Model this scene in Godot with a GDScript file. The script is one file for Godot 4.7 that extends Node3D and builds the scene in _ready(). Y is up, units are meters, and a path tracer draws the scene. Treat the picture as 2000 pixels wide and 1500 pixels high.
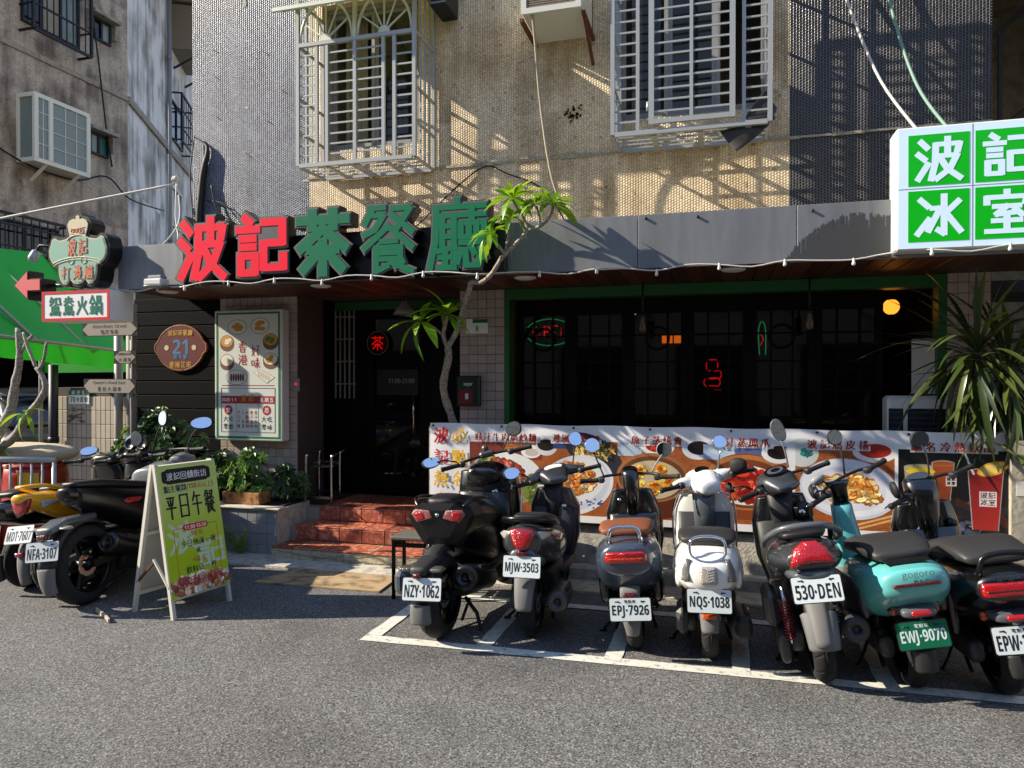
extends Node3D
# A shop front on a narrow street: motorcycles parked nose to the wall before a tea restaurant, low sun from the left.

const ZW := -6.35     # face of the building
const ZF := -5.42     # face of the canopy fascia
const ZB := -5.85     # food banner

func _ready() -> void:
	rng.seed = 20240117
	# --- camera
	var cam := Camera3D.new()
	cam.name = "camera"
	cam.position = Vector3(0, 1.62, 0)
	cam.rotation_degrees = Vector3(-0.4, 15.9, 0)
	cam.fov = 55.7
	cam.near = 0.05
	cam.far = 300.0
	add_child(cam)
	# --- sky, exposure
	var sm := ProceduralSkyMaterial.new()
	sm.sky_top_color = Color(0.40, 0.50, 0.66)
	sm.sky_horizon_color = Color(0.85, 0.83, 0.78)
	sm.sky_curve = 0.12
	sm.ground_bottom_color = Color(0.40, 0.39, 0.37)
	sm.ground_horizon_color = Color(0.6, 0.6, 0.6)
	sm.sun_angle_max = 1.0
	var sky := Sky.new()
	sky.sky_material = sm
	var env := Environment.new()
	env.background_mode = Environment.BG_SKY
	env.sky = sky
	env.background_energy_multiplier = 1.12
	env.tonemap_mode = Environment.TONE_MAPPER_LINEAR
	env.tonemap_exposure = 1.95
	env.sdfgi_enabled = true
	env.ssao_enabled = true
	env.ssil_enabled = true
	var we := WorldEnvironment.new()
	we.name = "world_environment"
	we.environment = env
	add_child(we)
	# --- sun, low on the left and a little in front of the facade
	var sun := DirectionalLight3D.new()
	sun.name = "sun"
	sun.light_energy = 1.6
	sun.light_color = Color(1.0, 0.95, 0.87)
	sun.light_angular_distance = 0.5
	sun.shadow_enabled = true
	add_child(sun)
	sun.look_at_from_position(Vector3.ZERO, Vector3(1.67, -1.02, -0.48))
	# --- what there is
	materials()
	ground()
	building()
	shopfront()
	neighbours()
	signs()
	upper_fittings()
	street_things()
	plants()
	bikes()
# ---------------------------------------------------------------- helpers
var M := {}
var used := {}
var rng := RandomNumberGenerator.new()

func lin(r: float, g: float, b: float, a := 1.0) -> Color:
	return Color(r, g, b, a).linear_to_srgb()

func mat(key: String, c: Color, rough := 0.6, metal := 0.0) -> StandardMaterial3D:
	var m := StandardMaterial3D.new()
	m.resource_name = key
	m.albedo_color = c
	m.roughness = rough
	m.metallic = metal
	M[key] = m
	return m

func gloss(key: String, c: Color, rough := 0.35, coat := 1.0) -> StandardMaterial3D:
	var m := mat(key, c, rough)
	m.clearcoat_enabled = true
	m.clearcoat = coat
	m.clearcoat_roughness = 0.06
	return m

func glow(key: String, c: Color, e: float) -> StandardMaterial3D:
	var m := mat(key, c, 0.5)
	m.emission_enabled = true
	m.emission = c
	m.emission_energy_multiplier = e
	return m

func pane(key: String, c: Color, alpha: float, rough := 0.03) -> StandardMaterial3D:
	var m := mat(key, Color(c.r, c.g, c.b, alpha), rough)
	m.transparency = BaseMaterial3D.TRANSPARENCY_ALPHA
	return m

func ST() -> SurfaceTool:
	var st := SurfaceTool.new()
	st.begin(Mesh.PRIMITIVE_TRIANGLES)
	st.set_smooth_group(-1)
	return st

func part(parent: Node, called: String, st: SurfaceTool, m: Material, at := Transform3D()) -> MeshInstance3D:
	st.generate_normals()
	return piece(parent, called, st.commit(), m, at)

func piece(parent: Node, called: String, mesh: Mesh, m: Material, at := Transform3D()) -> MeshInstance3D:
	var o := MeshInstance3D.new()
	o.name = called
	o.mesh = mesh
	o.material_override = m
	o.transform = at
	parent.add_child(o, true)
	return o

func numbered(called: String) -> String:
	used[called] = used.get(called, 0) + 1
	return called if used[called] == 1 else "%s_%03d" % [called, used[called] - 1]

func thing(called: String, label: String, category: String, at := Vector3.ZERO, turn := 0.0, group := "") -> Node3D:
	var o := Node3D.new()
	o.name = numbered(called)
	add_child(o)
	o.position = at
	o.rotation.y = turn
	o.set_meta("label", label)
	o.set_meta("category", category)
	if group:
		o.set_meta("group", group)
	return o

func setting(called: String, label: String) -> Node3D:
	var o := Node3D.new()
	o.name = numbered(called)
	add_child(o)
	o.set_meta("kind", "structure")
	o.set_meta("label", label)
	return o

func tri(st: SurfaceTool, a: Vector3, b: Vector3, c: Vector3) -> void:
	st.add_vertex(a); st.add_vertex(b); st.add_vertex(c)

func quad(st: SurfaceTool, a: Vector3, b: Vector3, c: Vector3, d: Vector3) -> void:
	tri(st, a, b, c); tri(st, a, c, d)

# quad with texture coordinates, corners in order, u to the right, v down
func uvquad(st: SurfaceTool, p: Array, uv: Array, uv2 := []) -> void:
	for k in [0, 1, 2, 0, 2, 3]:
		st.set_uv(uv[k])
		if uv2:
			st.set_uv2(uv2[k])
		st.add_vertex(p[k])

func box(st: SurfaceTool, c: Vector3, s: Vector3, b := Basis()) -> void:
	var x := b.x * s.x * 0.5
	var y := b.y * s.y * 0.5
	var z := b.z * s.z * 0.5
	quad(st, c - x - y + z, c - x + y + z, c + x + y + z, c + x - y + z)
	quad(st, c + x - y - z, c + x + y - z, c - x + y - z, c - x - y - z)
	quad(st, c - x - y - z, c - x + y - z, c - x + y + z, c - x - y + z)
	quad(st, c + x - y + z, c + x + y + z, c + x + y - z, c + x - y - z)
	quad(st, c - x + y + z, c - x + y - z, c + x + y - z, c + x + y + z)
	quad(st, c - x - y - z, c - x - y + z, c + x - y + z, c + x - y - z)

# box given by its two corners
func span(st: SurfaceTool, a: Vector3, b: Vector3) -> void:
	box(st, (a + b) * 0.5, (b - a).abs())

# a bar from a to b with a rectangular section
func bar(st: SurfaceTool, a: Vector3, b: Vector3, w: float, h: float, up := Vector3.UP) -> void:
	var z := (b - a).normalized()
	if absf(z.dot(up)) > 0.98:
		up = Vector3.BACK if absf(z.z) < 0.9 else Vector3.RIGHT
	var x := up.cross(z).normalized()
	var y := z.cross(x)
	box(st, (a + b) * 0.5, Vector3(w, h, a.distance_to(b)), Basis(x, y, z))

# box with chamfered edges
func cbox(st: SurfaceTool, c: Vector3, s: Vector3, r: float, b := Basis()) -> void:
	var h := s * 0.5
	r = minf(r, minf(h.x, minf(h.y, h.z)) * 0.95)
	var P := func(sx: float, sy: float, sz: float, ax: int) -> Vector3:
		var v := Vector3(sx * (h.x - (0.0 if ax == 0 else r)), sy * (h.y - (0.0 if ax == 1 else r)), sz * (h.z - (0.0 if ax == 2 else r)))
		return c + b * v
	for s1 in [-1.0, 1.0]:
		quad(st, P.call(s1, -s1, -1.0, 0), P.call(s1, s1, -1.0, 0), P.call(s1, s1, 1.0, 0), P.call(s1, -s1, 1.0, 0))
		quad(st, P.call(-1.0, s1, -s1, 1), P.call(-1.0, s1, s1, 1), P.call(1.0, s1, s1, 1), P.call(1.0, s1, -s1, 1))
		quad(st, P.call(-s1, -1.0, s1, 2), P.call(s1, -1.0, s1, 2), P.call(s1, 1.0, s1, 2), P.call(-s1, 1.0, s1, 2))
	for s1 in [-1.0, 1.0]:
		for s2 in [-1.0, 1.0]:
			quad(st, P.call(s1, s2, -1.0, 0), P.call(s1, s2, 1.0, 0), P.call(s1, s2, 1.0, 1), P.call(s1, s2, -1.0, 1))
			quad(st, P.call(s1, -1.0, s2, 0), P.call(s1, 1.0, s2, 0), P.call(s1, 1.0, s2, 2), P.call(s1, -1.0, s2, 2))
			quad(st, P.call(-1.0, s1, s2, 1), P.call(1.0, s1, s2, 1), P.call(1.0, s1, s2, 2), P.call(-1.0, s1, s2, 2))
			for s3 in [-1.0, 1.0]:
				tri(st, P.call(s1, s2, s3, 0), P.call(s1, s2, s3, 1), P.call(s1, s2, s3, 2))

# round tube along points; radius is one number or one for each point
func tube(st: SurfaceTool, pts: Array, rad, seg := 8, smooth := true) -> void:
	st.set_smooth_group(0 if smooth else -1)
	var rings := []
	var up := Vector3.UP
	for i in pts.size():
		var d: Vector3 = (pts[mini(i + 1, pts.size() - 1)] - pts[maxi(i - 1, 0)]).normalized()
		if i == 0:
			up = Vector3.UP if absf(d.y) < 0.9 else Vector3.RIGHT
		var x := up.cross(d).normalized()
		up = d.cross(x).normalized()
		var r: float = rad[i] if rad is Array else rad
		var ring := []
		for k in seg:
			var a := TAU * k / seg
			ring.append(pts[i] + (x * cos(a) + up * sin(a)) * r)
		rings.append(ring)
	skin(st, rings, true, true)

func skin(st: SurfaceTool, rings: Array, closed := true, caps := true) -> void:
	var n: int = rings[0].size()
	for i in rings.size() - 1:
		for k in (n if closed else n - 1):
			var j := (k + 1) % n
			quad(st, rings[i][k], rings[i + 1][k], rings[i + 1][j], rings[i][j])
	if caps:
		for e in [0, rings.size() - 1]:
			var c := Vector3.ZERO
			for p in rings[e]:
				c += p
			c /= n
			for k in n:
				var j := (k + 1) % n
				if e == 0:
					tri(st, c, rings[e][k], rings[e][j])
				else:
					tri(st, c, rings[e][j], rings[e][k])

# smooth body: each ring is [centre, half width along u, half width along v, squareness]
func loft(st: SurfaceTool, rows: Array, u: Vector3, v: Vector3, seg := 20, round_ends := 0.0) -> void:
	st.set_smooth_group(0)
	var rings := []
	var list := []
	if round_ends > 0.0:
		var a: Array = rows[0]
		var b: Array = rows[1]
		var d: Vector3 = (a[0] - b[0]).normalized()
		for t in [0.25, 0.65, 0.92]:
			list.push_front([a[0] + d * round_ends * t, a[1] * sqrt(1.0 - t * t), a[2] * sqrt(1.0 - t * t), a[3]])
	list.append_array(rows)
	if round_ends > 0.0:
		var a: Array = rows[-1]
		var b: Array = rows[-2]
		var d: Vector3 = (a[0] - b[0]).normalized()
		for t in [0.25, 0.65, 0.92]:
			list.append([a[0] + d * round_ends * t, a[1] * sqrt(1.0 - t * t), a[2] * sqrt(1.0 - t * t), a[3]])
	for r in list:
		var ring := []
		for k in seg:
			var a := TAU * k / seg
			var ca := cos(a)
			var sa := sin(a)
			var e: float = 2.0 / r[3]
			ring.append(r[0] + u * (signf(ca) * pow(absf(ca), e) * r[1]) + v * (signf(sa) * pow(absf(sa), e) * r[2]))
		rings.append(ring)
	skin(st, rings)

# body along z: rows [z, bottom, top, half width, squareness]
func hull(st: SurfaceTool, rows: Array, seg := 20, round_ends := 0.0, x := 0.0) -> void:
	var list := []
	for r in rows:
		list.append([Vector3(x, (r[1] + r[2]) * 0.5, r[0]), r[3], (r[2] - r[1]) * 0.5, r[4] if r.size() > 4 else 2.6])
	loft(st, list, Vector3.RIGHT, Vector3.UP, seg, round_ends)

# body along y: rows [y, centre z, half depth, half width, squareness]
func column(st: SurfaceTool, rows: Array, seg := 20, round_ends := 0.0, x := 0.0) -> void:
	var list := []
	for r in rows:
		list.append([Vector3(x, r[0], r[1]), r[3], r[2], r[4] if r.size() > 4 else 2.6])
	loft(st, list, Vector3.RIGHT, Vector3.BACK, seg, round_ends)

# turned body about a line: profile [radius, height along the line]
func lathe(st: SurfaceTool, o: Vector3, dir: Vector3, prof: Array, seg := 20, smooth := true, uvs := false) -> void:
	st.set_smooth_group(0 if smooth else -1)
	dir = dir.normalized()
	var x := (Vector3.RIGHT if absf(dir.x) < 0.9 else Vector3.UP).cross(dir).normalized()
	var y := dir.cross(x)
	for i in prof.size() - 1:
		for k in seg:
			var pts := []
			for e in [[i, k], [i + 1, k], [i + 1, k + 1], [i, k + 1]]:
				var a: float = TAU * e[1] / seg
				pts.append([o + dir * prof[e[0]][1] + (x * cos(a) + y * sin(a)) * prof[e[0]][0], Vector2(float(e[1]) / seg, float(e[0]) / (prof.size() - 1))])
			for t in [0, 1, 2, 0, 2, 3]:
				if uvs:
					st.set_uv(pts[t][1])
				st.add_vertex(pts[t][0])

func ball(st: SurfaceTool, c: Vector3, r: Vector3, seg := 14, b := Basis()) -> void:
	st.set_smooth_group(0)
	var rings := []
	for i in range(1, 8):
		var t := PI * i / 8.0
		var ring := []
		for k in seg:
			var a := TAU * k / seg
			ring.append(c + b * Vector3(cos(a) * sin(t) * r.x, -cos(t) * r.y, sin(a) * sin(t) * r.z))
		rings.append(ring)
	skin(st, rings)

# flat outline in x,y pushed along z from z0 to z1
func prism(st: SurfaceTool, poly: PackedVector2Array, z0: float, z1: float, at := Transform3D(), back := true) -> void:
	var p := poly
	if Geometry2D.is_polygon_clockwise(p):
		p = p.duplicate()
		p.reverse()
	var idx := Geometry2D.triangulate_polygon(p)
	for k in range(0, idx.size(), 3):
		var a := p[idx[k]]
		var b := p[idx[k + 1]]
		var c := p[idx[k + 2]]
		tri(st, at * Vector3(a.x, a.y, z1), at * Vector3(b.x, b.y, z1), at * Vector3(c.x, c.y, z1))
		if back:
			tri(st, at * Vector3(a.x, a.y, z0), at * Vector3(c.x, c.y, z0), at * Vector3(b.x, b.y, z0))
	for i in p.size():
		var a := p[i]
		var b := p[(i + 1) % p.size()]
		quad(st, at * Vector3(a.x, a.y, z0), at * Vector3(b.x, b.y, z0), at * Vector3(b.x, b.y, z1), at * Vector3(a.x, a.y, z1))

func rounded(w: float, h: float, r: float, n := 4) -> PackedVector2Array:
	var p := PackedVector2Array()
	for q in 4:
		var c := Vector2((w * 0.5 - r) * (1 if q in [0, 3] else -1), (h * 0.5 - r) * (1 if q < 2 else -1))
		for k in n + 1:
			var a := PI * 0.5 * (q + float(k) / n)
			p.append(c + Vector2(cos(a), sin(a)) * r)
	return p

func disc(rx: float, ry: float, n := 20) -> PackedVector2Array:
	var p := PackedVector2Array()
	for k in n:
		p.append(Vector2(cos(TAU * k / n) * rx, sin(TAU * k / n) * ry))
	return p

func curve(pts: Array, n := 4) -> Array:
	var out := []
	for i in pts.size() - 1:
		var a: Vector3 = pts[maxi(i - 1, 0)]
		var b: Vector3 = pts[i]
		var c: Vector3 = pts[i + 1]
		var d: Vector3 = pts[mini(i + 2, pts.size() - 1)]
		for k in n:
			out.append(b.cubic_interpolate(c, a, d, float(k) / n))
	out.append(pts[-1])
	return out

# Latin lettering as a mesh, fitted into w x h, centred
func word(parent: Node, text: String, w: float, h: float, m: Material, at: Transform3D, bold := true, serif := false, called := "lettering") -> MeshInstance3D:
	var f := SystemFont.new()
	f.font_names = PackedStringArray(["Droid Serif" if serif else "Droid Sans"])
	f.font_weight = 700 if bold else 400
	var t := TextMesh.new()
	t.text = text
	t.font = f
	t.font_size = 48
	t.pixel_size = 0.01
	t.depth = 0.05
	t.curve_step = 3.0
	var bb := t.get_aabb()
	var s := Vector3(w / maxf(bb.size.x, 0.001), h / maxf(bb.size.y, 0.001), 0.02)
	var c := bb.get_center()
	var o := piece(parent, called, t, m, at * Transform3D(Basis.from_scale(s), Vector3(-c.x * s.x, -c.y * s.y, 0.0)))
	return o
# ---------------------------------------------------------------- Chinese lettering, drawn stroke by stroke on a 100 x 100 grid
# points of a stroke follow each other, strokes are parted by ; and a stroke that begins with a sign borrows that sign into the box x y w h
var SIGN := {
	"氵": "30 5 75 22;12 35 60 50;15 97 80 60", "言": "35 2 62 12;5 22 95 22;20 37 80 37;20 51 80 51;20 66 80 66 80 94 20 94 20 66",
	"己": "8 10 88 10 88 46 12 46;12 46 12 88 92 88 92 68", "皮": "18 14 92 14 86 32;18 14 16 60 4 98;55 0 55 42;22 42 84 42 62 75 20 98;30 44 55 75 96 98",
	"波": "氵 0 0 34 100;皮 31 0 69 100", "記": "言 0 0 48 100;己 50 2 50 96", "艹": "3 50 97 50;30 5 30 95;70 5 70 95",
	"茶": "艹 0 0 100 28;50 28 6 60;50 28 94 60;22 62 78 62;50 48 50 100;40 68 12 94;60 68 88 94",
	"餐": "14 4 44 4;22 4 8 26;18 15 42 15 26 36 6 44;56 6 90 6 64 38;56 14 94 42;50 32 6 64;50 32 94 64;36 54 66 54;28 63 72 63 72 80 28 80;28 71 72 71;28 63 28 98 50 90;78 84 64 91;52 84 94 100",
	"廳": "50 0 50 8;10 10 98 10;14 10 12 60 2 98;18 22 52 22;24 22 24 70;44 22 44 98;24 37 44 37;24 52 44 52;16 73 48 67;18 82 40 82;29 73 29 96;16 97 40 97;54 22 98 22;75 14 75 30;56 34 96 34 96 54 56 54 56 34;70 34 70 54;83 34 83 54;54 62 98 62;56 72 50 90;64 72 66 95 86 95 88 84;74 68 80 78;90 70 97 84",
	"冰": "10 10 28 28;4 94 30 58;62 2 62 94 48 84;34 32 54 32 28 86;94 16 68 42;64 42 98 90",
	"室": "50 0 50 12;8 28 8 14 92 14 88 30;22 36 78 36;50 36 28 55 74 51;66 43 82 58;20 70 80 70;50 54 50 94;6 95 94 95",
	"鳥": "48 0 40 10;22 11 78 11 78 44 22 44;22 11 22 62;22 28 78 28;22 62 94 62 90 98 74 92;10 76 4 96;32 76 35 90;50 76 54 90;66 74 72 86",
	"夕": "40 0 10 60;36 22 84 22 60 70 10 100;34 46 56 62", "卩": "10 10 80 10 80 55;10 10 10 90 92 90 92 70",
	"鴛": "夕 2 0 46 44;卩 52 2 46 42;鳥 8 47 84 53", "央": "20 20 80 20 80 56;20 20 20 56;2 56 98 56;50 0 50 56 6 100;52 60 96 100", "鴦": "央 10 0 80 46;鳥 8 47 84 53",
	"火": "50 2 50 40 8 98;50 44 94 98;20 28 28 54;82 26 66 52", "金": "50 0 4 38;50 0 96 38;28 40 72 40;14 60 86 60;50 40 50 94;26 68 34 86;74 68 66 86;4 94 96 94",
	"咼": "26 2 74 2 74 38;26 2 26 38;46 20 46 38;46 20 74 20;8 40 92 40 92 98 80 92;8 40 8 98;32 58 68 58 68 82 32 82 32 58", "鍋": "金 0 0 44 100;咼 48 0 52 100",
	"扌": "8 26 92 26;55 2 55 92 30 84;6 66 92 52", "打": "扌 0 0 42 100;46 16 98 16;76 16 76 94 60 88",
	"辶": "18 4 38 18;4 40 34 40 22 66 36 78;4 96 28 80 60 93 100 95",
	"邊": "辶 0 0 100 100;62 0 52 8;46 8 84 8 84 34 46 34 46 8;46 17 84 17;46 26 84 26;34 40 96 40;50 42 40 54;76 42 90 54;62 54 66 60;36 62 96 62;58 62 40 86;58 72 84 72 80 88 66 84",
	"爐": "火 0 0 36 100;60 0 60 12;60 6 90 6;44 14 96 14 92 24;44 14 42 60 36 98;54 28 90 28;50 40 94 40 94 62 50 62 50 40;64 40 64 62;80 40 80 62;50 51 94 51;52 70 92 70 92 92;52 70 52 92;72 70 72 92;44 94 98 94",
	"香": "70 0 30 10;4 22 96 22;50 8 50 50;46 26 6 50;54 26 94 50;26 56 74 56 74 98 26 98 26 56;26 77 74 77",
	"港": "氵 0 0 30 100;32 22 98 22;50 4 50 40;80 4 80 40;30 42 100 42;48 42 30 62;82 42 100 62;46 58 82 58 82 74 46 74;46 58 46 96 92 96 92 82",
	"女": "40 2 20 60 70 98;74 30 56 70 10 98;4 32 96 32", "子": "14 8 84 8 54 36 54 94 36 88;4 50 96 50", "好": "女 0 0 48 100;子 50 0 50 100",
	"口": "8 10 92 10 92 90 8 90 8 10", "未": "18 24 82 24;4 50 96 50;50 2 50 98;48 52 8 88;52 52 94 88", "味": "口 0 26 34 50;未 36 0 64 100",
	"平": "12 10 88 10;26 22 34 42;74 20 64 42;4 54 96 54;50 10 50 98", "日": "14 4 86 4 86 96 14 96 14 4;14 50 86 50", "午": "34 0 10 36;28 18 88 18;4 52 96 52;52 18 52 98",
	"必": "44 4 58 24;82 8 54 50 4 92;32 34 32 84 76 84 78 66;10 44 4 70;86 36 97 62",
	"黑": "8 6 92 6 92 44 8 44 8 6;26 14 34 34;74 14 66 34;50 6 50 70;8 57 92 57;2 71 98 71;10 80 2 98;34 80 38 96;60 80 66 96;84 78 96 96",
	"占": "46 0 46 50;46 24 96 24;10 52 90 52 90 96 10 96 10 52", "點": "黑 0 0 54 100;占 56 2 44 96",
	"熱": "8 12 46 12;27 0 27 30;4 30 50 30;16 34 8 44;38 34 46 44;12 54 44 52;27 44 27 66;4 68 50 64;56 18 82 18 82 56 96 62 98 50;68 2 66 40 52 66;56 40 74 52;12 78 4 98;36 78 40 96;60 78 66 96;86 76 98 98",
	"豆": "10 6 90 6;24 20 76 20 76 46 24 46 24 20;30 56 38 78;70 56 62 78;4 90 96 90", "支": "4 22 96 22;50 2 50 44;16 44 82 44 50 80 8 98;24 50 56 80 96 98",
	"豉": "豆 0 2 46 96;支 48 0 52 100", "汁": "氵 0 0 32 100;36 44 100 44;68 4 68 98", "牛": "28 8 12 40;20 26 88 26;4 54 96 54;52 2 52 98",
	"肉": "10 20 90 20 90 96 78 92;10 20 10 98;50 2 48 30 24 50;50 26 76 46;48 52 24 78;50 58 76 76",
	"廣": "50 0 50 10;10 12 98 12;14 12 12 60 2 98;26 26 94 26;46 16 46 36;74 16 74 36;24 38 96 38;32 47 88 47 88 78 32 78 32 47;60 38 60 78;32 62 88 62;44 82 24 98;74 82 94 98",
	"炒": "火 0 0 42 100;72 4 72 60;54 22 46 50;86 20 97 46;92 52 76 82 46 98", "麥": "6 12 94 12;50 0 50 40;22 16 34 32;78 16 66 32;2 40 96 40;40 42 10 66;34 54 72 54 44 82 6 98;28 62 56 80 98 94",
	"面": "4 6 96 6;52 6 42 22;8 24 92 24 92 96 8 96 8 24;36 24 36 96;64 24 64 96;36 46 64 46;36 68 64 68", "麵": "麥 0 0 48 100;面 50 2 50 96",
	"避": "辶 0 0 100 100;36 8 60 8 60 24 36 24;36 8 36 44 30 70;42 40 60 40 60 62 42 62 42 40;82 0 82 10;68 14 98 14;74 20 78 32;92 20 88 32;66 38 100 38;68 54 98 54;83 38 83 80",
	"風": "14 6 84 6 86 70 98 96 98 82;14 6 12 60 2 98;30 22 70 18;50 22 50 84;32 38 68 38 68 60 32 60 32 38;24 86 70 80;62 68 76 88",
	"土": "8 36 84 36;48 4 48 84;2 92 96 80", "唐": "52 0 52 8;8 10 96 10;12 10 10 60 0 98;24 24 86 24 86 46 24 46;16 35 98 35;54 14 54 64;30 66 84 66 84 96 30 96 30 66", "塘": "土 0 0 36 100;唐 38 0 62 100",
	"奚": "70 0 14 10;16 16 24 28;46 14 50 26;82 14 70 28;56 30 26 44 70 42 24 58 80 56;4 70 96 70;50 58 48 74 6 98;54 76 96 98",
	"隹": "34 0 6 44;24 22 24 98;62 4 70 16;24 22 96 22;24 44 88 44;24 66 88 66;24 92 98 92;56 22 56 92", "雞": "奚 0 0 50 100;隹 52 0 48 100",
	"羽": "6 10 44 10 44 92 32 86;12 30 24 44;6 70 36 54;56 10 94 10 94 92 82 86;60 30 74 44;56 70 86 54", "翅": "支 0 0 50 100;羽 54 6 46 90",
	"魚": "38 0 12 26;34 10 70 10 56 26;18 28 84 28 84 70 18 70 18 28;50 28 50 70;18 49 84 49;12 80 4 98;36 80 40 96;60 80 66 96;84 78 96 96",
	"蒸": "艹 0 0 100 24;30 30 70 30 52 42 52 70 42 66;12 46 36 46 10 70;84 40 62 54;60 46 94 70;16 76 84 76;14 84 4 98;36 84 40 98;60 84 66 98;84 84 96 98",
	"堯": "50 2 50 24;28 12 72 12;20 26 80 26;26 34 26 54;8 42 44 42;4 56 48 56;74 34 74 54;54 42 94 42;52 56 98 56;4 68 98 68;36 68 32 84 4 98;66 68 66 94 96 94 96 82", "燒": "火 0 0 40 100;堯 42 0 58 100",
	"賣": "20 8 80 8;50 0 50 18;8 20 92 20;14 28 86 28 86 42 14 42 14 28;38 28 38 42;62 28 62 42;22 50 78 50 78 84 22 84 22 50;22 61 78 61;22 72 78 72;36 86 12 98;64 86 90 98",
	"虫": "12 18 88 18 88 54 12 54 12 18;50 0 50 90;8 92 78 84;76 72 94 98", "豪": "50 0 50 10;4 12 96 12;30 20 70 20 70 34 30 34 30 20;6 52 6 42 94 42 92 52;16 56 84 56;50 58 20 74;40 66 60 84 52 98 40 92;54 76 10 94;86 62 64 76;60 74 96 96", "蠔": "虫 0 4 40 92;豪 42 0 58 100",
	"鳳": "12 4 86 4 88 74 98 96 98 84;12 4 10 60 2 98;28 13 72 13;鳥 26 18 48 76", "爪": "84 2 14 16;16 16 14 60 2 96;46 14 46 90;62 12 74 60 96 94",
	"腐": "50 0 50 8;10 10 98 10;14 10 12 60 2 98;40 16 26 40;34 28 34 54;50 28 96 28;80 16 80 54 70 50;58 36 64 46;28 62 92 62 92 98 84 94;28 62 28 98;60 54 58 72 42 82;60 70 78 82;58 84 42 96",
	"捲": "扌 0 0 38 100;54 6 58 20;84 6 78 20;44 26 94 26;40 44 100 44;70 2 66 44 44 72;74 44 98 70;54 62 82 62 82 78 54 78;54 62 54 96 92 96 92 84",
	"馬": "16 4 90 4;16 4 16 60;50 4 50 60;16 22 84 22;16 40 84 40;16 60 94 60 90 98 76 92;10 72 4 96;30 72 34 90;50 72 54 90;68 70 74 86", "馳": "馬 0 2 48 96;52 44 94 30 92 66 84 62;74 4 74 74;60 18 60 88 97 88 98 70",
	"名": "44 0 10 44;36 14 82 14 56 48 4 72;34 32 52 46;36 58 86 58 86 96 36 96 36 58", "冷": "8 14 26 28;4 90 26 58;64 2 32 44;64 2 98 44;52 42 76 42;40 58 88 58 68 84;56 76 74 98",
	"食": "50 0 4 36;50 0 96 36;34 32 66 32;22 42 78 42 78 72 22 72;22 57 78 57;22 42 22 96 50 86;64 76 90 96", "飲": "食 0 0 46 100;66 0 52 44;62 22 98 22 92 42;74 36 72 62 48 98;75 58 99 98",
	"品": "口 26 0 48 42;口 0 52 44 46;口 56 52 44 46", "回": "6 6 94 6 94 96 6 96 6 6;32 32 68 32 68 68 32 68 32 32",
	"饋": "食 0 0 42 100;56 4 90 4 90 22 56 22 56 4;73 0 73 34;46 34 100 34;54 44 92 44 92 84 54 84 54 44;54 58 92 58;54 70 92 70;64 86 48 98;82 86 98 98",
	"街": "22 0 4 26;24 24 2 54;14 46 14 98;30 20 62 20;46 4 46 40;28 40 64 40;30 62 62 62;46 48 46 86;28 90 64 84;70 16 96 16;66 42 98 42;84 42 84 96 74 90",
	"坊": "土 0 0 38 100;66 0 72 14;38 22 100 22;62 22 58 60 38 98;60 48 92 48 88 96 72 90", "主": "46 0 56 12;12 22 88 22;18 54 82 54;4 94 96 94;50 22 50 94",
	"類": "22 0 22 60;4 28 42 28;6 8 12 20;38 8 32 20;4 72 42 72;24 62 6 98;26 76 42 96;50 6 98 6;72 6 66 20;56 20 92 20 92 76 56 76 56 20;56 38 92 38;56 56 92 56;66 80 50 98;80 80 98 98",
	"元": "22 10 78 10;4 38 96 38;38 38 34 70 6 98;62 38 62 90 94 90 96 72", "以": "14 10 14 76 36 64;40 16 50 34;84 4 74 60 40 98;72 66 96 96", "上": "46 2 46 92;46 40 84 40;4 94 96 94",
	"今": "50 0 4 46;50 0 96 46;36 36 62 44;24 56 78 56 48 98", "例": "22 0 4 40;14 26 14 98;30 10 66 10;46 10 32 52;42 32 64 32 52 70 30 96;40 48 50 62;74 16 74 70;94 2 94 96 82 90",
	"湯": "氵 0 0 30 100;40 4 88 4 88 38 40 38 40 4;40 21 88 21;32 48 98 48;50 48 34 70;48 58 92 58 86 98 74 92;66 60 46 86;80 60 60 92", "一": "4 50 96 50",
	"碗": "4 10 40 10;22 10 4 60;14 44 38 44 38 84 14 84;14 44 14 84;70 0 70 10;48 22 48 12 98 12 96 22;58 26 44 56;56 36 70 36 58 72 42 94;74 36 92 36 92 60;74 36 74 92 98 92 98 80",
	"或": "6 18 94 18;14 36 46 36 46 60 14 60 14 36;4 82 54 72;60 0 66 60 94 98 98 78;86 40 48 94;74 2 88 12", "內": "12 22 88 22 88 98 76 92;12 22 12 98;50 2 50 22 20 72;50 30 80 70", "用": "16 8 86 8 86 96 74 92;16 8 14 60 4 98;16 34 86 34;16 60 86 60;50 8 50 96",
	"料": "22 0 22 98;2 42 44 42;6 12 12 30;38 12 32 30;20 46 2 76;24 46 44 70;58 14 68 26;54 40 66 50;48 74 98 62;84 2 84 98", "任": "26 0 4 44;16 28 16 98;88 4 44 16;36 48 100 48;68 12 68 90;42 90 96 90", "杯": "6 26 44 26;25 2 25 98;24 30 4 64;28 34 44 54;48 12 98 12;74 12 48 56;74 26 74 98;80 40 98 60",
	"星": "26 4 74 4 74 40 26 40 26 4;26 22 74 22;24 46 8 66;20 56 88 56;22 74 80 74;50 44 50 94;6 95 94 95", "期": "16 4 16 70;42 4 42 70;4 16 54 16;16 34 42 34;16 52 42 52;2 70 58 70;18 76 4 96;40 76 54 92;64 8 94 8 94 96 82 90;64 8 62 60 52 98;64 34 94 34;64 60 94 60", "五": "10 8 90 8;46 8 32 92;14 44 78 44 72 92;4 94 96 94",
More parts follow.
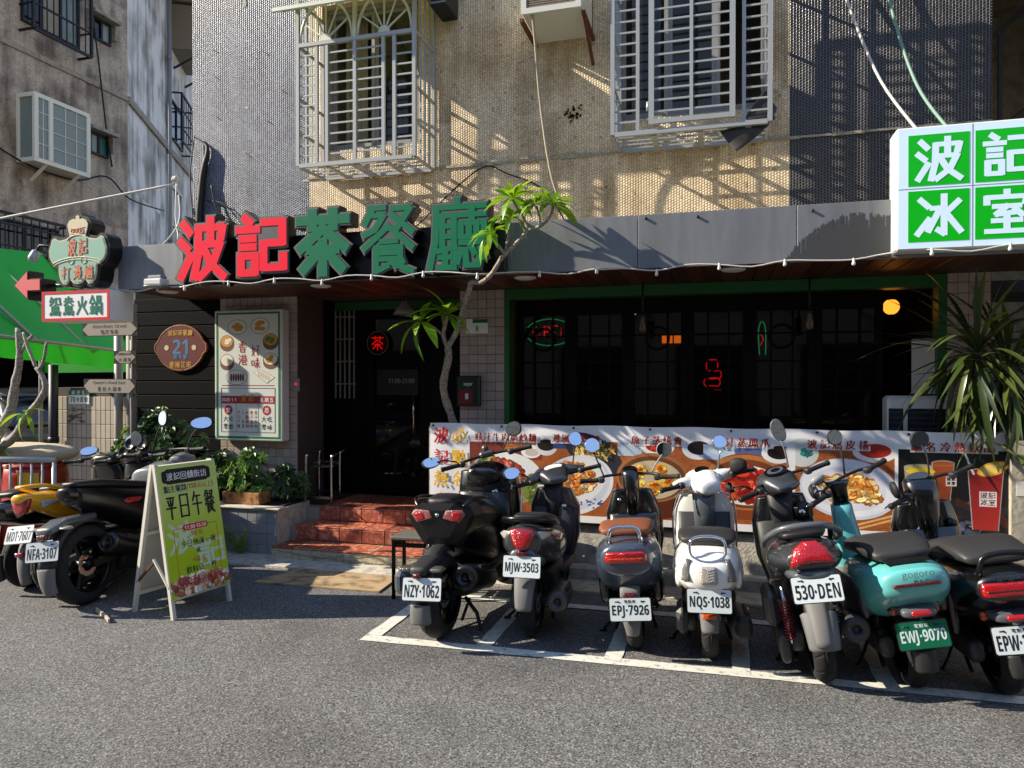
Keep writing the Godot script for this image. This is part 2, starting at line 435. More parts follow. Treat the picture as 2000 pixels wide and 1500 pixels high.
	"宜": "50 0 50 12;8 26 8 14 92 14 90 26;26 32 74 32 74 90;26 32 26 90;26 52 74 52;26 70 74 70;4 94 96 94", "忌": "己 10 0 80 50;16 62 6 88;34 60 38 94 74 94 78 80;54 58 62 70;84 60 96 82", "大": "4 36 96 36;50 2 48 44 6 98;52 44 96 98", "吃": "口 0 26 32 50;52 0 36 30;46 18 96 18;44 42 84 42 42 92 94 92 96 76",
	"零": "14 6 86 6;50 6 50 44;6 30 6 20 94 20 92 30;22 28 36 32;22 38 36 42;64 28 80 32;64 38 80 42;50 46 8 70;50 46 92 70;40 66 60 66;24 78 76 78 48 98",
	"正": "8 8 92 8;52 8 52 92;52 46 86 46;24 36 24 92;4 93 96 93", "宗": "50 0 50 12;8 26 8 14 92 14 90 26;26 36 74 36;8 54 92 54;50 54 50 96 38 90;30 64 12 90;70 64 90 88",
	"年": "30 0 8 32;24 16 88 16;26 38 82 38;26 38 26 64;4 64 96 64;54 16 54 98", "週": "辶 0 0 100 100;40 8 94 8 94 76 84 72;40 8 38 50 30 78;52 22 82 22;67 12 67 36;50 38 84 38;54 48 80 48 80 66 54 66 54 48",
	"慶": "50 0 50 8;10 10 98 10;14 10 12 60 2 98;30 20 90 20;44 14 44 38;72 14 72 38;24 38 96 38;28 50 24 60;40 48 44 58 76 58;56 44 62 52;84 46 92 56;46 62 26 80;40 68 80 68 56 88 22 98;46 76 66 86 98 98",
	"鴨": "4 8 44 8 44 50 4 50 4 8;4 29 44 29;24 8 24 98;鳥 50 0 50 100", "巴": "14 8 86 8 86 44 14 44 14 8;50 8 50 44;14 44 14 90 92 90 92 72", "甸": "26 0 4 36;20 16 92 16 88 96 74 90;26 34 68 34 68 80 26 80 26 34;26 57 68 57;47 34 47 80",
	"皇": "50 0 42 8;22 8 78 8 78 42 22 42 22 8;22 25 78 25;14 52 86 52;20 72 80 72;50 52 50 94;6 95 94 95", "后": "84 4 18 14;18 14 16 60 4 98;20 36 96 36;34 56 86 56 86 94 34 94 34 56",
	"道": "辶 0 0 100 100;50 0 56 10;84 0 76 10;36 14 100 14;66 14 60 26;46 26 90 26 90 76 46 76 46 26;46 42 90 42;46 59 90 59", "東": "6 16 94 16;50 0 50 98;20 28 80 28 80 60 20 60 20 28;20 44 80 44;46 62 6 92;54 62 94 92",
	"延": "88 0 46 12;68 10 68 72;44 34 44 72;68 40 94 40;40 72 98 72;4 14 30 14 10 44 30 44 4 86;8 52 30 80 100 94", "吉": "8 20 92 20;50 0 50 42;20 42 80 42;24 56 76 56 76 96 24 96 24 56", "巷": "14 14 86 14;34 0 34 34;66 0 66 34;4 34 96 34;34 34 6 60;66 34 94 60;28 54 72 54 72 72 28 72;28 54 28 94 84 94 84 80",
	"號": "6 6 42 6 42 32 6 32 6 6;2 44 50 44;20 44 16 62 42 62 38 96 24 90;72 0 72 14;72 8 94 8;56 18 98 18 94 28;56 18 54 60 46 98;62 30 90 28;76 22 76 42 96 42;66 54 66 74 56 96;66 56 84 56 84 92 98 92 98 80",
	"電": "14 6 86 6;50 6 50 40;6 28 6 18 94 18 92 28;24 28 36 32;64 28 78 32;22 44 78 44 78 76 22 76 22 44;22 60 78 60;50 44 50 96 94 96 94 84", "動": "46 2 8 10;2 20 54 20;10 32 48 32 48 58 10 58 10 32;10 45 48 45;29 8 29 90;6 72 52 72;2 94 54 88;58 28 94 28 88 96 74 90;74 2 72 50 54 96", "車": "10 12 90 12;50 0 50 98;20 26 80 26 80 64 20 64 20 26;20 45 80 45;4 80 96 80",
}

# strokes of one sign as polylines, x to the right and y up, each 0..1
func strokes(c: String, x := 0.0, y := 0.0, w := 1.0, h := 1.0) -> Array:
	var out := []
	for s in SIGN.get(c, "").split(";", false):
		var t: PackedStringArray = s.split(" ", false)
		if t[0].is_valid_float():
			var line := PackedVector2Array()
			for k in range(0, t.size() - 1, 2):
				line.append(Vector2(x + w * t[k].to_float() / 100.0, y + h * t[k + 1].to_float() / 100.0))
			out.append(line)
		else:
			out.append_array(strokes(t[0], x + w * t[1].to_float() / 100.0, y + h * t[2].to_float() / 100.0, w * t[3].to_float() / 100.0, h * t[4].to_float() / 100.0))
	return out

# one quad for each straight piece of each stroke; wh and wv are the widths of level and upright strokes
func stroke_quads(c: String, wh: float, wv: float, grow := 0.0) -> Array:
	var out := []
	for line in strokes(c):
		for k in line.size() - 1:
			var a: Vector2 = line[k]
			var b: Vector2 = line[k + 1]
			var d := (b - a).normalized()
			var w := lerpf(wh, wv, absf(d.y)) * 0.5 + grow
			var n := Vector2(-d.y, d.x) * w
			var e := d * (w * 0.62 + grow * 0.4)
			out.append(PackedVector2Array([a - e + n, b + e + n, b + e - n, a - e - n]))
	return out

# a line of signs, centred on the origin of at, each sign sx wide and sy high, step apart (down instead of right when upright)
func hanzi(parent: Node, text: String, sx: float, sy: float, step: float, wh: float, wv: float, m: Material, at: Transform3D, depth := 0.002, upright := false, called := "lettering") -> void:
	var n := text.length()
	for i in n:
		var st := ST()
		var off := (i - (n - 1) * 0.5) * step
		var o := Vector2(-sx * 0.5, sy * 0.5) + (Vector2(0, -off) if upright else Vector2(off, 0))
		var k := 0
		for q in stroke_quads(text[i], wh, wv):
			k += 1
			var z := depth + 0.00012 * k
			var v := []
			for p in q:
				v.append(Vector2(o.x + p.x * sx, o.y - p.y * sy))
			var P := []
			for p in v:
				P.append(at * Vector3(p.x, p.y, z))
			quad(st, P[0], P[1], P[2], P[3])
			if depth > 0.0015:
				for e in 4:
					var a: Vector2 = v[e]
					var b: Vector2 = v[(e + 1) % 4]
					quad(st, at * Vector3(a.x, a.y, 0), at * Vector3(b.x, b.y, 0), P[(e + 1) % 4], P[e])
		part(parent, called, st, m)

# outline of a sign with its strokes thickened and its inner gaps filled
func silhouette(c: String, wh: float, wv: float, grow: float) -> Array:
	var polys := []
	for q in stroke_quads(c, wh, wv, grow):
		var cur: PackedVector2Array = q
		if Geometry2D.is_polygon_clockwise(cur):
			cur.reverse()
		var again := true
		while again:
			again = false
			for j in polys.size():
				var r := Geometry2D.merge_polygons(cur, polys[j])
				var outer := []
				for p in r:
					if not Geometry2D.is_polygon_clockwise(p):
						outer.append(p)
				if outer.size() == 1:
					cur = outer[0]
					polys.remove_at(j)
					again = true
					break
		polys.append(cur)
	return polys
# ---------------------------------------------------------------- materials and computed textures
func tex(im: Image) -> ImageTexture:
	return ImageTexture.create_from_image(im)

# small glazed mosaic tiles in upright running bond, 40 x 40 tiles: [colour, height]
func mosaic(tile: Color, vary: float, grout: Color, seed_: int, edge := 2) -> Array:
	var n := 400
	var k := 10
	var r := RandomNumberGenerator.new()
	r.seed = seed_
	var tone := []
	for i in 40 * 40:
		tone.append(1.0 + r.randf_range(-vary, vary) - (0.2 if r.randf() < 0.012 else 0.0))
	var col := PackedByteArray()
	col.resize(n * n * 3)
	var hgt := PackedByteArray()
	hgt.resize(n * n)
	for y in n:
		for x in n:
			var c := x / k
			var yy := (y + (k / 2 if c % 2 == 1 else 0)) % n
			var t: float = tone[c + 40 * (yy / k)]
			var u := x % k
			var v := yy % k
			var e := mini(mini(u, k - 1 - u), mini(v, k - 1 - v))
			var g := r.randf_range(0.92, 1.08)
			var cc := grout if (u < edge - 1 or v < edge - 1) else tile * t
			var i := (y * n + x) * 3
			col[i] = clampi(int(cc.r * g * 255.0), 0, 255)
			col[i + 1] = clampi(int(cc.g * g * 255.0), 0, 255)
			col[i + 2] = clampi(int(cc.b * g * 255.0), 0, 255)
			hgt[y * n + x] = clampi(int([20, 150, 215, 235, 240][mini(e, 4)] + (t - 1.0) * 60.0), 0, 255) if not (u < edge - 1 or v < edge - 1) else 10
	return [tex(Image.create_from_data(n, n, false, Image.FORMAT_RGB8, col)), tex(Image.create_from_data(n, n, false, Image.FORMAT_L8, hgt))]

func noise_tex(seed_: int, freq: float, ramp: Array, size := 512, kind := FastNoiseLite.TYPE_SIMPLEX_SMOOTH, oct := 4) -> NoiseTexture2D:
	var f := FastNoiseLite.new()
	f.seed = seed_
	f.frequency = freq
	f.noise_type = kind
	f.fractal_octaves = oct
	var t := NoiseTexture2D.new()
	t.noise = f
	t.width = size
	t.height = size
	t.seamless = true
	var g := Gradient.new()
	var offs := PackedFloat32Array()
	var cols := PackedColorArray()
	for e in ramp:
		offs.append(e[0])
		cols.append(e[1])
	g.offsets = offs
	g.colors = cols
	t.color_ramp = g
	return t

# stains that ran down a wall: upright streaks and blotches, used as a multiplied layer
func streaks(seed_: int, strength: float, tint: Color) -> ImageTexture:
	var w := 256
	var h := 256
	var a := FastNoiseLite.new()
	a.seed = seed_
	a.frequency = 0.02
	a.fractal_octaves = 4
	var b := FastNoiseLite.new()
	b.seed = seed_ + 7
	b.frequency = 0.012
	b.fractal_octaves = 5
	var r := RandomNumberGenerator.new()
	r.seed = seed_
	var d := PackedByteArray()
	d.resize(w * h * 3)
	for y in h:
		for x in w:
			var s := a.get_noise_2d(x * 3.2, y * 0.35) * 0.6 + b.get_noise_2d(x * 1.5, y * 1.5) * 0.8
			var t := clampf(0.25 + s * 1.1, 0.0, 1.0) * strength
			t = clampf(t + r.randf_range(-0.04, 0.04), 0.0, 1.0)
			var c := Color.WHITE.lerp(tint, t)
			var i := (y * w + x) * 3
			d[i] = int(c.r * 255.0)
			d[i + 1] = int(c.g * 255.0)
			d[i + 2] = int(c.b * 255.0)
	return tex(Image.create_from_data(w, h, false, Image.FORMAT_RGB8, d))

func stained(m: StandardMaterial3D, t: Texture2D) -> void:
	m.detail_enabled = true
	m.detail_albedo = t
	m.detail_blend_mode = BaseMaterial3D.BLEND_MODE_MUL
	m.detail_uv_layer = BaseMaterial3D.DETAIL_UV_2

func mosaic_mat(key: String, pair: Array, rough: float, relief: float) -> StandardMaterial3D:
	var m := mat(key, Color.WHITE, rough)
	m.albedo_texture = pair[0]
	m.heightmap_enabled = true
	m.heightmap_texture = pair[1]
	m.heightmap_scale = relief
	return m

func grained(m: StandardMaterial3D, t: Texture2D, metres: float, relief: Texture2D = null, depth := 0.2) -> StandardMaterial3D:
	m.albedo_texture = t
	m.uv1_triplanar = true
	m.uv1_world_triplanar = true
	m.uv1_scale = Vector3.ONE / metres
	if relief:
		m.heightmap_enabled = true
		m.heightmap_texture = relief
		m.heightmap_scale = depth
	return m

func asphalt_tex() -> Array:
	var n := 768
	var r := RandomNumberGenerator.new()
	r.seed = 5
	var f := FastNoiseLite.new()
	f.seed = 3
	f.frequency = 0.008
	f.fractal_octaves = 4
	var d := PackedByteArray()
	d.resize(n * n * 3)
	var hh := PackedByteArray()
	hh.resize(n * n)
	for i in n * n:
		# stones two texels wide, set off by half on every second row
		var gy := (i / n) / 2
		var gx := ((i % n) + gy % 2) / 2
		var q := fposmod(sin(gx * 127.1 + gy * 311.7) * 43758.5453, 1.0)
		var q2 := fposmod(sin(gx * 269.5 + gy * 183.3) * 24634.6345, 1.0)
		var v := 0.33 + q2 * 0.12 + r.randf_range(-0.04, 0.04)
		if q < 0.12:
			v = 0.45 + q2 * 0.18
		elif q < 0.32:
			v = 0.18 + q2 * 0.11
		hh[i] = int(clampf(v * 300.0, 0, 255))
		var warm := r.randf_range(-0.012, 0.02)
		d[i * 3] = int((v + warm) * 255.0)
		d[i * 3 + 1] = int((v + warm * 0.4) * 255.0)
		d[i * 3 + 2] = int((v - 0.004) * 255.0)
	return [tex(Image.create_from_data(n, n, false, Image.FORMAT_RGB8, d)), tex(Image.create_from_data(n, n, false, Image.FORMAT_L8, hh))]

func materials() -> void:
	# walls
	var m := mosaic_mat("beige_mosaic", mosaic(Color(0.92, 0.84, 0.69), 0.07, Color(0.56, 0.50, 0.42), 11), 0.42, 0.5)
	stained(m, streaks(4, 0.6, Color(0.58, 0.52, 0.43)))
	m = mosaic_mat("grey_mosaic", mosaic(Color(0.27, 0.30, 0.36), 0.25, Color(0.70, 0.71, 0.73), 12), 0.3, 0.5)
	stained(m, streaks(9, 0.5, Color(0.62, 0.62, 0.62)))
	m = mosaic_mat("navy_mosaic", mosaic(Color(0.10, 0.103, 0.12), 0.25, Color(0.56, 0.55, 0.53), 13), 0.28, 0.4)
	stained(m, streaks(15, 0.6, Color(0.60, 0.58, 0.56)))
	m = mosaic_mat("brown_mosaic", mosaic(Color(0.76, 0.69, 0.60), 0.08, Color(0.50, 0.45, 0.39), 14), 0.6, 0.3)
	stained(m, streaks(21, 0.85, Color(0.42, 0.38, 0.34)))
	m = mat("plaster", Color.WHITE, 0.85)
	m.albedo_texture = streaks(31, 0.9, Color(0.50, 0.48, 0.45))
	m.albedo_color = Color(0.90, 0.89, 0.86)
	# concrete and ground
	var ct := noise_tex(41, 0.012, [[0.0, Color(0.58, 0.56, 0.52)], [0.45, Color(0.70, 0.68, 0.63)], [0.7, Color(0.76, 0.74, 0.68)], [1.0, Color(0.64, 0.62, 0.56)]], 512)
	var cb := noise_tex(42, 0.05, [[0.0, Color.BLACK], [1.0, Color.WHITE]], 512)
	grained(mat("concrete", Color.WHITE, 0.9), ct, 0.8, cb, 0.25)
	grained(mat("old_concrete", Color(0.86, 0.85, 0.82), 0.9), ct, 1.3, cb, 0.3)
	var at := asphalt_tex()
	m = grained(mat("asphalt", Color.WHITE, 0.88), at[0], 2.6, at[1], 0.35)
	stained(m, noise_tex(53, 0.008, [[0.0, Color(0.82, 0.82, 0.82)], [0.35, Color(0.97, 0.96, 0.95)], [0.6, Color(1, 1, 1)], [1.0, Color(0.88, 0.88, 0.87)]], 512))
	m = mat("road_paint", Color(0.84, 0.84, 0.81), 0.7)
	grained(m, noise_tex(51, 0.03, [[0.0, Color(0.55, 0.55, 0.53)], [0.30, Color(0.93, 0.93, 0.91)], [1.0, Color(1, 1, 1)]], 512), 0.9)
	grained(mat("mat_board", Color(0.70, 0.61, 0.48), 0.9), noise_tex(52, 0.02, [[0.0, Color(0.5, 0.48, 0.45)], [0.5, Color(0.9, 0.88, 0.84)], [1.0, Color(1, 1, 1)]], 256), 0.9)
	mat("soil", Color(0.16, 0.12, 0.09), 1.0)
	# tiles
	for i in 3:
		var k: float = [1.0, 0.965, 1.03][i]
		mat("pillar_tile_%d" % i, Color(0.66 * k, 0.60 * k, 0.565 * k), 0.22)
		mat("planter_tile_%d" % i, Color(0.53 * k, 0.53 * k, 0.54 * k), 0.4)
		mat("stone_tile_%d" % i, Color(0.68 * k, 0.64 * k, 0.57 * k), 0.5)
	var tr := noise_tex(61, 0.02, [[0.0, Color(0.58, 0.33, 0.25)], [0.4, Color(0.64, 0.34, 0.25)], [0.6, Color(0.70, 0.42, 0.32)], [0.8, Color(0.80, 0.64, 0.56)], [1.0, Color(0.62, 0.35, 0.27)]], 512)
	for i in 3:
		var mm := mat("terracotta_%d" % i, [Color(0.95, 0.9, 0.9), Color(0.82, 0.76, 0.76), Color(1.0, 0.95, 0.9)][i], 0.5)
		grained(mm, tr, 0.7)
		mm.uv1_offset = Vector3(i * 0.3, i * 0.17, 0)
	mat("mortar", Color(0.30, 0.26, 0.24), 0.9)
	mat("light_mortar", Color(0.60, 0.56, 0.52), 0.9)
	# wood, paint, metal
	var wood := noise_tex(71, 0.01, [[0.0, Color(0.55, 0.5, 0.46)], [0.5, Color(1, 1, 1)], [1.0, Color(0.7, 0.62, 0.58)]], 256)
	for i in 3:
		var k: float = [1.0, 0.8, 1.15][i]
		var mm := mat("soffit_wood_%d" % i, Color(0.36 * k, 0.18 * k, 0.11 * k), 0.5)
		grained(mm, wood, 0.5)
		mm.uv1_scale = Vector3(9, 9, 0.9)
	grained(mat("box_wood", Color(0.68, 0.48, 0.28), 0.7), wood, 0.3)
	mat("black_paint", Color(0.035, 0.035, 0.037), 0.75).metallic_specular = 0.2
	mat("door_black", Color(0.03, 0.03, 0.032), 0.5).metallic_specular = 0.25
	mat("brown_frame", Color(0.06, 0.038, 0.03), 0.5).metallic_specular = 0.25
	mat("wood_panelling", Color(0.30, 0.21, 0.15), 0.8)
	mat("room_paint", Color(0.66, 0.64, 0.58), 0.9)
	mat("green_paint", Color(0.10, 0.36, 0.16), 0.45)
	m = mat("fascia_metal", Color(0.50, 0.51, 0.52), 0.48, 0.4)
	m.albedo_texture = noise_tex(81, 0.004, [[0.0, Color(0.84, 0.84, 0.84)], [0.5, Color(1, 1, 1)], [1.0, Color(0.9, 0.9, 0.9)]], 512)
	m.uv1_triplanar = true
	m.uv1_world_triplanar = true
	m.uv1_scale = Vector3(1.6, 0.3, 1.0)
	mat("fascia_stain", Color(0.23, 0.235, 0.24), 0.6, 0.1)
	mat("galvanised", Color(0.64, 0.65, 0.64), 0.42, 0.3)
	mat("cream_paint", Color(0.80, 0.78, 0.62), 0.5)
	mat("cream_bars", Color(0.78, 0.80, 0.74), 0.45, 0.2)
	mat("steel", Color(0.80, 0.80, 0.80), 0.18, 1.0)
	mat("chrome", Color(0.86, 0.87, 0.88), 0.07, 1.0)
	mat("rust", Color(0.38, 0.21, 0.12), 0.9)
	mat("white_plastic", Color(0.82, 0.82, 0.80), 0.45)
	mat("grey_plastic", Color(0.52, 0.53, 0.53), 0.5)
	mat("pvc", Color(0.58, 0.57, 0.54), 0.5)
	mat("dark_steel", Color(0.13, 0.13, 0.14), 0.45, 0.4)
	mat("cable_black", Color(0.05, 0.05, 0.05), 0.6)
	mat("cable_white", Color(0.74, 0.73, 0.70), 0.6)
	mat("cable_green", Color(0.45, 0.58, 0.52), 0.6)
	mat("ac_white", Color(0.80, 0.80, 0.75), 0.45)
	mat("ac_grille", Color(0.50, 0.45, 0.38), 0.6)
	pane("glass", Color(0.05, 0.055, 0.055), 0.25)
	pane("dark_glass", Color(0.06, 0.07, 0.07), 0.55)
	pane("frosted", Color(0.55, 0.60, 0.57), 0.8, 0.24)
	mat("curtain", Color(0.62, 0.60, 0.52), 0.9)
	mat("teal_sheet", Color(0.05, 0.36, 0.30), 0.5)
	mat("ink", Color(0.06, 0.06, 0.07), 0.6)
	mat("sign_white", Color(0.90, 0.90, 0.88), 0.4)
	mat("paper", Color(0.80, 0.79, 0.75), 0.8)
	mat("sign_red", Color(0.78, 0.07, 0.12), 0.4)
	mat("sign_green", Color(0.05, 0.44, 0.33), 0.4)
	mat("sign_yellow", Color(0.88, 0.68, 0.16), 0.5)
	# bikes
	m = mat("tyre", Color(0.085, 0.085, 0.09), 0.85)
	m.heightmap_enabled = true
	m.heightmap_texture = tread()
	m.heightmap_scale = 0.6
	m.uv1_scale = Vector3(14, 1, 1)
	mat("rim_black", Color(0.05, 0.05, 0.05), 0.35, 0.5)
	mat("rim_grey", Color(0.30, 0.30, 0.31), 0.4, 0.6)
	mat("rubber", Color(0.06, 0.06, 0.062), 0.7)
	mat("bare_plastic", Color(0.15, 0.15, 0.155), 0.55)
	mat("faded_plastic", Color(0.40, 0.40, 0.40), 0.7)
	mat("engine", Color(0.33, 0.33, 0.33), 0.5, 0.5)
	gloss("gloss_black", Color(0.018, 0.018, 0.022), 0.3)
	mat("satin_black", Color(0.055, 0.055, 0.06), 0.32)
	gloss("slate_blue", Color(0.21, 0.25, 0.31), 0.3)
	gloss("dark_grey", Color(0.19, 0.20, 0.21), 0.35)
	gloss("mid_grey", Color(0.30, 0.32, 0.34), 0.4, 0.6)
	gloss("pearl_white", Color(0.88, 0.88, 0.86), 0.3)
	gloss("teal", Color(0.37, 0.69, 0.68), 0.4, 0.7)
	gloss("yellow", Color(0.90, 0.66, 0.02), 0.3)
	gloss("red_lens", Color(0.62, 0.012, 0.03), 0.15)
	gloss("dark_red_lens", Color(0.32, 0.02, 0.03), 0.2)
	gloss("pink_lens", Color(0.55, 0.28, 0.28), 0.25)
	gloss("clear_lens", Color(0.62, 0.60, 0.57), 0.12)
	gloss("smoke_lens", Color(0.36, 0.35, 0.33), 0.15)
	gloss("amber_lens", Color(0.75, 0.30, 0.02), 0.2)
	var facet := noise_tex(95, 0.09, [[0.0, Color.BLACK], [1.0, Color.WHITE]], 128, FastNoiseLite.TYPE_CELLULAR, 1)
	for k in ["red_lens", "dark_red_lens", "clear_lens", "smoke_lens", "amber_lens", "pink_lens"]:
		var lm: StandardMaterial3D = M[k]
		lm.uv1_triplanar = true
		lm.uv1_scale = Vector3.ONE * 14.0
		lm.heightmap_enabled = true
		lm.heightmap_texture = facet
		lm.heightmap_scale = 0.35
	mat("seat_black", Color(0.085, 0.085, 0.088), 0.5)
	mat("seat_brown", Color(0.47, 0.27, 0.17), 0.55)
	mat("seat_grey", Color(0.17, 0.17, 0.17), 0.5)
	mat("red_spring", Color(0.55, 0.05, 0.07), 0.35)
	mat("mirror_glass", Color(0.93, 0.95, 0.97), 0.02, 1.0)
	mat("plate_white", Color(0.80, 0.84, 0.85), 0.4)
	mat("plate_green", Color(0.02, 0.38, 0.25), 0.4)

# diagonal grooves of a tyre, one repeat
func tread() -> ImageTexture:
	var n := 64
	var im := Image.create(n, n, false, Image.FORMAT_L8)
	im.fill(Color(0.9, 0.9, 0.9))
	for y in n:
		var side := absf(y - 32.0) / 32.0
		for x in n:
			var g := fposmod(x - absf(y - 32.0) * 1.1, 64.0)
			if side > 0.08 and side < 0.62 and g < 9.0:
				im.set_pixel(x, y, Color(0.1, 0.1, 0.1))
			if side < 0.035:
				im.set_pixel(x, y, Color(0.15, 0.15, 0.15))
	return tex(im)
# ---------------------------------------------------------------- road
func ground() -> void:
	var g := setting("road", "grey asphalt street surface")
	var st := ST()
	var gp := [Vector3(-60, 0, 30), Vector3(-60, 0, -45), Vector3(45, 0, -45), Vector3(45, 0, 30)]
	var gu := []
	for p in gp:
		gu.append(Vector2(p.x, p.z) / 7.0)
	uvquad(st, gp, gu, gu)
	part(g, "asphalt", st, M.asphalt)
	var p := setting("parking_marking", "white painted lines of the motorcycle parking bays")
	var zl := -4.13
	var y := 0.004
	var strip := func(a: Vector3, b: Vector3, w: float, yy: float) -> void:
		var s := ST()
		var d := (b - a).normalized()
		var n := Vector3(-d.z, 0, d.x) * w * 0.5
		var up := Vector3.UP * yy
		# a worn strip: broken into short lengths with slightly uneven edges
		var len := a.distance_to(b)
		var k := int(ceil(len / 0.12))
		var la := 0.0
		var ra := 0.0
		for i in k:
			var lb := rng.randf_range(-0.006, 0.004)
			var rb := rng.randf_range(-0.006, 0.004)
			var s0 := a + d * len * i / k
			var s1 := a + d * len * (i + 1) / k
			quad(s, s0 + n * (1 + la / w * 2) + up, s1 + n * (1 + lb / w * 2) + up, s1 - n * (1 + rb / w * 2) + up, s0 - n * (1 + ra / w * 2) + up)
			la = lb
			ra = rb
		part(p, "painted_line", s, M.road_paint)
	strip.call(Vector3(-2.14, 0, -4.11), Vector3(2.9, 0, -4.25), 0.1, y)
	for x in [-2.09, -1.37, -0.59, 0.12, 0.86, 1.6, 2.34]:
		strip.call(Vector3(x, 0, -4.16), Vector3(x + 0.01, 0, -5.03), 0.1, y + 0.0015)
	strip.call(Vector3(-2.14, 0, -5.08), Vector3(2.9, 0, -5.08), 0.09, y + 0.003)
	# narrow concrete gutter strip before the shop
	var k := setting("gutter", "narrow pale concrete strip along the foot of the shop front")
	st = ST()
	span(st, Vector3(-6.4, -0.1, -5.9), Vector3(3.6, 0.018, -5.42))
	part(k, "slab", st, M.concrete)

# front face of a wall in the plane z with openings [x0, x1, y0, y1] left out
func wall_face(st: SurfaceTool, x0: float, x1: float, y0: float, y1: float, z: float, holes: Array, depth := 0.22, scale_ := 0.92) -> void:
	var xs := [x0, x1]
	var ys := [y0, y1]
	for h in holes:
		for v in [h[0], h[1]]:
			if v > x0 and v < x1 and not xs.has(v):
				xs.append(v)
		for v in [h[2], h[3]]:
			if v > y0 and v < y1 and not ys.has(v):
				ys.append(v)
	xs.sort()
	ys.sort()
	for i in xs.size() - 1:
		for j in ys.size() - 1:
			var cx: float = (xs[i] + xs[i + 1]) * 0.5
			var cy: float = (ys[j] + ys[j + 1]) * 0.5
			var inside := false
			for h in holes:
				if cx > h[0] and cx < h[1] and cy > h[2] and cy < h[3]:
					inside = true
			if inside:
				continue
			var p := [Vector3(xs[i], ys[j], z), Vector3(xs[i], ys[j + 1], z), Vector3(xs[i + 1], ys[j + 1], z), Vector3(xs[i + 1], ys[j], z)]
			var u := []
			var u2 := []
			for q in p:
				u.append(Vector2(q.x, -q.y) / scale_)
				u2.append(Vector2(q.x / 4.0, -q.y / 4.0))
			uvquad(st, p, u, u2)
	for h in holes:
		if h[0] < x0 or h[1] > x1:
			continue
		var c := [Vector2(h[0], h[2]), Vector2(h[0], h[3]), Vector2(h[1], h[3]), Vector2(h[1], h[2])]
		for k in 4:
			var a: Vector2 = c[k]
			var b: Vector2 = c[(k + 1) % 4]
			var p := [Vector3(a.x, a.y, z), Vector3(b.x, b.y, z), Vector3(b.x, b.y, z - depth), Vector3(a.x, a.y, z - depth)]
			var l := a.distance_to(b)
			uvquad(st, p, [Vector2(0, 0), Vector2(l, 0) / scale_, Vector2(l, depth) / scale_, Vector2(0, depth) / scale_], [Vector2.ZERO, Vector2.ZERO, Vector2.ZERO, Vector2.ZERO])

const WIN1 := [-3.74, -2.72, 3.84, 5.26]
const WIN2 := [-0.88, 0.42, 3.86, 5.4]
const AC := [-1.62, -1.03, 4.6, 5.2]

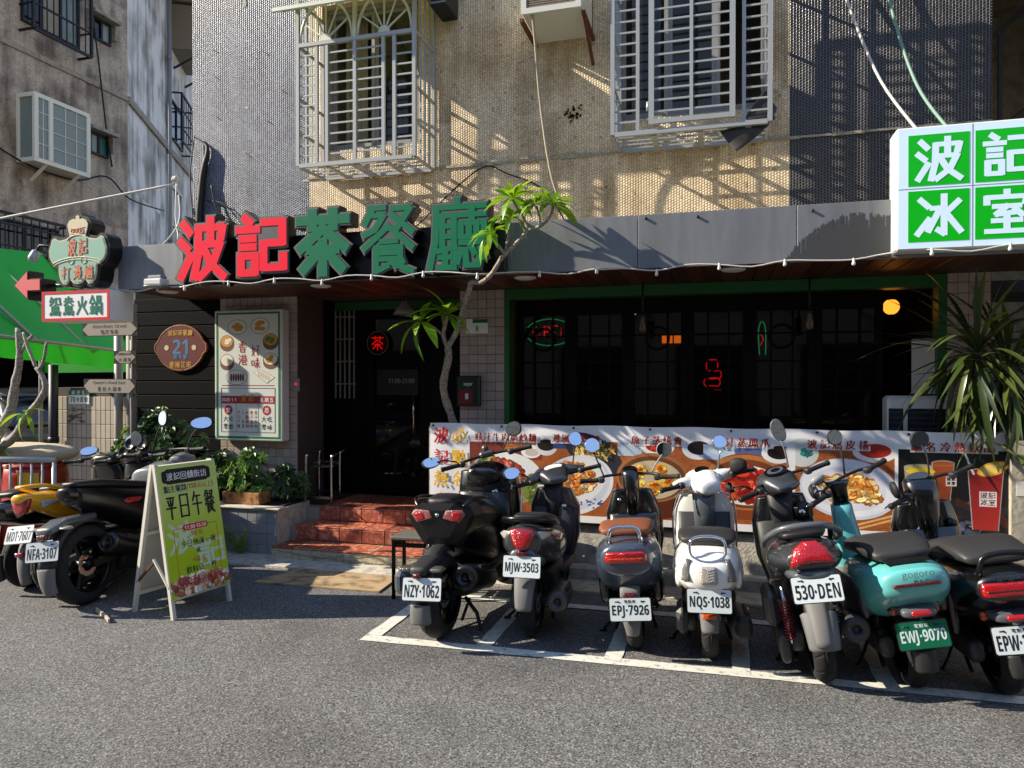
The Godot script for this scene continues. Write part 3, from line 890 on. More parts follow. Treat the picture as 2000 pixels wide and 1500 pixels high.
func building() -> void:
	var b := thing("restaurant_building", "mosaic tiled apartment building with a tea restaurant on its ground floor", "building")
	var top := 8.6
	var st := ST()
	wall_face(st, -5.245, -3.88, 2.6, top, ZW, [])
	part(b, "grey_mosaic_wall", st, M.grey_mosaic)
	st = ST()
	wall_face(st, -3.88, 0.55, 2.6, top, ZW, [WIN1, WIN2, [-1.58, -1.07, 4.66, 5.15], [-3.74, -2.72, 6.9, 8.2], [-0.88, 0.42, 6.9, 8.2]])
	part(b, "beige_mosaic_wall", st, M.beige_mosaic)
	st = ST()
	wall_face(st, 0.55, 2.0, 2.6, top, ZW, [])
	part(b, "navy_mosaic_wall", st, M.navy_mosaic)
	# back shell: sides, roof slab, rear
	st = ST()
	quad(st, Vector3(-5.245, 0, ZW), Vector3(-5.245, top, ZW), Vector3(-5.245, top, -12.5), Vector3(-5.245, 0, -12.5))
	quad(st, Vector3(2.0, 0, -12.5), Vector3(2.0, top, -12.5), Vector3(2.0, top, ZW), Vector3(2.0, 0, ZW))
	quad(st, Vector3(-5.245, 0, -12.5), Vector3(-5.245, top, -12.5), Vector3(2.0, top, -12.5), Vector3(2.0, 0, -12.5))
	span(st, Vector3(-5.3, top, -12.6), Vector3(2.05, top + 0.2, ZW + 0.05))
	span(st, Vector3(-5.24, 2.62, -12.4), Vector3(1.99, 2.8, ZW - 0.02))
	part(b, "rear_walls", st, M.old_concrete)
	# thin raised line between the storeys
	st = ST()
	var x := -3.9
	while x < 2.0:
		var l := rng.randf_range(0.10, 0.3)
		span(st, Vector3(x, 3.578 + rng.randf_range(-0.006, 0.006), ZW - 0.01), Vector3(minf(x + l, 2.0), 3.60 + rng.randf_range(-0.004, 0.006), ZW + 0.013))
		x += l * 0.98
	part(b, "string_course", st, M.old_concrete)
	# windows of the upper storey
	for w in [WIN1, WIN2]:
		var win := ST()
		span(win, Vector3(w[0] - 0.1, w[2] - 0.2, -8.4), Vector3(w[0] - 0.05, w[3] + 0.2, ZW - 0.23))
		span(win, Vector3(w[1] + 0.05, w[2] - 0.2, -8.4), Vector3(w[1] + 0.1, w[3] + 0.2, ZW - 0.23))
		span(win, Vector3(w[0] - 0.1, w[2] - 0.2, -8.45), Vector3(w[1] + 0.1, w[3] + 0.2, -8.4))
		span(win, Vector3(w[0] - 0.1, w[3] + 0.2, -8.4), Vector3(w[1] + 0.1, w[3] + 0.25, ZW - 0.23))
		span(win, Vector3(w[0] - 0.1, w[2] - 0.25, -8.4), Vector3(w[1] + 0.1, w[2] - 0.2, ZW - 0.23))
		part(b, "room", win, M.room_paint)
		win = ST()
		var z := ZW - 0.12
		for e in [[w[0], w[2], w[1], w[2] + 0.05], [w[0], w[3] - 0.05, w[1], w[3]], [w[0], w[2] + 0.051, w[0] + 0.05, w[3] - 0.051], [w[1] - 0.05, w[2] + 0.051, w[1], w[3] - 0.051]]:
			span(win, Vector3(e[0] + 0.002, e[1] + 0.002, z - 0.06), Vector3(e[2] - 0.002, e[3] - 0.002, z + 0.03))
		var f := part(b, "window", win, M.grey_plastic)
		var n := 3 if w[0] > -2.0 else 2
		var ww: float = (w[1] - w[0] - 0.1) / n
		for i in n:
			var xa: float = w[0] + 0.05 + ww * i
			win = ST()
			for e in [[xa, w[2] + 0.052, xa + 0.035, w[3] - 0.052], [xa + ww - 0.035, w[2] + 0.052, xa + ww, w[3] - 0.052], [xa + 0.036, w[2] + 0.052, xa + ww - 0.036, w[2] + 0.09], [xa + 0.036, w[3] - 0.09, xa + ww - 0.036, w[3] - 0.052]]:
				span(win, Vector3(e[0], e[1], z - 0.03 - 0.01 * (i % 2)), Vector3(e[2], e[3], z + 0.005 - 0.01 * (i % 2)))
			part(f, "sash", win, M.grey_plastic)
			if i == (0 if n == 2 else 2):
				continue
			win = ST()
			quad(win, Vector3(xa + 0.03, w[2] + 0.08, z - 0.012), Vector3(xa + 0.03, w[3] - 0.08, z - 0.012), Vector3(xa + ww - 0.03, w[3] - 0.08, z - 0.012), Vector3(xa + ww - 0.03, w[2] + 0.08, z - 0.012))
			part(f, "glass_pane", win, M.dark_glass)
		# curtain hanging to one side
		win = ST()
		var k := 0
		var cx: float = w[0] + 0.12
		while cx < w[0] + (0.34 if n == 2 else 0.2):
			var cz := z - 0.14 - 0.025 * (k % 2)
			var cz2 := z - 0.14 - 0.025 * ((k + 1) % 2)
			quad(win, Vector3(cx, w[2] + 0.1, cz), Vector3(cx, w[3], cz), Vector3(cx + 0.03, w[3], cz2), Vector3(cx + 0.03, w[2] + 0.1, cz2))
			cx += 0.03
			k += 1
		part(f, "curtain", win, M.curtain)

# one bevelled tile shared by all its copies
func tile_mesh(w: float, h: float, d: float, r := 0.003) -> ArrayMesh:
	var st := ST()
	cbox(st, Vector3.ZERO, Vector3(w, h, d), r)
	st.generate_normals()
	return st.commit()

func shopfront() -> void:
	var b := thing("shop_front", "dark ground floor front of the tea restaurant with tiled pillars and wooden canopy soffit", "shop front")
	var st := ST()
	# pillars: mortar core and their tiles
	for e in [[-4.92, -4.026, 0.5], [-2.312, -1.882, 0.4], [1.70, 1.998, 0.4]]:
		st = ST()
		span(st, Vector3(e[0], 0, ZW - e[2]), Vector3(e[1], 2.62, ZW - 0.012))
		part(b, "pillar", st, M.mortar)
	var tm := tile_mesh(0.0785, 0.0815, 0.014)
	for pl in [[-4.92, -4.026, 11, 0.42], [-2.312, -1.882, 5, 1.0], [1.70, 1.998, 4, 1.1]]:
		var pw: float = (pl[1] - pl[0]) / pl[2]
		for i in pl[2]:
			var y: float = pl[3]
			while y < 2.41:
				var tx: float = pl[0] + pw * (i + 0.5)
				var hidden: bool = tx > -4.86 and tx < -4.3 and y > 1.1 and y < 2.15
				if not hidden:
					piece(b, "tile", tm, M["pillar_tile_%d" % rng.randi_range(0, 2)], Transform3D(Basis.from_euler(Vector3(rng.randf_range(-0.006, 0.006), rng.randf_range(-0.006, 0.006), 0)).scaled(Vector3(pw / 0.0815, 1, 1)), Vector3(tx, y + 0.042, ZW - 0.006)))
				y += 0.0845
	# dark boarded wall on the left
	for i in 17:
		st = ST()
		cbox(st, Vector3(-5.46, 0.075 + i * 0.145, ZW - 0.01), Vector3(1.078, 0.138, 0.024), 0.006)
		part(b, "board", st, M.black_paint)
	st = ST()
	span(st, Vector3(-6.0, 0, ZW - 0.2), Vector3(-4.921, 2.62, ZW - 0.023))
	part(b, "board_backing", st, M.black_paint)
	# recessed entrance: side wall, back wall, door
	st = ST()
	span(st, Vector3(-4.025, 0.39, -7.3), Vector3(-3.99, 2.62, ZW - 0.51))
	span(st, Vector3(-2.35, 0.39, -7.3), Vector3(-2.313, 2.62, ZW - 0.41))
	span(st, Vector3(-4.0, 0.39, -7.12), Vector3(-3.62, 1.40, -7.02))
	span(st, Vector3(-4.0, 2.36, -7.12), Vector3(-2.35, 2.62, -7.02))
	span(st, Vector3(-3.74, 1.401, -7.12), Vector3(-3.62, 2.359, -7.02))
	span(st, Vector3(-2.92, 0.39, -7.12), Vector3(-2.36, 2.359, -7.02))
	part(b, "entrance_wall", st, M.door_black)
	st = ST()
	span(st, Vector3(-3.97, 2.35, -7.0), Vector3(-2.36, 2.44, -6.985))
	part(b, "lintel", st, M.green_paint)
	# barred side light beside the door
	st = ST()
	span(st, Vector3(-3.99, 1.402, -7.1), Vector3(-3.745, 2.355, -7.08))
	var sl := part(b, "side_light", st, M.dark_glass)
	for i in 5:
		st = ST()
		span(st, Vector3(-3.985 + i * 0.055, 1.41, -7.03), Vector3(-3.971 + i * 0.055, 2.35, -7.015))
		part(sl, "upright_bar", st, M.grey_plastic)
	for i in 4:
		st = ST()
		span(st, Vector3(-3.99, 1.56 + i * 0.24, -7.044), Vector3(-3.746, 1.575 + i * 0.24, -7.031))
		part(sl, "cross_bar", st, M.grey_plastic)
	st = ST()
	for e in [[-3.618, 0.395, -3.53, 2.355], [-3.01, 0.395, -2.922, 2.355], [-3.529, 2.25, -3.011, 2.355], [-3.529, 0.395, -3.011, 0.6], [-3.529, 1.2, -3.011, 1.27]]:
		cbox(st, Vector3((e[0] + e[2]) * 0.5, (e[1] + e[3]) * 0.5, -7.06), Vector3(e[2] - e[0], e[3] - e[1], 0.05), 0.006)
	var door := part(b, "door", st, M.door_black)
	st = ST()
	quad(st, Vector3(-3.53, 0.6, -7.06), Vector3(-3.53, 2.25, -7.06), Vector3(-3.01, 2.25, -7.06), Vector3(-3.01, 0.6, -7.06))
	part(door, "glass_pane", st, M.dark_glass)
	st = ST()
	tube(st, [Vector3(-3.06, 1.05, -7.0), Vector3(-3.06, 1.45, -7.0)], 0.014, 8)
	part(door, "handle", st, M.steel)
	st = ST()
	span(st, Vector3(-3.5, 1.45, -7.052), Vector3(-3.03, 1.72, -7.048))
	var notice := part(door, "door_notice", st, M.dark_steel)
	word(notice, "11:00-21:00", 0.3, 0.05, M.grey_plastic, Transform3D(Basis(), Vector3(-3.22, 1.6, -7.046)))
	# the dark dining room
	st = ST()
	var rm := [Vector3(-3.98, 0.30, -10.6), Vector3(1.96, 2.95, -6.62)]
	span(st, Vector3(-4.03, 0.28, -10.6), Vector3(1.99, 0.385, -6.36))
	span(st, Vector3(-4.03, 2.45, -10.6), Vector3(1.99, 2.6, -6.37))
	span(st, Vector3(-4.03, 0.386, -10.7), Vector3(1.99, 2.449, -10.6))
	span(st, Vector3(-4.03, 0.386, -10.6), Vector3(-3.992, 2.449, -7.31))
	span(st, Vector3(1.96, 0.386, -10.6), Vector3(1.995, 2.449, -6.76))
	part(b, "dining_room", st, M.wood_panelling)
	# window band: green head and jambs, sill wall, six lattice casements
	st = ST()
	span(st, Vector3(-1.88, 2.34, ZW - 0.15), Vector3(1.698, 2.432, ZW + 0.004))
	span(st, Vector3(-1.88, 1.0, ZW - 0.15), Vector3(-1.835, 2.339, ZW))
	span(st, Vector3(1.64, 1.0, ZW - 0.15), Vector3(1.698, 2.339, ZW))
	part(b, "green_frame", st, M.green_paint)
	st = ST()
	span(st, Vector3(-1.88, 0.386, ZW - 0.3), Vector3(1.70, 1.0, ZW - 0.02))
	part(b, "sill_wall", st, M.black_paint)
	for i in 6:
		var x0 := -1.833 + i * 0.522
		var w := 0.52
		var y0 := 1.005
		var y1 := 2.335
		var z := -6.60
		st = ST()
		for e in [[x0, y0, x0 + 0.055, y1], [x0 + w - 0.055, y0, x0 + w, y1], [x0 + 0.056, y1 - 0.13, x0 + w - 0.056, y1], [x0 + 0.056, y0, x0 + w - 0.056, y0 + 0.12]]:
			span(st, Vector3(e[0], e[1], z - 0.02), Vector3(e[2], e[3], z + 0.02))
		var cm := part(b, "casement", st, M.brown_frame)
		st = ST()
		for k in 2:
			span(st, Vector3(x0 + 0.165 + k * 0.175, y0 + 0.121, z - 0.008), Vector3(x0 + 0.181 + k * 0.175, y1 - 0.131, z + 0.012))
		for k in 4:
			span(st, Vector3(x0 + 0.056, y0 + 0.28 + k * 0.24, z - 0.006), Vector3(x0 + w - 0.056, y0 + 0.296 + k * 0.24, z + 0.009))
		var ring := []
		for k in 25:
			ring.append(Vector3(x0 + w * 0.5 + cos(TAU * k / 24.0) * 0.1, y0 + (0.98 if i % 2 == 0 else 0.6) + sin(TAU * k / 24.0) * 0.1, z + 0.004))
		tube(st, ring, 0.012, 6)
		part(cm, "lattice", st, M.brown_frame)
		st = ST()
		quad(st, Vector3(x0 + 0.05, y0 + 0.1, z - 0.012), Vector3(x0 + 0.05, y1 - 0.1, z - 0.012), Vector3(x0 + w - 0.05, y1 - 0.1, z - 0.012), Vector3(x0 + w - 0.05, y0 + 0.1, z - 0.012))
		part(cm, "glass_pane", st, M.glass)
	# canopy: slab, soffit planks, fascia panels
	st = ST()
	span(st, Vector3(-5.29, 2.46, ZW + 0.001), Vector3(2.3, 2.80, ZF - 0.03))
	part(b, "canopy_slab", st, M.old_concrete)
	var px := -5.28
	while px < 2.28:
		st = ST()
		cbox(st, Vector3(px + 0.0625, 2.446, (ZW + ZF) * 0.5 - 0.01), Vector3(0.121, 0.02, ZF - ZW - 0.03), 0.005)
		part(b, "soffit_plank", st, M["soffit_wood_%d" % rng.randi_range(0, 2)])
		px += 0.126
	var seams := [-5.3, -3.0, -0.58, 0.52, 2.3]
	for i in seams.size() - 1:
		st = ST()
		cbox(st, Vector3((seams[i] + seams[i + 1]) * 0.5, 2.632, ZF - 0.012), Vector3(seams[i + 1] - seams[i] - 0.004, 0.396, 0.024), 0.003)
		part(b, "fascia_panel", st, M.fascia_metal)
	st = ST()
	span(st, Vector3(-5.3, 2.434, ZW), Vector3(-5.291, 2.83, ZF - 0.026))
	part(b, "fascia_panel", st, M.fascia_metal)
	# water stain on the fascia: ragged outline with streaks, as thick as a film of dirt
	st = ST()
	var sx := 0.44
	while sx < 1.108:
		var t := (sx - 0.44) / 0.66
		var w := rng.randf_range(0.004, 0.010)
		var hh := 2.455 + 0.30 * pow(clampf(sin(clampf(t * 1.15, 0.0, 1.0) * PI * 0.60), 0.0, 1.0), 0.8) - (0.05 * (t - 0.6) if t > 0.6 else 0.0)
		hh += rng.randf_range(-0.012, 0.012) - (rng.randf_range(0.02, 0.09) if rng.randf() < 0.2 else 0.0)
		hh = maxf(hh, 2.45)
		quad(st, Vector3(sx, 2.438, ZF + 0.0015), Vector3(sx, hh, ZF + 0.0015), Vector3(sx + w, hh - rng.randf_range(0.0, 0.01), ZF + 0.0015), Vector3(sx + w, 2.438, ZF + 0.0015))
		sx += w
	var fs := part(b, "water_stain", st, M.fascia_stain)
	for s in [[-0.15, 2.79], [0.62, 2.785], [-4.35, 2.8], [-0.52, 2.8]]:
		st = ST()
		tube(st, [Vector3(s[0], s[1], ZF), Vector3(s[0], s[1], ZF + 0.02)], 0.01, 8)
		part(b, "fixing_bolt", st, M.cable_black)
	for s in [-4.95, -3.35, -1.5, 0.1]:
		st = ST()
		lathe(st, Vector3(s, 2.4355, -5.66), Vector3.DOWN, [[0.0, 0.018], [0.06, 0.016], [0.085, 0.008], [0.09, 0.0]], 20)
		part(b, "downlight", st, M.white_plastic)
	# raised bed wall that carries the food banner
	st = ST()
	span(st, Vector3(-2.42, 0, -5.99), Vector3(1.95, 1.21, -5.868))
	part(b, "bed_wall", st, M.concrete)
	st = ST()
	span(st, Vector3(-2.30, 0.3, -6.35), Vector3(1.95, 0.95, -5.991))
	part(b, "planting_bed", st, M.soil)
	st = ST()
	cbox(st, Vector3(-0.23, 0.06, -5.80), Vector3(4.3, 0.12, 0.12), 0.02)
	part(b, "wall_footing", st, M.concrete)
	# entrance steps
	grained(mat("kerb_concrete", Color(1.0, 0.97, 0.88), 0.9), M.concrete.albedo_texture, 0.5, M.concrete.heightmap_texture, 0.3)
	var s := thing("entrance_steps", "three terracotta tiled steps with a cracked concrete kerb at the doorway", "steps")
	st = ST()
	span(st, Vector3(-3.86, 0.0, -5.97), Vector3(-2.42, 0.118, -5.67))
	part(s, "concrete_kerb", st, M.kerb_concrete)
	st = ST()
	span(st, Vector3(-3.86, 0.0, -7.0), Vector3(-2.43, 0.24, -5.985))
	span(st, Vector3(-3.98, 0.0, -7.0), Vector3(-2.35, 0.375, -6.26))
	span(st, Vector3(-4.02, 0.0, -7.02), Vector3(-2.314, 0.377, -6.32))
	part(s, "step_core", st, M.light_mortar)
	var levels := [[0.118, -5.662, 0.30, -3.86, -2.43, 0.0], [0.255, -5.962, 0.29, -3.80, -2.43, 0.13], [0.39, -6.242, 0.78, -3.72, -2.36, 0.13]]
	for lv in levels:
		var n := 6
		var tw: float = (lv[4] - lv[3]) / n
		var off := 0.0
		for i in n:
			var cx: float = lv[3] + tw * (i + 0.5)
			var mm = M["terracotta_%d" % rng.randi_range(0, 2)]
			st = ST()
			cbox(st, Vector3(cx, lv[0] - 0.006, lv[1] - lv[2] * 0.5), Vector3(tw - 0.007, 0.014, lv[2] - 0.003), 0.004)
			part(s, "tread_tile", st, mm)
			if lv[5] > 0.0:
				st = ST()
				cbox(st, Vector3(cx, lv[0] - 0.071, lv[1] - 0.006), Vector3(tw - 0.007, 0.113, 0.014), 0.004)
				part(s, "riser_tile", st, M["terracotta_%d" % rng.randi_range(0, 2)])
	# cracks along the kerb
	st = ST()
	for q in 3:
		var cx := -3.82 + q * 0.2
		var cy := 0.085 - q * 0.02
		for k in 26:
			var nx := cx + rng.randf_range(0.02, 0.06)
			var ny := clampf(cy + rng.randf_range(-0.016, 0.016), 0.03, 0.1)
			if nx > -2.45:
				break
			bar(st, Vector3(cx, cy, -5.6695), Vector3(nx, ny, -5.6695), 0.003, 0.0022)
			cx = nx
			cy = ny
	part(s, "crack", st, M.mortar)

	# planter left of the steps
	var pl := thing("tiled_planter", "low planter faced with grey square tiles left of the steps", "planter")
	st = ST()
	span(st, Vector3(-5.9, 0, -6.32), Vector3(-3.87, 0.425, -5.775))
	part(pl, "core", st, M.concrete)
	st = ST()
	cbox(st, Vector3(-4.87, 0.434, -5.80), Vector3(2.08, 0.018, 0.12), 0.005)
	part(pl, "coping", st, M.concrete)
	tm = tile_mesh(0.098, 0.098, 0.014)
	for i in 20:
		for j in 4:
			piece(pl, "tile", tm, M["planter_tile_%d" % rng.randi_range(0, 2)], Transform3D(Basis(), Vector3(-3.92 - i * 0.1015, 0.05 + j * 0.1015, -5.769)))
	st = ST()
	span(st, Vector3(-5.85, 0.4255, -6.30), Vector3(-3.9, 0.44, -5.87))
	part(pl, "soil", st, M.soil)
# ---------------------------------------------------------------- other buildings
# a window box on a wall: local x along the wall, y up, z out of the wall
func bars_window(p: Node3D, at: Transform3D, w: float, h: float, deep: float, m: Material, nv: int, rows: Array) -> void:
	var st := ST()
	var f := [Vector3(-w / 2, -h / 2, deep), Vector3(w / 2, -h / 2, deep), Vector3(w / 2, h / 2, deep), Vector3(-w / 2, h / 2, deep)]
	for k in 4:
		bar(st, at * f[k], at * f[(k + 1) % 4], 0.05, 0.05)
		bar(st, at * f[k], at * (f[k] * Vector3(1, 1, 0)), 0.04, 0.04)
	for i in range(1, nv):
		bar(st, at * Vector3(-w / 2 + w * i / nv, -h / 2, deep), at * Vector3(-w / 2 + w * i / nv, h / 2, deep), 0.018, 0.018)
	for r in rows:
		bar(st, at * Vector3(-w / 2, r, deep), at * Vector3(w / 2, r, deep), 0.035, 0.03)
		bar(st, at * Vector3(-w / 2, r, deep), at * Vector3(-w / 2, r, 0), 0.03, 0.03)
		bar(st, at * Vector3(w / 2, r, deep), at * Vector3(w / 2, r, 0), 0.03, 0.03)
	part(p, "window_bars", st, m)

func plain_window(p: Node3D, at: Transform3D, w: float, h: float, frame: Material, panes: Array) -> void:
	var st := ST()
	for e in [[0.0, h / 2 - 0.02, w, 0.04], [0.0, -h / 2 + 0.02, w, 0.04], [-w / 2 + 0.02, 0.0, 0.04, h - 0.082], [w / 2 - 0.02, 0.0, 0.04, h - 0.082]]:
		box(st, at * Vector3(e[0], e[1], 0.02), Vector3(e[2], e[3], 0.08), at.basis)
	var n := panes.size()
	for i in range(1, n):
		box(st, at * Vector3(-w / 2 + w * i / n, 0, 0.02), Vector3(0.05, h - 0.082, 0.06), at.basis)
	var f := part(p, "window", st, frame)
	for i in n:
		st = ST()
		box(st, at * Vector3(-w / 2 + w * (i + 0.5) / n, 0, 0.012), Vector3(w / n - 0.06, h - 0.08, 0.012), at.basis)
		part(f, "window_pane", st, panes[i])

func wall_strip(st: SurfaceTool, a: Vector3, b: Vector3, y0: float, y1: float, tile := 0.92) -> void:
	var l := a.distance_to(b)
	uvquad(st, [Vector3(a.x, y0, a.z), Vector3(a.x, y1, a.z), Vector3(b.x, y1, b.z), Vector3(b.x, y0, b.z)],
		[Vector2(0, -y0) / tile, Vector2(0, -y1) / tile, Vector2(l, -y1) / tile, Vector2(l, -y0) / tile],
		[Vector2(0, -y0) / 5.0, Vector2(0, -y1) / 5.0, Vector2(l, -y1) / 5.0, Vector2(l, -y0) / 5.0])

func neighbours() -> void:
	mat("aged_frame", Color(0.90, 0.88, 0.80), 0.6)
	var b := thing("old_apartment_building", "soot streaked brown apartment block with barred windows across the alley", "building")
	var top := 13.0
	var st := ST()
	wall_strip(st, Vector3(-13, 0, -8.6), Vector3(-13, 0, -13.6), 0, top, 1.3)
	part(b, "mosaic_wall", st, M.brown_mosaic)
	st = ST()
	var d2 := Vector3(-0.47, 0, -0.883).normalized()
	var e0 := Vector3(-13, 0, -13.6)
	var e1 := e0 + d2 * 8.5
	wall_strip(st, e0, e1, 0, top, 6.0)
	part(b, "plaster_wall", st, M.plaster)
	st = ST()
	wall_strip(st, Vector3(-20, 0, -8.6), Vector3(-13, 0, -8.6), 0, top, 6.0)
	wall_strip(st, e1, e1 + Vector3(-6, 0, 0), 0, top, 6.0)
	span(st, Vector3(-20, top, -20), Vector3(-13, top + 0.2, -8.6))
	part(b, "rear_walls", st, M.old_concrete)
	st = ST()
	bar(st, Vector3(-12.98, 8.0, -8.6), Vector3(-12.98, 8.0, -13.6), 0.05, 0.10)
	bar(st, e0 + Vector3(0.03, 7.99, 0), e1 + Vector3(0.03, 8.0, 0), 0.08, 0.16)
	part(b, "floor_ledge", st, M.old_concrete)
	var A := func(z: float, y: float) -> Transform3D:      # on the mosaic wall, facing +x
		return Transform3D(Basis(Vector3(0, 0, -1), Vector3.UP, Vector3(1, 0, 0)), Vector3(-13, y, z))
	var n2 := Vector3(-d2.z, 0, d2.x)
	if n2.x < 0.0:
		n2 = -n2
	var B := func(t: float, y: float) -> Transform3D:      # on the plaster wall
		return Transform3D(Basis(d2, Vector3.UP, n2), e0 + d2 * t + Vector3(0, y, 0))
	# upper barred window with a curtain half open
	plain_window(b, A.call(-11.6, 9.4), 1.3, 1.7, M.dark_steel, [M.dark_glass, M.curtain, M.frosted])
	bars_window(b, A.call(-11.6, 9.3), 1.34, 1.9, 0.35, M.dark_steel, 9, [-0.45, 0.3])
	# white bay window below it
	var t: Transform3D = A.call(-11.5, 6.45)
	st = ST()
	for e in [[0.0, 0.62, 1.28, 0.08, 0.46], [0.0, -0.62, 1.28, 0.08, 0.46]]:
		box(st, t * Vector3(e[0], e[1], 0.21), Vector3(e[2], e[3], e[4]), t.basis)
	for e in [[-0.6, 0.42], [0.6, 0.42], [-0.6, 0.02], [0.6, 0.02], [-0.28, 0.42]]:
		box(st, t * Vector3(e[0], 0, e[1]), Vector3(0.085, 1.16, 0.06), t.basis)
	var bay := part(b, "bay_window", st, M.aged_frame)
	st = ST()
	for k in 2:
		box(st, t * Vector3(-0.05 + 0.26 * (k + 0.5) - 0.02, 0, 0.425), Vector3(0.012, 1.14, 0.014), t.basis)
	for k in 3:
		box(st, t * Vector3(0.16, -0.3 + 0.3 * k, 0.425), Vector3(0.8, 0.012, 0.014), t.basis)
		box(st, t * Vector3(-0.44, -0.3 + 0.3 * k, 0.425), Vector3(0.24, 0.012, 0.014), t.basis)
	box(st, t * Vector3(-0.44, 0, 0.425), Vector3(0.012, 1.14, 0.013), t.basis)
	part(bay, "glazing_bars", st, M.aged_frame)
	st = ST()
	box(st, t * Vector3(0.16, 0, 0.412), Vector3(0.8, 1.15, 0.008), t.basis)
	part(bay, "window_pane", st, M.frosted)
	st = ST()
	box(st, t * Vector3(-0.44, 0, 0.412), Vector3(0.24, 1.15, 0.008), t.basis)
	part(bay, "window_pane", st, M.frosted)
	for s in [-1.0, 1.0]:
		st = ST()
		box(st, t * Vector3(0.6 * s, 0, 0.22), Vector3(0.012, 1.15, 0.34), t.basis)
		part(bay, "window_pane", st, M.frosted)
	for s in [-0.35, 0.4]:
		st = ST()
		bar(st, t * Vector3(s, -0.66, 0.40), t * Vector3(s, -0.95, 0.0), 0.05, 0.04)
		part(bay, "bracket", st, M.aged_frame)
	# small bathroom windows with concrete hoods
	for e in [[-12.84, 9.2, 0], [-12.76, 6.7, 1]]:
		t = A.call(e[0], e[1])
		plain_window(b, t, 0.5, 0.46, M.dark_steel, [M.frosted, M.teal_sheet] if e[2] else [M.dark_glass, M.frosted])
		st = ST()
		box(st, t * Vector3(0, 0.29, 0.12), Vector3(0.72, 0.07, 0.24), t.basis)
		box(st, t * Vector3(-0.33, 0.10, 0.06), Vector3(0.07, 0.36, 0.12), t.basis)
		box(st, t * Vector3(0.33, 0.10, 0.06), Vector3(0.07, 0.36, 0.12), t.basis)
		part(b, "window_hood", st, M.old_concrete)
	# lower barred window half hidden by the signs
	t = A.call(-11.0, 4.1)
	plain_window(b, t, 1.5, 1.1, M.dark_steel, [M.dark_glass, M.dark_glass])
	bars_window(b, t, 1.6, 1.2, 0.3, M.dark_steel, 9, [0.0, 0.4])
	# plaster side: down pipe, window cages, metal box
	st = ST()
	tube(st, [B.call(3.46, 0.0) * Vector3(0, 0, 0.09), B.call(3.46, 12.9) * Vector3(0, 0, 0.09)], 0.06, 8)
	for y in [3.0, 5.4, 7.8, 10.4]:
		tube(st, [B.call(3.46, y) * Vector3(0, 0, 0.09), B.call(3.46, y + 0.1) * Vector3(0, 0, 0.09)], 0.075, 8)
	part(b, "down_pipe", st, M.grey_plastic)
	t = B.call(4.5, 8.95)
	plain_window(b, t, 1.5, 1.1, M.dark_steel, [M.dark_glass, M.frosted])
	bars_window(b, t, 1.6, 1.3, 0.35, M.dark_steel, 6, [-0.3, 0.2])
	t = B.call(4.35, 6.5)
	plain_window(b, t, 1.5, 1.1, M.aged_frame, [M.frosted, M.dark_glass])
	t = B.call(5.0, 11.6)
	st = ST()
	box(st, t * Vector3(0, 0, 0.4), Vector3(1.9, 1.25, 0.8), t.basis)
	box(st, t * Vector3(0, 0.7, 0.42), Vector3(2.1, 0.05, 0.95), t.basis)
	part(b, "metal_window_box", st, M.ac_grille)
	for s in [-0.7, 0.7]:
		st = ST()
		bar(st, t * Vector3(s, -0.64, 0.7), t * Vector3(s, -1.1, 0.0), 0.05, 0.05)
		part(b, "bracket", st, M.dark_steel)
	# cables drooping across the wall
	for c in [[[-12.95, 6.9, -8.7], [-12.9, 5.9, -10.5], [-12.9, 5.75, -12.0], [-12.9, 6.05, -12.9], [-12.85, 5.7, -13.5], [-13.6, 5.9, -15.4]], [[-12.95, 9.9, -12.5], [-12.92, 8.6, -12.7], [-12.92, 7.2, -12.9], [-12.9, 6.3, -13.05]]]:
		var pts := []
		for p in c:
			pts.append(Vector3(p[0], p[1], p[2]))
		st = ST()
		tube(st, curve(pts, 5), 0.018, 5)
		part(b, "drooping_cable", st, M.cable_black)

	# tiled end wall with the house number
	var w := thing("tiled_end_wall", "low end wall of tall narrow cream tiles behind the parked motorcycles", "wall")
	st = ST()
	span(st, Vector3(-7.44, 0, -7.4), Vector3(-6.02, 1.52, -6.612))
	part(w, "core", st, M.mortar)
	var tm := tile_mesh(0.0635, 0.152, 0.014)
	for i in 21:
		for j in 9:
			if j < 1:
				continue
			piece(w, "tile", tm, M["stone_tile_%d" % rng.randi_range(0, 2)], Transform3D(Basis(), Vector3(-7.405 + i * 0.0675, 0.08 + j * 0.158, -6.606)))
	# front of the neighbouring stall: dark recess behind the green canopy
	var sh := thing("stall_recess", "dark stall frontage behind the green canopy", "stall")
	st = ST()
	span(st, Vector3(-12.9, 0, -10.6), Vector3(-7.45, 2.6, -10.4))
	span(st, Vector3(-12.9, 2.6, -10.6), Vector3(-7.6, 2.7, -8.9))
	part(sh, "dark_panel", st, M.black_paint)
	# right hand neighbour: dark passage with stairs and a rough wall in front
	var r := thing("passage_building", "unlit building with an iron stair at the dark passage beyond the navy tiles", "building")
	st = ST()
	span(st, Vector3(2.01, 0, -12), Vector3(7, 9, -9.2))
	span(st, Vector3(3.9, 0, -9.2), Vector3(7, 9, -5.0))
	span(st, Vector3(2.01, 5.6, -9.2), Vector3(3.9, 5.75, -5.2))
	part(r, "wall", st, M.old_concrete)
	st = ST()
	bar(st, Vector3(2.05, 3.4, -7.2), Vector3(3.9, 5.0, -7.6), 0.06, 0.22)
	bar(st, Vector3(2.05, 4.4, -7.2), Vector3(3.9, 6.0, -7.6), 0.04, 0.05)
	for i in 8:
		var k := i / 7.0
		bar(st, Vector3(2.1 + 1.7 * k, 3.45 + 1.47 * k, -7.2 - 0.37 * k), Vector3(2.1 + 1.7 * k, 4.42 + 1.47 * k, -7.2 - 0.37 * k), 0.03, 0.03)
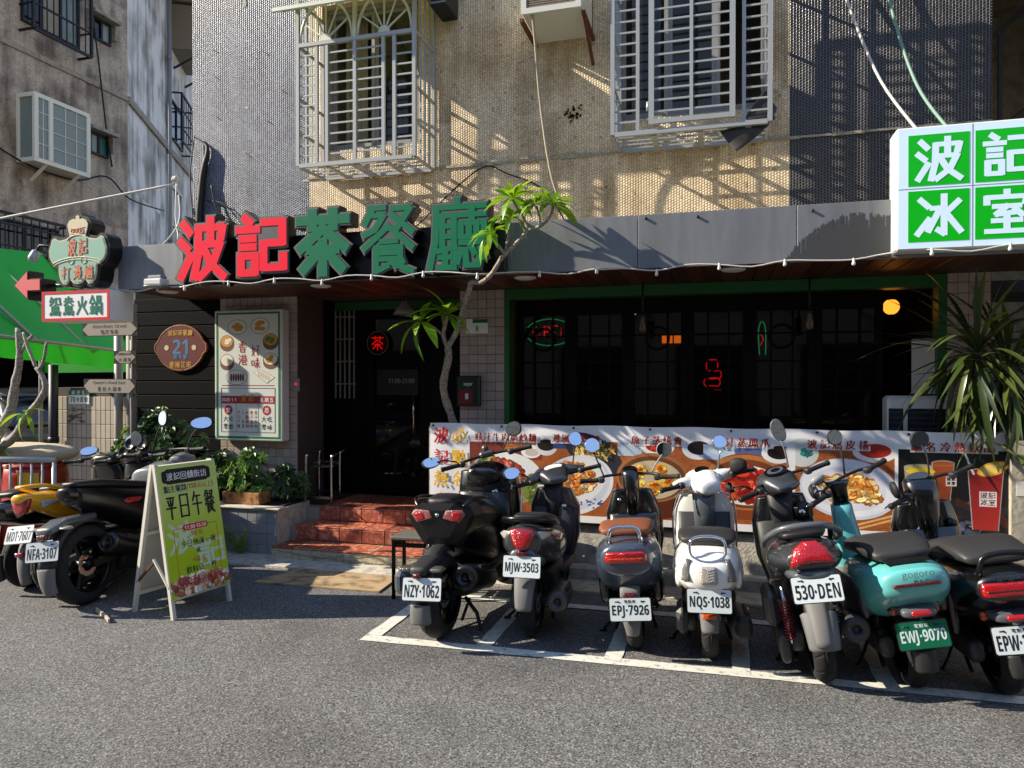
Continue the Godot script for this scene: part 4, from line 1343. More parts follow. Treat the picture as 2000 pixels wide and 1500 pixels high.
	part(r, "iron_stair", st, M.dark_steel)
	st = ST()
	span(st, Vector3(2.05, 2.3, -7.4), Vector3(3.8, 2.4, -6.6))
	part(r, "low_roof", st, M.dark_steel)
	var rw := thing("rough_wall", "rough grey cement wall end with pasted paper slips beside the food banner", "wall")
	st = ST()
	span(st, Vector3(1.952, 0, -6.6), Vector3(3.4, 1.19, -5.79))
	part(rw, "cement_wall", st, M.old_concrete)
	for e in [[2.03, 0.86, 0.1, 0.10], [2.08, 1.06, 0.07, 0.09]]:
		st = ST()
		span(st, Vector3(e[0] - e[2] / 2, e[1] - e[3] / 2, -5.789), Vector3(e[0] + e[2] / 2, e[1] + e[3] / 2, -5.786))
		part(rw, "paper_slip", st, M.paper)
	# low houses across the street, behind the viewer, which the windows mirror
	var o := thing("opposite_row", "row of low plastered houses across the street", "building")
	st = ST()
	span(st, Vector3(-18, 0, 6.5), Vector3(16, 6.4, 12))
	part(o, "wall", st, M.old_concrete)
	for i in 10:
		for j in 2:
			st = ST()
			span(st, Vector3(-16.6 + i * 3.1, 0.2 + j * 3.6, 6.46), Vector3(-14.6 + i * 3.1, 2.5 + j * 3.2, 6.49))
			part(o, "shutter", st, M.dark_steel)
# ---------------------------------------------------------------- signs and lettering
func T(x: float, y: float, z: float, turn := 0.0) -> Transform3D:
	return Transform3D(Basis(Vector3.UP, turn), Vector3(x, y, z))

func framed(p: Node3D, called: String, w: float, h: float, bw: float, z0: float, z1: float, m: Material, at := Transform3D()) -> MeshInstance3D:
	var st := ST()
	for e in [[0.0, h / 2 - bw / 2, w, bw], [0.0, -h / 2 + bw / 2, w, bw], [-w / 2 + bw / 2, 0.0, bw, h - 2 * bw], [w / 2 - bw / 2, 0.0, bw, h - 2 * bw]]:
		box(st, at * Vector3(e[0], e[1], (z0 + z1) / 2), Vector3(e[2], e[3], z1 - z0), at.basis)
	return part(p, called, st, m)

func scaled_poly(poly: PackedVector2Array, sx: float, sy: float, ox: float, oy: float) -> PackedVector2Array:
	var q := PackedVector2Array()
	for p in poly:
		q.append(Vector2(ox + p.x * sx, oy - p.y * sy))
	return q

func signs() -> void:
	mat("letter_pink", Color(0.94, 0.035, 0.20), 0.6).metallic_specular = 0.3
	mat("letter_green", Color(0.01, 0.42, 0.29), 0.6).metallic_specular = 0.3
	mat("letter_grey", Color(0.27, 0.29, 0.30), 0.5)
	mat("letter_edge", Color(0.035, 0.035, 0.035), 0.4)
	mat("letter_rim", Color(0.45, 0.42, 0.42), 0.5)
	# five big letters on a black board
	var bd := thing("sign_board", "long black board behind the big restaurant letters", "sign board")
	var st := ST()
	cbox(st, Vector3(-3.06, 2.63, ZF + 0.031), Vector3(2.96, 0.385, 0.06), 0.004)
	part(bd, "board", st, M.letter_edge)
	var text := "波記茶餐廳"
	var words := ["pink first", "pink second", "green third", "green fourth", "green fifth"]
	for i in 5:
		var s := thing("letter_sign", "%s big raised Chinese letter of the restaurant name on the fascia" % words[i], "sign letter", Vector3(-4.24 + i * 0.578, 2.725, ZF + 0.062))
		var sx := 0.47
		var sy := 0.50
		var wh := 0.125
		var wv := 0.165
		if i > 2:
			wh = 0.078
			wv = 0.108
			sy = 0.53
		if i == 2:
			wh = 0.15
			wv = 0.18
		st = ST()
		var face := ST()
		var rim := ST()
		for p in silhouette(text[i], wh, wv, 0.038):
			prism(st, scaled_poly(p, sx, sy, -sx / 2, sy / 2), 0.0, 0.115)
		for p in silhouette(text[i], wh, wv, 0.026):
			prism(rim, scaled_poly(p, sx, sy, -sx / 2, sy / 2), 0.1152, 0.1165)
		for p in silhouette(text[i], wh, wv, 0.016):
			prism(face, scaled_poly(p, sx, sy, -sx / 2, sy / 2), 0.1167, 0.118)
		part(s, "side_shell", st, M.letter_edge)
		part(s, "face_rim", rim, M.letter_rim)
		part(s, "face_sheet", face, M.letter_grey)
		hanzi(s, text[i], sx, sy, 0.0, wh, wv, M.letter_pink if i < 2 else M.letter_green, T(0, 0, 0.1182), 0.003, false, "letter")

	# square light box, lit from inside
	var e := glow("box_glow", Color(0.78, 0.87, 0.95), 0.12)
	e.roughness = 0.3
	var g := glow("box_green", Color(0.01, 0.60, 0.05), 0.22)
	g.roughness = 0.3
	var lb := thing("light_box_sign", "square white light box with four green panels at the canopy corner", "light box", Vector3(1.55, 2.857, ZF + 0.12))
	st = ST()
	cbox(st, Vector3(0, 0, -0.07), Vector3(0.875, 0.80, 0.20), 0.012)
	part(lb, "casing", st, M.white_plastic)
	st = ST()
	prism(st, rounded(0.855, 0.78, 0.01), 0.0302, 0.034)
	part(lb, "lit_face", st, e)
	var four := "波記冰室"
	for i in 4:
		var cx := -0.187 + 0.384 * (i % 2) - 0.005
		var cy := 0.178 - 0.362 * (i / 2)
		st = ST()
		box(st, Vector3(cx, cy, 0.0352), Vector3(0.352, 0.33, 0.002))
		part(lb, "green_panel", st, g)
		hanzi(lb, four[i], 0.265, 0.265, 0.0, 0.115, 0.15, e, T(cx, cy, 0.0364), 0.001)
	st = ST()
	box(st, Vector3(0, 0, 0.0349), Vector3(0.004, 0.78, 0.0016))
	box(st, Vector3(0, -0.003, 0.0349), Vector3(0.855, 0.004, 0.0014))
	part(lb, "panel_joint", st, M.grey_plastic)
	var al := AreaLight3D.new()
	al.name = "light_box_light"
	al.area_size = Vector2(0.85, 0.78)
	al.light_energy = 0.06
	al.light_color = Color(0.85, 0.93, 1.0)
	al.shadow_enabled = true
	al.position = Vector3(0, 0, 0.05)
	al.rotation.y = PI
	lb.add_child(al)

	# crown shaped hot pot sign
	mat("mint", Color(0.50, 0.68, 0.60), 0.5)
	mat("old_cream", Color(0.78, 0.74, 0.60), 0.5)
	mat("faded_orange", Color(0.78, 0.44, 0.30), 0.5)
	var c := thing("crown_sign", "mint green crown topped sign board with orange lettering at the canopy end", "sign", Vector3(-5.60, 2.74, -5.28))
	var half := [Vector2(0.0, 0.345), Vector2(0.018, 0.335), Vector2(0.018, 0.312), Vector2(0.05, 0.315), Vector2(0.085, 0.30), Vector2(0.104, 0.265), Vector2(0.095, 0.225), Vector2(0.078, 0.165), Vector2(0.12, 0.145), Vector2(0.19, 0.135), Vector2(0.235, 0.16), Vector2(0.262, 0.145), Vector2(0.275, 0.10), Vector2(0.292, 0.055), Vector2(0.288, 0.0), Vector2(0.265, -0.045), Vector2(0.225, -0.075), Vector2(0.195, -0.09), Vector2(0.192, -0.15), Vector2(0.178, -0.205), Vector2(0.15, -0.24), Vector2(0.11, -0.245), Vector2(0.075, -0.205), Vector2(0.045, -0.235), Vector2(0.0, -0.245)]
	var out := PackedVector2Array()
	for p in half:
		out.append(p * Vector2(1.12, 1.06))
	for i in range(half.size() - 2, 0, -1):
		out.append(half[i] * Vector2(-1.12, 1.06))
	var grown := Geometry2D.offset_polygon(out, 0.028, Geometry2D.JOIN_ROUND)[0]
	st = ST()
	prism(st, grown, -0.16, 0.0)
	part(c, "box_shell", st, M.letter_edge)
	st = ST()
	prism(st, out, 0.0005, 0.01)
	part(c, "border_sheet", st, M.old_cream)
	var inner := PackedVector2Array()
	for p in Geometry2D.offset_polygon(out, -0.011)[0]:
		if p.y < 0.185:
			inner.append(p)
	st = ST()
	prism(st, inner, 0.0105, 0.013)
	part(c, "mint_sheet", st, M.mint)
	for r in 2:
		st = ST()
		var arc := []
		for k in 15:
			var a := lerpf(0.35, PI - 0.35, k / 14.0)
			arc.append(Vector3(cos(a) * (0.30 - r * 0.012), sin(a) * 0.085 - 0.10 - r * 0.02, 0.014))
		tube(st, arc, 0.0045, 5)
		part(c, "cream_scroll", st, M.old_cream)
	for s in [-1.0, 1.0]:
		st = ST()
		var arc := []
		for k in 17:
			arc.append(Vector3(s * 0.072 + cos(TAU * k / 16) * 0.032, -0.045 + sin(TAU * k / 16) * 0.032, 0.014))
		tube(st, arc, 0.0042, 5)
		part(c, "cream_medallion", st, M.old_cream)
	st = ST()
	var halo := []
	for k in 15:
		var a := lerpf(0.2, PI - 0.2, k / 14.0)
		halo.append(Vector3(cos(a) * 0.115, sin(a) * 0.06 + 0.125, 0.014))
	tube(st, halo, 0.005, 5)
	part(c, "cream_scroll", st, M.old_cream)
	st = ST()
	for k in 4:
		var ring := []
		for j in 13:
			ring.append(Vector3(-0.057 + k * 0.038 + cos(TAU * j / 12) * 0.015, 0.225 + sin(TAU * j / 12) * 0.015, 0.011))
		tube(st, ring, 0.003, 5)
	for y in [0.20, 0.25]:
		tube(st, [Vector3(-0.085, y, 0.011), Vector3(0, y - 0.006, 0.011), Vector3(0.085, y, 0.011)], 0.003, 5)
	part(c, "crown_ornament", st, M.faded_orange)
	hanzi(c, "波記", 0.095, 0.145, 0.122, 0.09, 0.13, M.faded_orange, T(0, 0.075, 0.0132), 0.003)
	hanzi(c, "打邊爐", 0.095, 0.12, 0.128, 0.08, 0.11, M.faded_orange, T(0, -0.155, 0.0132), 0.003)
	st = ST()
	tube(st, [Vector3(0.25, 0.05, -0.1), Vector3(0.34, 0.05, -0.3)], 0.02, 8)
	tube(st, [Vector3(0.25, -0.05, -0.1), Vector3(0.34, -0.05, -0.3)], 0.02, 8)
	part(c, "wall_bracket", st, M.dark_steel)
	# pink arrow
	mat("arrow_pink", Color(0.85, 0.36, 0.36), 0.5)
	var a2 := thing("arrow_sign", "pink arrow sign pointing away from the crown sign", "sign", Vector3(-6.24, 2.50, -5.32))
	var ar := PackedVector2Array([Vector2(-0.15, 0.0), Vector2(0.0, 0.125), Vector2(0.0, 0.05), Vector2(0.15, 0.05), Vector2(0.15, -0.05), Vector2(0.0, -0.05), Vector2(0.0, -0.125)])
	st = ST()
	prism(st, Geometry2D.offset_polygon(ar, 0.012)[0], -0.16, 0.0)
	part(a2, "box_shell", st, M.letter_edge)
	st = ST()
	prism(st, ar, 0.0005, 0.008)
	part(a2, "arrow_face", st, M.arrow_pink)
	st = ST()
	tube(st, [Vector3(0.12, 0.0, -0.1), Vector3(0.42, 0.0, -0.1)], 0.02, 8)
	part(a2, "mounting_arm", st, M.dark_steel)
	# spot lamp over the arrow
	var sp := thing("spot_lamp", "small floodlight on an arm above the pink arrow", "lamp", Vector3(-6.12, 2.74, -5.3))
	st = ST()
	tube(st, [Vector3(0.3, 0.1, -0.1), Vector3(0.05, 0.12, 0.0), Vector3(0, 0.06, 0.0)], 0.012, 8)
	part(sp, "arm", st, M.dark_steel)
	st = ST()
	lathe(st, Vector3(0, 0.07, 0), Vector3(-0.2, -1, 0.2), [[0.0, -0.02], [0.03, 0.0], [0.045, 0.07], [0.035, 0.1], [0.0, 0.1]], 14)
	part(sp, "lamp_head", st, M.galvanised)
	# white box with red border
	var y := thing("hot_pot_box_sign", "white box sign with red border and dark green lettering under the crown sign", "sign", Vector3(-5.64, 2.287, -5.28))
	st = ST()
	cbox(st, Vector3(0, 0, -0.14), Vector3(0.775, 0.275, 0.28), 0.006)
	part(y, "casing", st, M.sign_white)
	framed(y, "red_border", 0.772, 0.272, 0.026, 0.0, 0.003, M.sign_red)
	hanzi(y, "鴛鴦火鍋", 0.138, 0.165, 0.155, 0.075, 0.11, M.sign_green, T(0, 0.0, 0.0), 0.003)

	# street name post
	mat("post_grey", Color(0.40, 0.38, 0.35), 0.6)
	mat("name_plate", Color(0.56, 0.53, 0.49), 0.5)
	var ps := thing("street_name_post", "grey post with three pointed street name boards", "signpost", Vector3(-5.60, 0, -5.92))
	st = ST()
	tube(st, [Vector3(0, 0, 0), Vector3(0, 2.36, 0)], 0.034, 12)
	part(ps, "post", st, M.post_grey)
	for q in [[-0.24, 2.115, 0.68, 0.135, "Aberdeen Street", "鴨巴甸街"], [-0.055, 1.835, 0.27, 0.13, "Hollywood Rd", "大道東"], [-0.245, 1.548, 0.64, 0.145, "Queen's Road East", "皇后大道東"]]:
		var w: float = q[2]
		var h: float = q[3]
		st = ST()
		box(st, Vector3(q[0], q[1], 0.045), Vector3(w, h, 0.012))
		var bp := part(ps, "name_board", st, M.letter_edge)
		st = ST()
		prism(st, PackedVector2Array([Vector2(-w / 2 + 0.006, 0), Vector2(-w / 2 + 0.075, h / 2 - 0.006), Vector2(w / 2 - 0.075, h / 2 - 0.006), Vector2(w / 2 - 0.006, 0), Vector2(w / 2 - 0.075, -h / 2 + 0.006), Vector2(-w / 2 + 0.075, -h / 2 + 0.006)]), 0.0515, 0.054, T(q[0], q[1], 0))
		part(bp, "pointed_face", st, M.name_plate)
		word(bp, q[4], w * 0.62, h * 0.27, M.ink, T(q[0], q[1] + h * 0.22, 0.0545), false)
		hanzi(bp, q[5], h * 0.30, h * 0.30, h * 0.42, 0.1, 0.12, M.ink, T(q[0], q[1] - h * 0.2, 0.0542), 0.001)
	# house number plates
	var h1 := thing("house_number_plate", "green and white lane house number plate 70 8 on the cream tiled wall", "number plate", Vector3(-6.99, 1.415, -6.592))
	st = ST()
	prism(st, rounded(0.29, 0.16, 0.008), 0.0, 0.006)
	part(h1, "plate", st, M.sign_white)
	st = ST()
	box(st, Vector3(0, 0.05, 0.0065), Vector3(0.288, 0.058, 0.002))
	part(h1, "green_band", st, M.plate_green)
	hanzi(h1, "延吉街", 0.042, 0.042, 0.075, 0.1, 0.12, M.sign_white, T(0, 0.05, 0.0076), 0.001)
	word(h1, "70", 0.075, 0.062, M.plate_green, T(-0.085, -0.028, 0.0065))
	hanzi(h1, "巷", 0.04, 0.045, 0.0, 0.1, 0.13, M.plate_green, T(-0.012, -0.028, 0.0062), 0.001)
	word(h1, "8", 0.04, 0.062, M.plate_green, T(0.042, -0.028, 0.0065))
	hanzi(h1, "號", 0.045, 0.05, 0.0, 0.1, 0.12, M.plate_green, T(0.1, -0.028, 0.0062), 0.001)
	var h2 := thing("house_number_plate", "small white house number plate 8 with green top on the pillar beside the doorway", "number plate", Vector3(-2.14, 2.105, ZW + 0.004))
	st = ST()
	prism(st, rounded(0.21, 0.135, 0.008), 0.0, 0.006)
	part(h2, "plate", st, M.sign_white)
	st = ST()
	box(st, Vector3(0.03, 0.047, 0.0065), Vector3(0.148, 0.036, 0.002))
	part(h2, "green_band", st, M.plate_green)
	word(h2, "8", 0.03, 0.055, M.plate_green, T(0.0, -0.022, 0.0065), true, true)
	# anniversary board
	mat("plum_red", Color(0.36, 0.07, 0.06), 0.5)
	mat("gold", Color(0.72, 0.55, 0.18), 0.5)
	mat("sky_blue", Color(0.24, 0.45, 0.62), 0.5)
	var an := thing("anniversary_board", "dark red oval board with a blue 21 and gold lettering on the black boards", "sign", Vector3(-5.39, 1.945, ZW + 0.004))
	var ov := PackedVector2Array()
	for k in 40:
		var t := TAU * k / 40
		var rr := 1.0 + (0.10 if absf(sin(t)) < 0.30 else 0.0)
		ov.append(Vector2(cos(t) * 0.30 * rr, sin(t) * 0.245))
	st = ST()
	prism(st, ov, 0.0, 0.02)
	part(an, "board", st, M.plum_red)
	st = ST()
	var ring := []
	for p in Geometry2D.offset_polygon(ov, -0.012)[0]:
		ring.append(Vector3(p.x, p.y, 0.02))
	ring.append(ring[0])
	tube(st, ring, 0.003, 5)
	part(an, "gold_rim", st, M.gold)
	word(an, "21", 0.19, 0.15, M.sky_blue, T(0.0, 0.01, 0.0205))
	hanzi(an, "週年慶", 0.05, 0.05, 0.06, 0.11, 0.13, M.sky_blue, T(0.0, -0.095, 0.0202), 0.001)
	hanzi(an, "波記茶餐廳", 0.058, 0.058, 0.062, 0.11, 0.13, M.gold, T(0.0, 0.155, 0.0202), 0.001)
	hanzi(an, "香港正宗", 0.06, 0.06, 0.07, 0.12, 0.14, M.gold, T(0.0, -0.175, 0.0202), 0.001)
	for s in [-1.0, 1.0]:
		st = ST()
		prism(st, disc(0.028, 0.028, 16), 0.0202, 0.022, T(s * 0.17, 0.0, 0))
		part(an, "medallion", st, M.old_cream)

	menu_box()
	banner()
	a_frame()
	neon()

func menu_box() -> void:
	mat("menu_face", Color(0.82, 0.84, 0.80), 0.4)
	mat("menu_green", Color(0.10, 0.42, 0.16), 0.5)
	mat("menu_red", Color(0.62, 0.05, 0.10), 0.5)
	mat("bamboo", Color(0.42, 0.27, 0.19), 0.6)
	mat("dish_rim", Color(0.86, 0.86, 0.82), 0.4)
	mat("food_gold", Color(0.78, 0.55, 0.16), 0.6)
	mat("food_white", Color(0.88, 0.86, 0.78), 0.6)
	mat("food_brown", Color(0.40, 0.16, 0.09), 0.6)
	mat("food_green", Color(0.30, 0.42, 0.12), 0.6)
	var b := thing("menu_light_box", "tall white wall box with drawn dim sum dishes and a red calendar", "sign", Vector3(-4.49, 1.655, ZW + 0.02))
	var w := 0.74
	var h := 1.27
	var st := ST()
	cbox(st, Vector3(0, 0, 0.06), Vector3(w + 0.04, h + 0.03, 0.12), 0.01)
	part(b, "casing", st, M.white_plastic)
	st = ST()
	box(st, Vector3(0, 0, 0.1205), Vector3(w, h, 0.002))
	part(b, "face", st, M.menu_face)
	framed(b, "green_border", w - 0.01, h - 0.02, 0.02, 0.1215, 0.123, M.menu_green)
	var z := 0.1218
	# dishes: [x, y, rx, ry, kind]
	for d in [[-0.12, 0.48, 0.11, 0.075, 0], [0.14, 0.49, 0.105, 0.08, 1], [-0.24, 0.33, 0.08, 0.09, 2], [0.26, 0.34, 0.085, 0.09, 2], [-0.24, 0.14, 0.08, 0.09, 3], [0.26, 0.15, 0.085, 0.09, 3], [-0.13, -0.02, 0.125, 0.075, 4]]:
		st = ST()
		if d[4] in [2, 3]:
			var p := PackedVector2Array()
			for k in 21:
				var a := PI * k / 20.0
				p.append(Vector2(d[0] + cos(a) * d[2], d[1] + sin(a) * d[3] * 0.8))
			for k in 21:
				var a := PI + PI * k / 20.0
				p.append(Vector2(d[0] + cos(a) * d[2], d[1] - d[3] * 0.25 + sin(a) * d[3] * 0.75))
			prism(st, p, z, z + 0.001)
			var s := part(b, "drawn_steamer", st, M.bamboo)
			st = ST()
			prism(st, disc(d[2] * 0.88, d[3] * 0.62, 20), z + 0.0011, z + 0.0017, T(d[0], d[1] + d[3] * 0.12, 0))
			part(s, "steamer_rim", st, M.food_gold if d[4] == 2 else M.food_white)
			st = ST()
			for k in 6:
				prism(st, disc(d[2] * 0.3, d[3] * 0.2, 8), z + 0.0018 + k * 0.0001, z + 0.0022 + k * 0.0001, T(d[0] + rng.randf_range(-0.5, 0.5) * d[2], d[1] + d[3] * 0.12 + rng.randf_range(-0.3, 0.3) * d[3], 0))
			part(s, "dumplings", st, M.food_green if d[0] > 0 and d[4] == 2 else (M.food_gold if d[4] == 3 and d[0] > 0 else M.food_white))
		else:
			prism(st, disc(d[2], d[3], 24), z, z + 0.001, T(d[0], d[1], 0))
			var s := part(b, "drawn_plate", st, M.bamboo if d[4] == 1 else M.food_green)
			st = ST()
			prism(st, disc(d[2] * 0.95, d[3] * 0.94, 24), z + 0.0011, z + 0.0015, T(d[0], d[1], 0))
			part(s, "plate_face", st, M.dish_rim)
			st = ST()
			for k in (9 if d[4] != 4 else 6):
				var o := Vector2(rng.randf_range(-0.45, 0.45) * d[2], rng.randf_range(-0.42, 0.42) * d[3])
				if d[4] == 4:
					o = Vector2((k - 2.2) * d[2] * 0.22, 0)
				prism(st, disc(d[2] * (0.26 if d[4] != 4 else 0.1), d[3] * (0.26 if d[4] != 4 else 0.55), 10), z + 0.0016 + k * 0.0001, z + 0.0019 + k * 0.0001, T(d[0] + o.x, d[1] + o.y, 0))
			part(s, "drawn_food", st, M.food_brown if d[4] == 4 else M.food_gold)
	st = ST()
	prism(st, PackedVector2Array([Vector2(0.06, 0.03), Vector2(0.14, 0.06), Vector2(0.31, -0.02), Vector2(0.22, -0.08)]), z, z + 0.001)
	var tray := part(b, "drawn_tray", st, M.bamboo)
	st = ST()
	prism(st, PackedVector2Array([Vector2(0.066, 0.03), Vector2(0.14, 0.057), Vector2(0.304, -0.02), Vector2(0.22, -0.075)]), z + 0.0011, z + 0.0016)
	part(tray, "tray_face", st, M.dish_rim)
	st = ST()
	for k in 5:
		prism(st, disc(0.012, 0.03, 10), z + 0.0017, z + 0.002, T(0.125 + k * 0.028, 0.02 - k * 0.012, 0))
	part(tray, "drawn_rolls", st, M.old_cream)
	hanzi(b, "香港", 0.095, 0.105, 0.125, 0.075, 0.10, M.menu_red, T(-0.06, 0.22, z), 0.001, true)
	hanzi(b, "好味", 0.095, 0.105, 0.125, 0.075, 0.10, M.menu_red, T(0.09, 0.185, z), 0.001, true)
	st = ST()
	box(st, Vector3(0, -0.10, z + 0.0004), Vector3(0.60, 0.007, 0.001))
	box(st, Vector3(0, -0.242, z + 0.0004), Vector3(0.618, 0.075, 0.001))
	part(b, "red_band", st, M.menu_red)
	framed(b, "calendar_frame", 0.62, 0.44, 0.004, z, z + 0.0016, M.ink, T(0, -0.345, 0))
	st = ST()
	box(st, Vector3(-0.135, -0.42, z + 0.0004), Vector3(0.003, 0.28, 0.001))
	box(st, Vector3(0.12, -0.42, z + 0.0004), Vector3(0.003, 0.28, 0.001))
	part(b, "calendar_rule", st, M.ink)
	hanzi(b, "星期五", 0.045, 0.045, 0.055, 0.1, 0.12, M.sign_white, T(0.215, -0.242, z + 0.001), 0.0006)
	hanzi(b, "波記", 0.06, 0.07, 0.085, 0.08, 0.1, M.food_gold, T(-0.005, -0.225, z + 0.001), 0.0006)
	word(b, "2025 1 1", 0.17, 0.032, M.sign_white, T(-0.22, -0.242, z + 0.0012))
	for s in [[-0.225, "宜", "大吃", "零飲"], [0.215, "忌", "大吃", "零味"]]:
		st = ST()
		prism(st, disc(0.048, 0.048, 22), z, z + 0.001, T(s[0], -0.345, 0))
		part(b, "red_dot", st, M.menu_red)
		hanzi(b, s[1], 0.05, 0.05, 0.0, 0.1, 0.12, M.sign_white, T(s[0], -0.345, z + 0.0008), 0.0006)
		hanzi(b, s[2], 0.05, 0.055, 0.065, 0.09, 0.11, M.ink, T(s[0], -0.432, z), 0.0006)
		hanzi(b, s[3], 0.05, 0.055, 0.065, 0.09, 0.11, M.ink, T(s[0], -0.51, z), 0.0006)
	for k in 5:
		hanzi(b, ["平日午餐", "上等名茶", "必點雞翅", "魚子蒸肉", "香汁牛肉"][k], 0.034, 0.036, 0.045, 0.09, 0.11, M.menu_red, T(-0.105 + k * 0.049, -0.435, z), 0.0006, true)

# ---------------------------------------------------------------- food banner
class Paint:
	var im: Image
	var r := RandomNumberGenerator.new()
	func blob(cx: float, cy: float, rx: float, ry: float, c: Color, rot := 0.0) -> void:
		var ca := cos(rot)
		var sa := sin(rot)
		var e := sqrt(rx * rx * sa * sa + ry * ry * ca * ca)
		for y in range(int(cy - e), int(cy + e) + 1):
			if y < 0 or y >= im.get_height():
				continue
			var dy := y + 0.5 - cy
			var A := ca * ca / (rx * rx) + sa * sa / (ry * ry)
			var B := 2.0 * dy * sa * ca * (1.0 / (rx * rx) - 1.0 / (ry * ry))
			var C := dy * dy * (sa * sa / (rx * rx) + ca * ca / (ry * ry)) - 1.0
			var D := B * B - 4.0 * A * C
			if D <= 0.0:
				continue
			var q := sqrt(D)
			var x0 := int(cx + (-B - q) / (2.0 * A))
			var x1 := int(cx + (-B + q) / (2.0 * A)) + 1
			im.fill_rect(Rect2i(x0, y, maxi(1, x1 - x0), 1), c)
	func vary(c: Color, v: float) -> Color:
		var k := 1.0 + r.randf_range(-v, v)
		return Color(clampf(c.r * k + r.randf_range(-v, v) * 0.12, 0, 1), clampf(c.g * k, 0, 1), clampf(c.b * k, 0, 1))
	func heap(cx: float, cy: float, rx: float, ry: float, n: int, s: float, cols: Array, long := 1.0) -> void:
		for i in n:
			var a := r.randf() * TAU
			var t := sqrt(r.randf())
			var x := cx + cos(a) * t * rx
			var y := cy + sin(a) * t * ry
			var c: Color = cols[r.randi() % cols.size()]
			var k := s * r.randf_range(0.6, 1.3)
			var rot := r.randf() * PI
			blob(x + 1.5, y + 2.0, k * long, k, vary(c * Color(0.45, 0.4, 0.4), 0.1), rot)
			blob(x, y, k * long, k, vary(c, 0.22), rot)
			if r.randf() < 0.45:
				blob(x - k * 0.2, y - k * 0.3, k * 0.4 * long, k * 0.25, vary(c.lerp(Color(1, 0.95, 0.8), 0.5), 0.1), rot)
	func weave(x0: int, y0: int, w: int, h: int, c: Color, step := 3) -> void:
		for y in range(y0, y0 + h, step):
			for x in range(x0, x0 + w, 9):
				im.fill_rect(Rect2i(x, y, 9, step), vary(c * (0.86 if (y / step) % 2 else 1.0), 0.10))

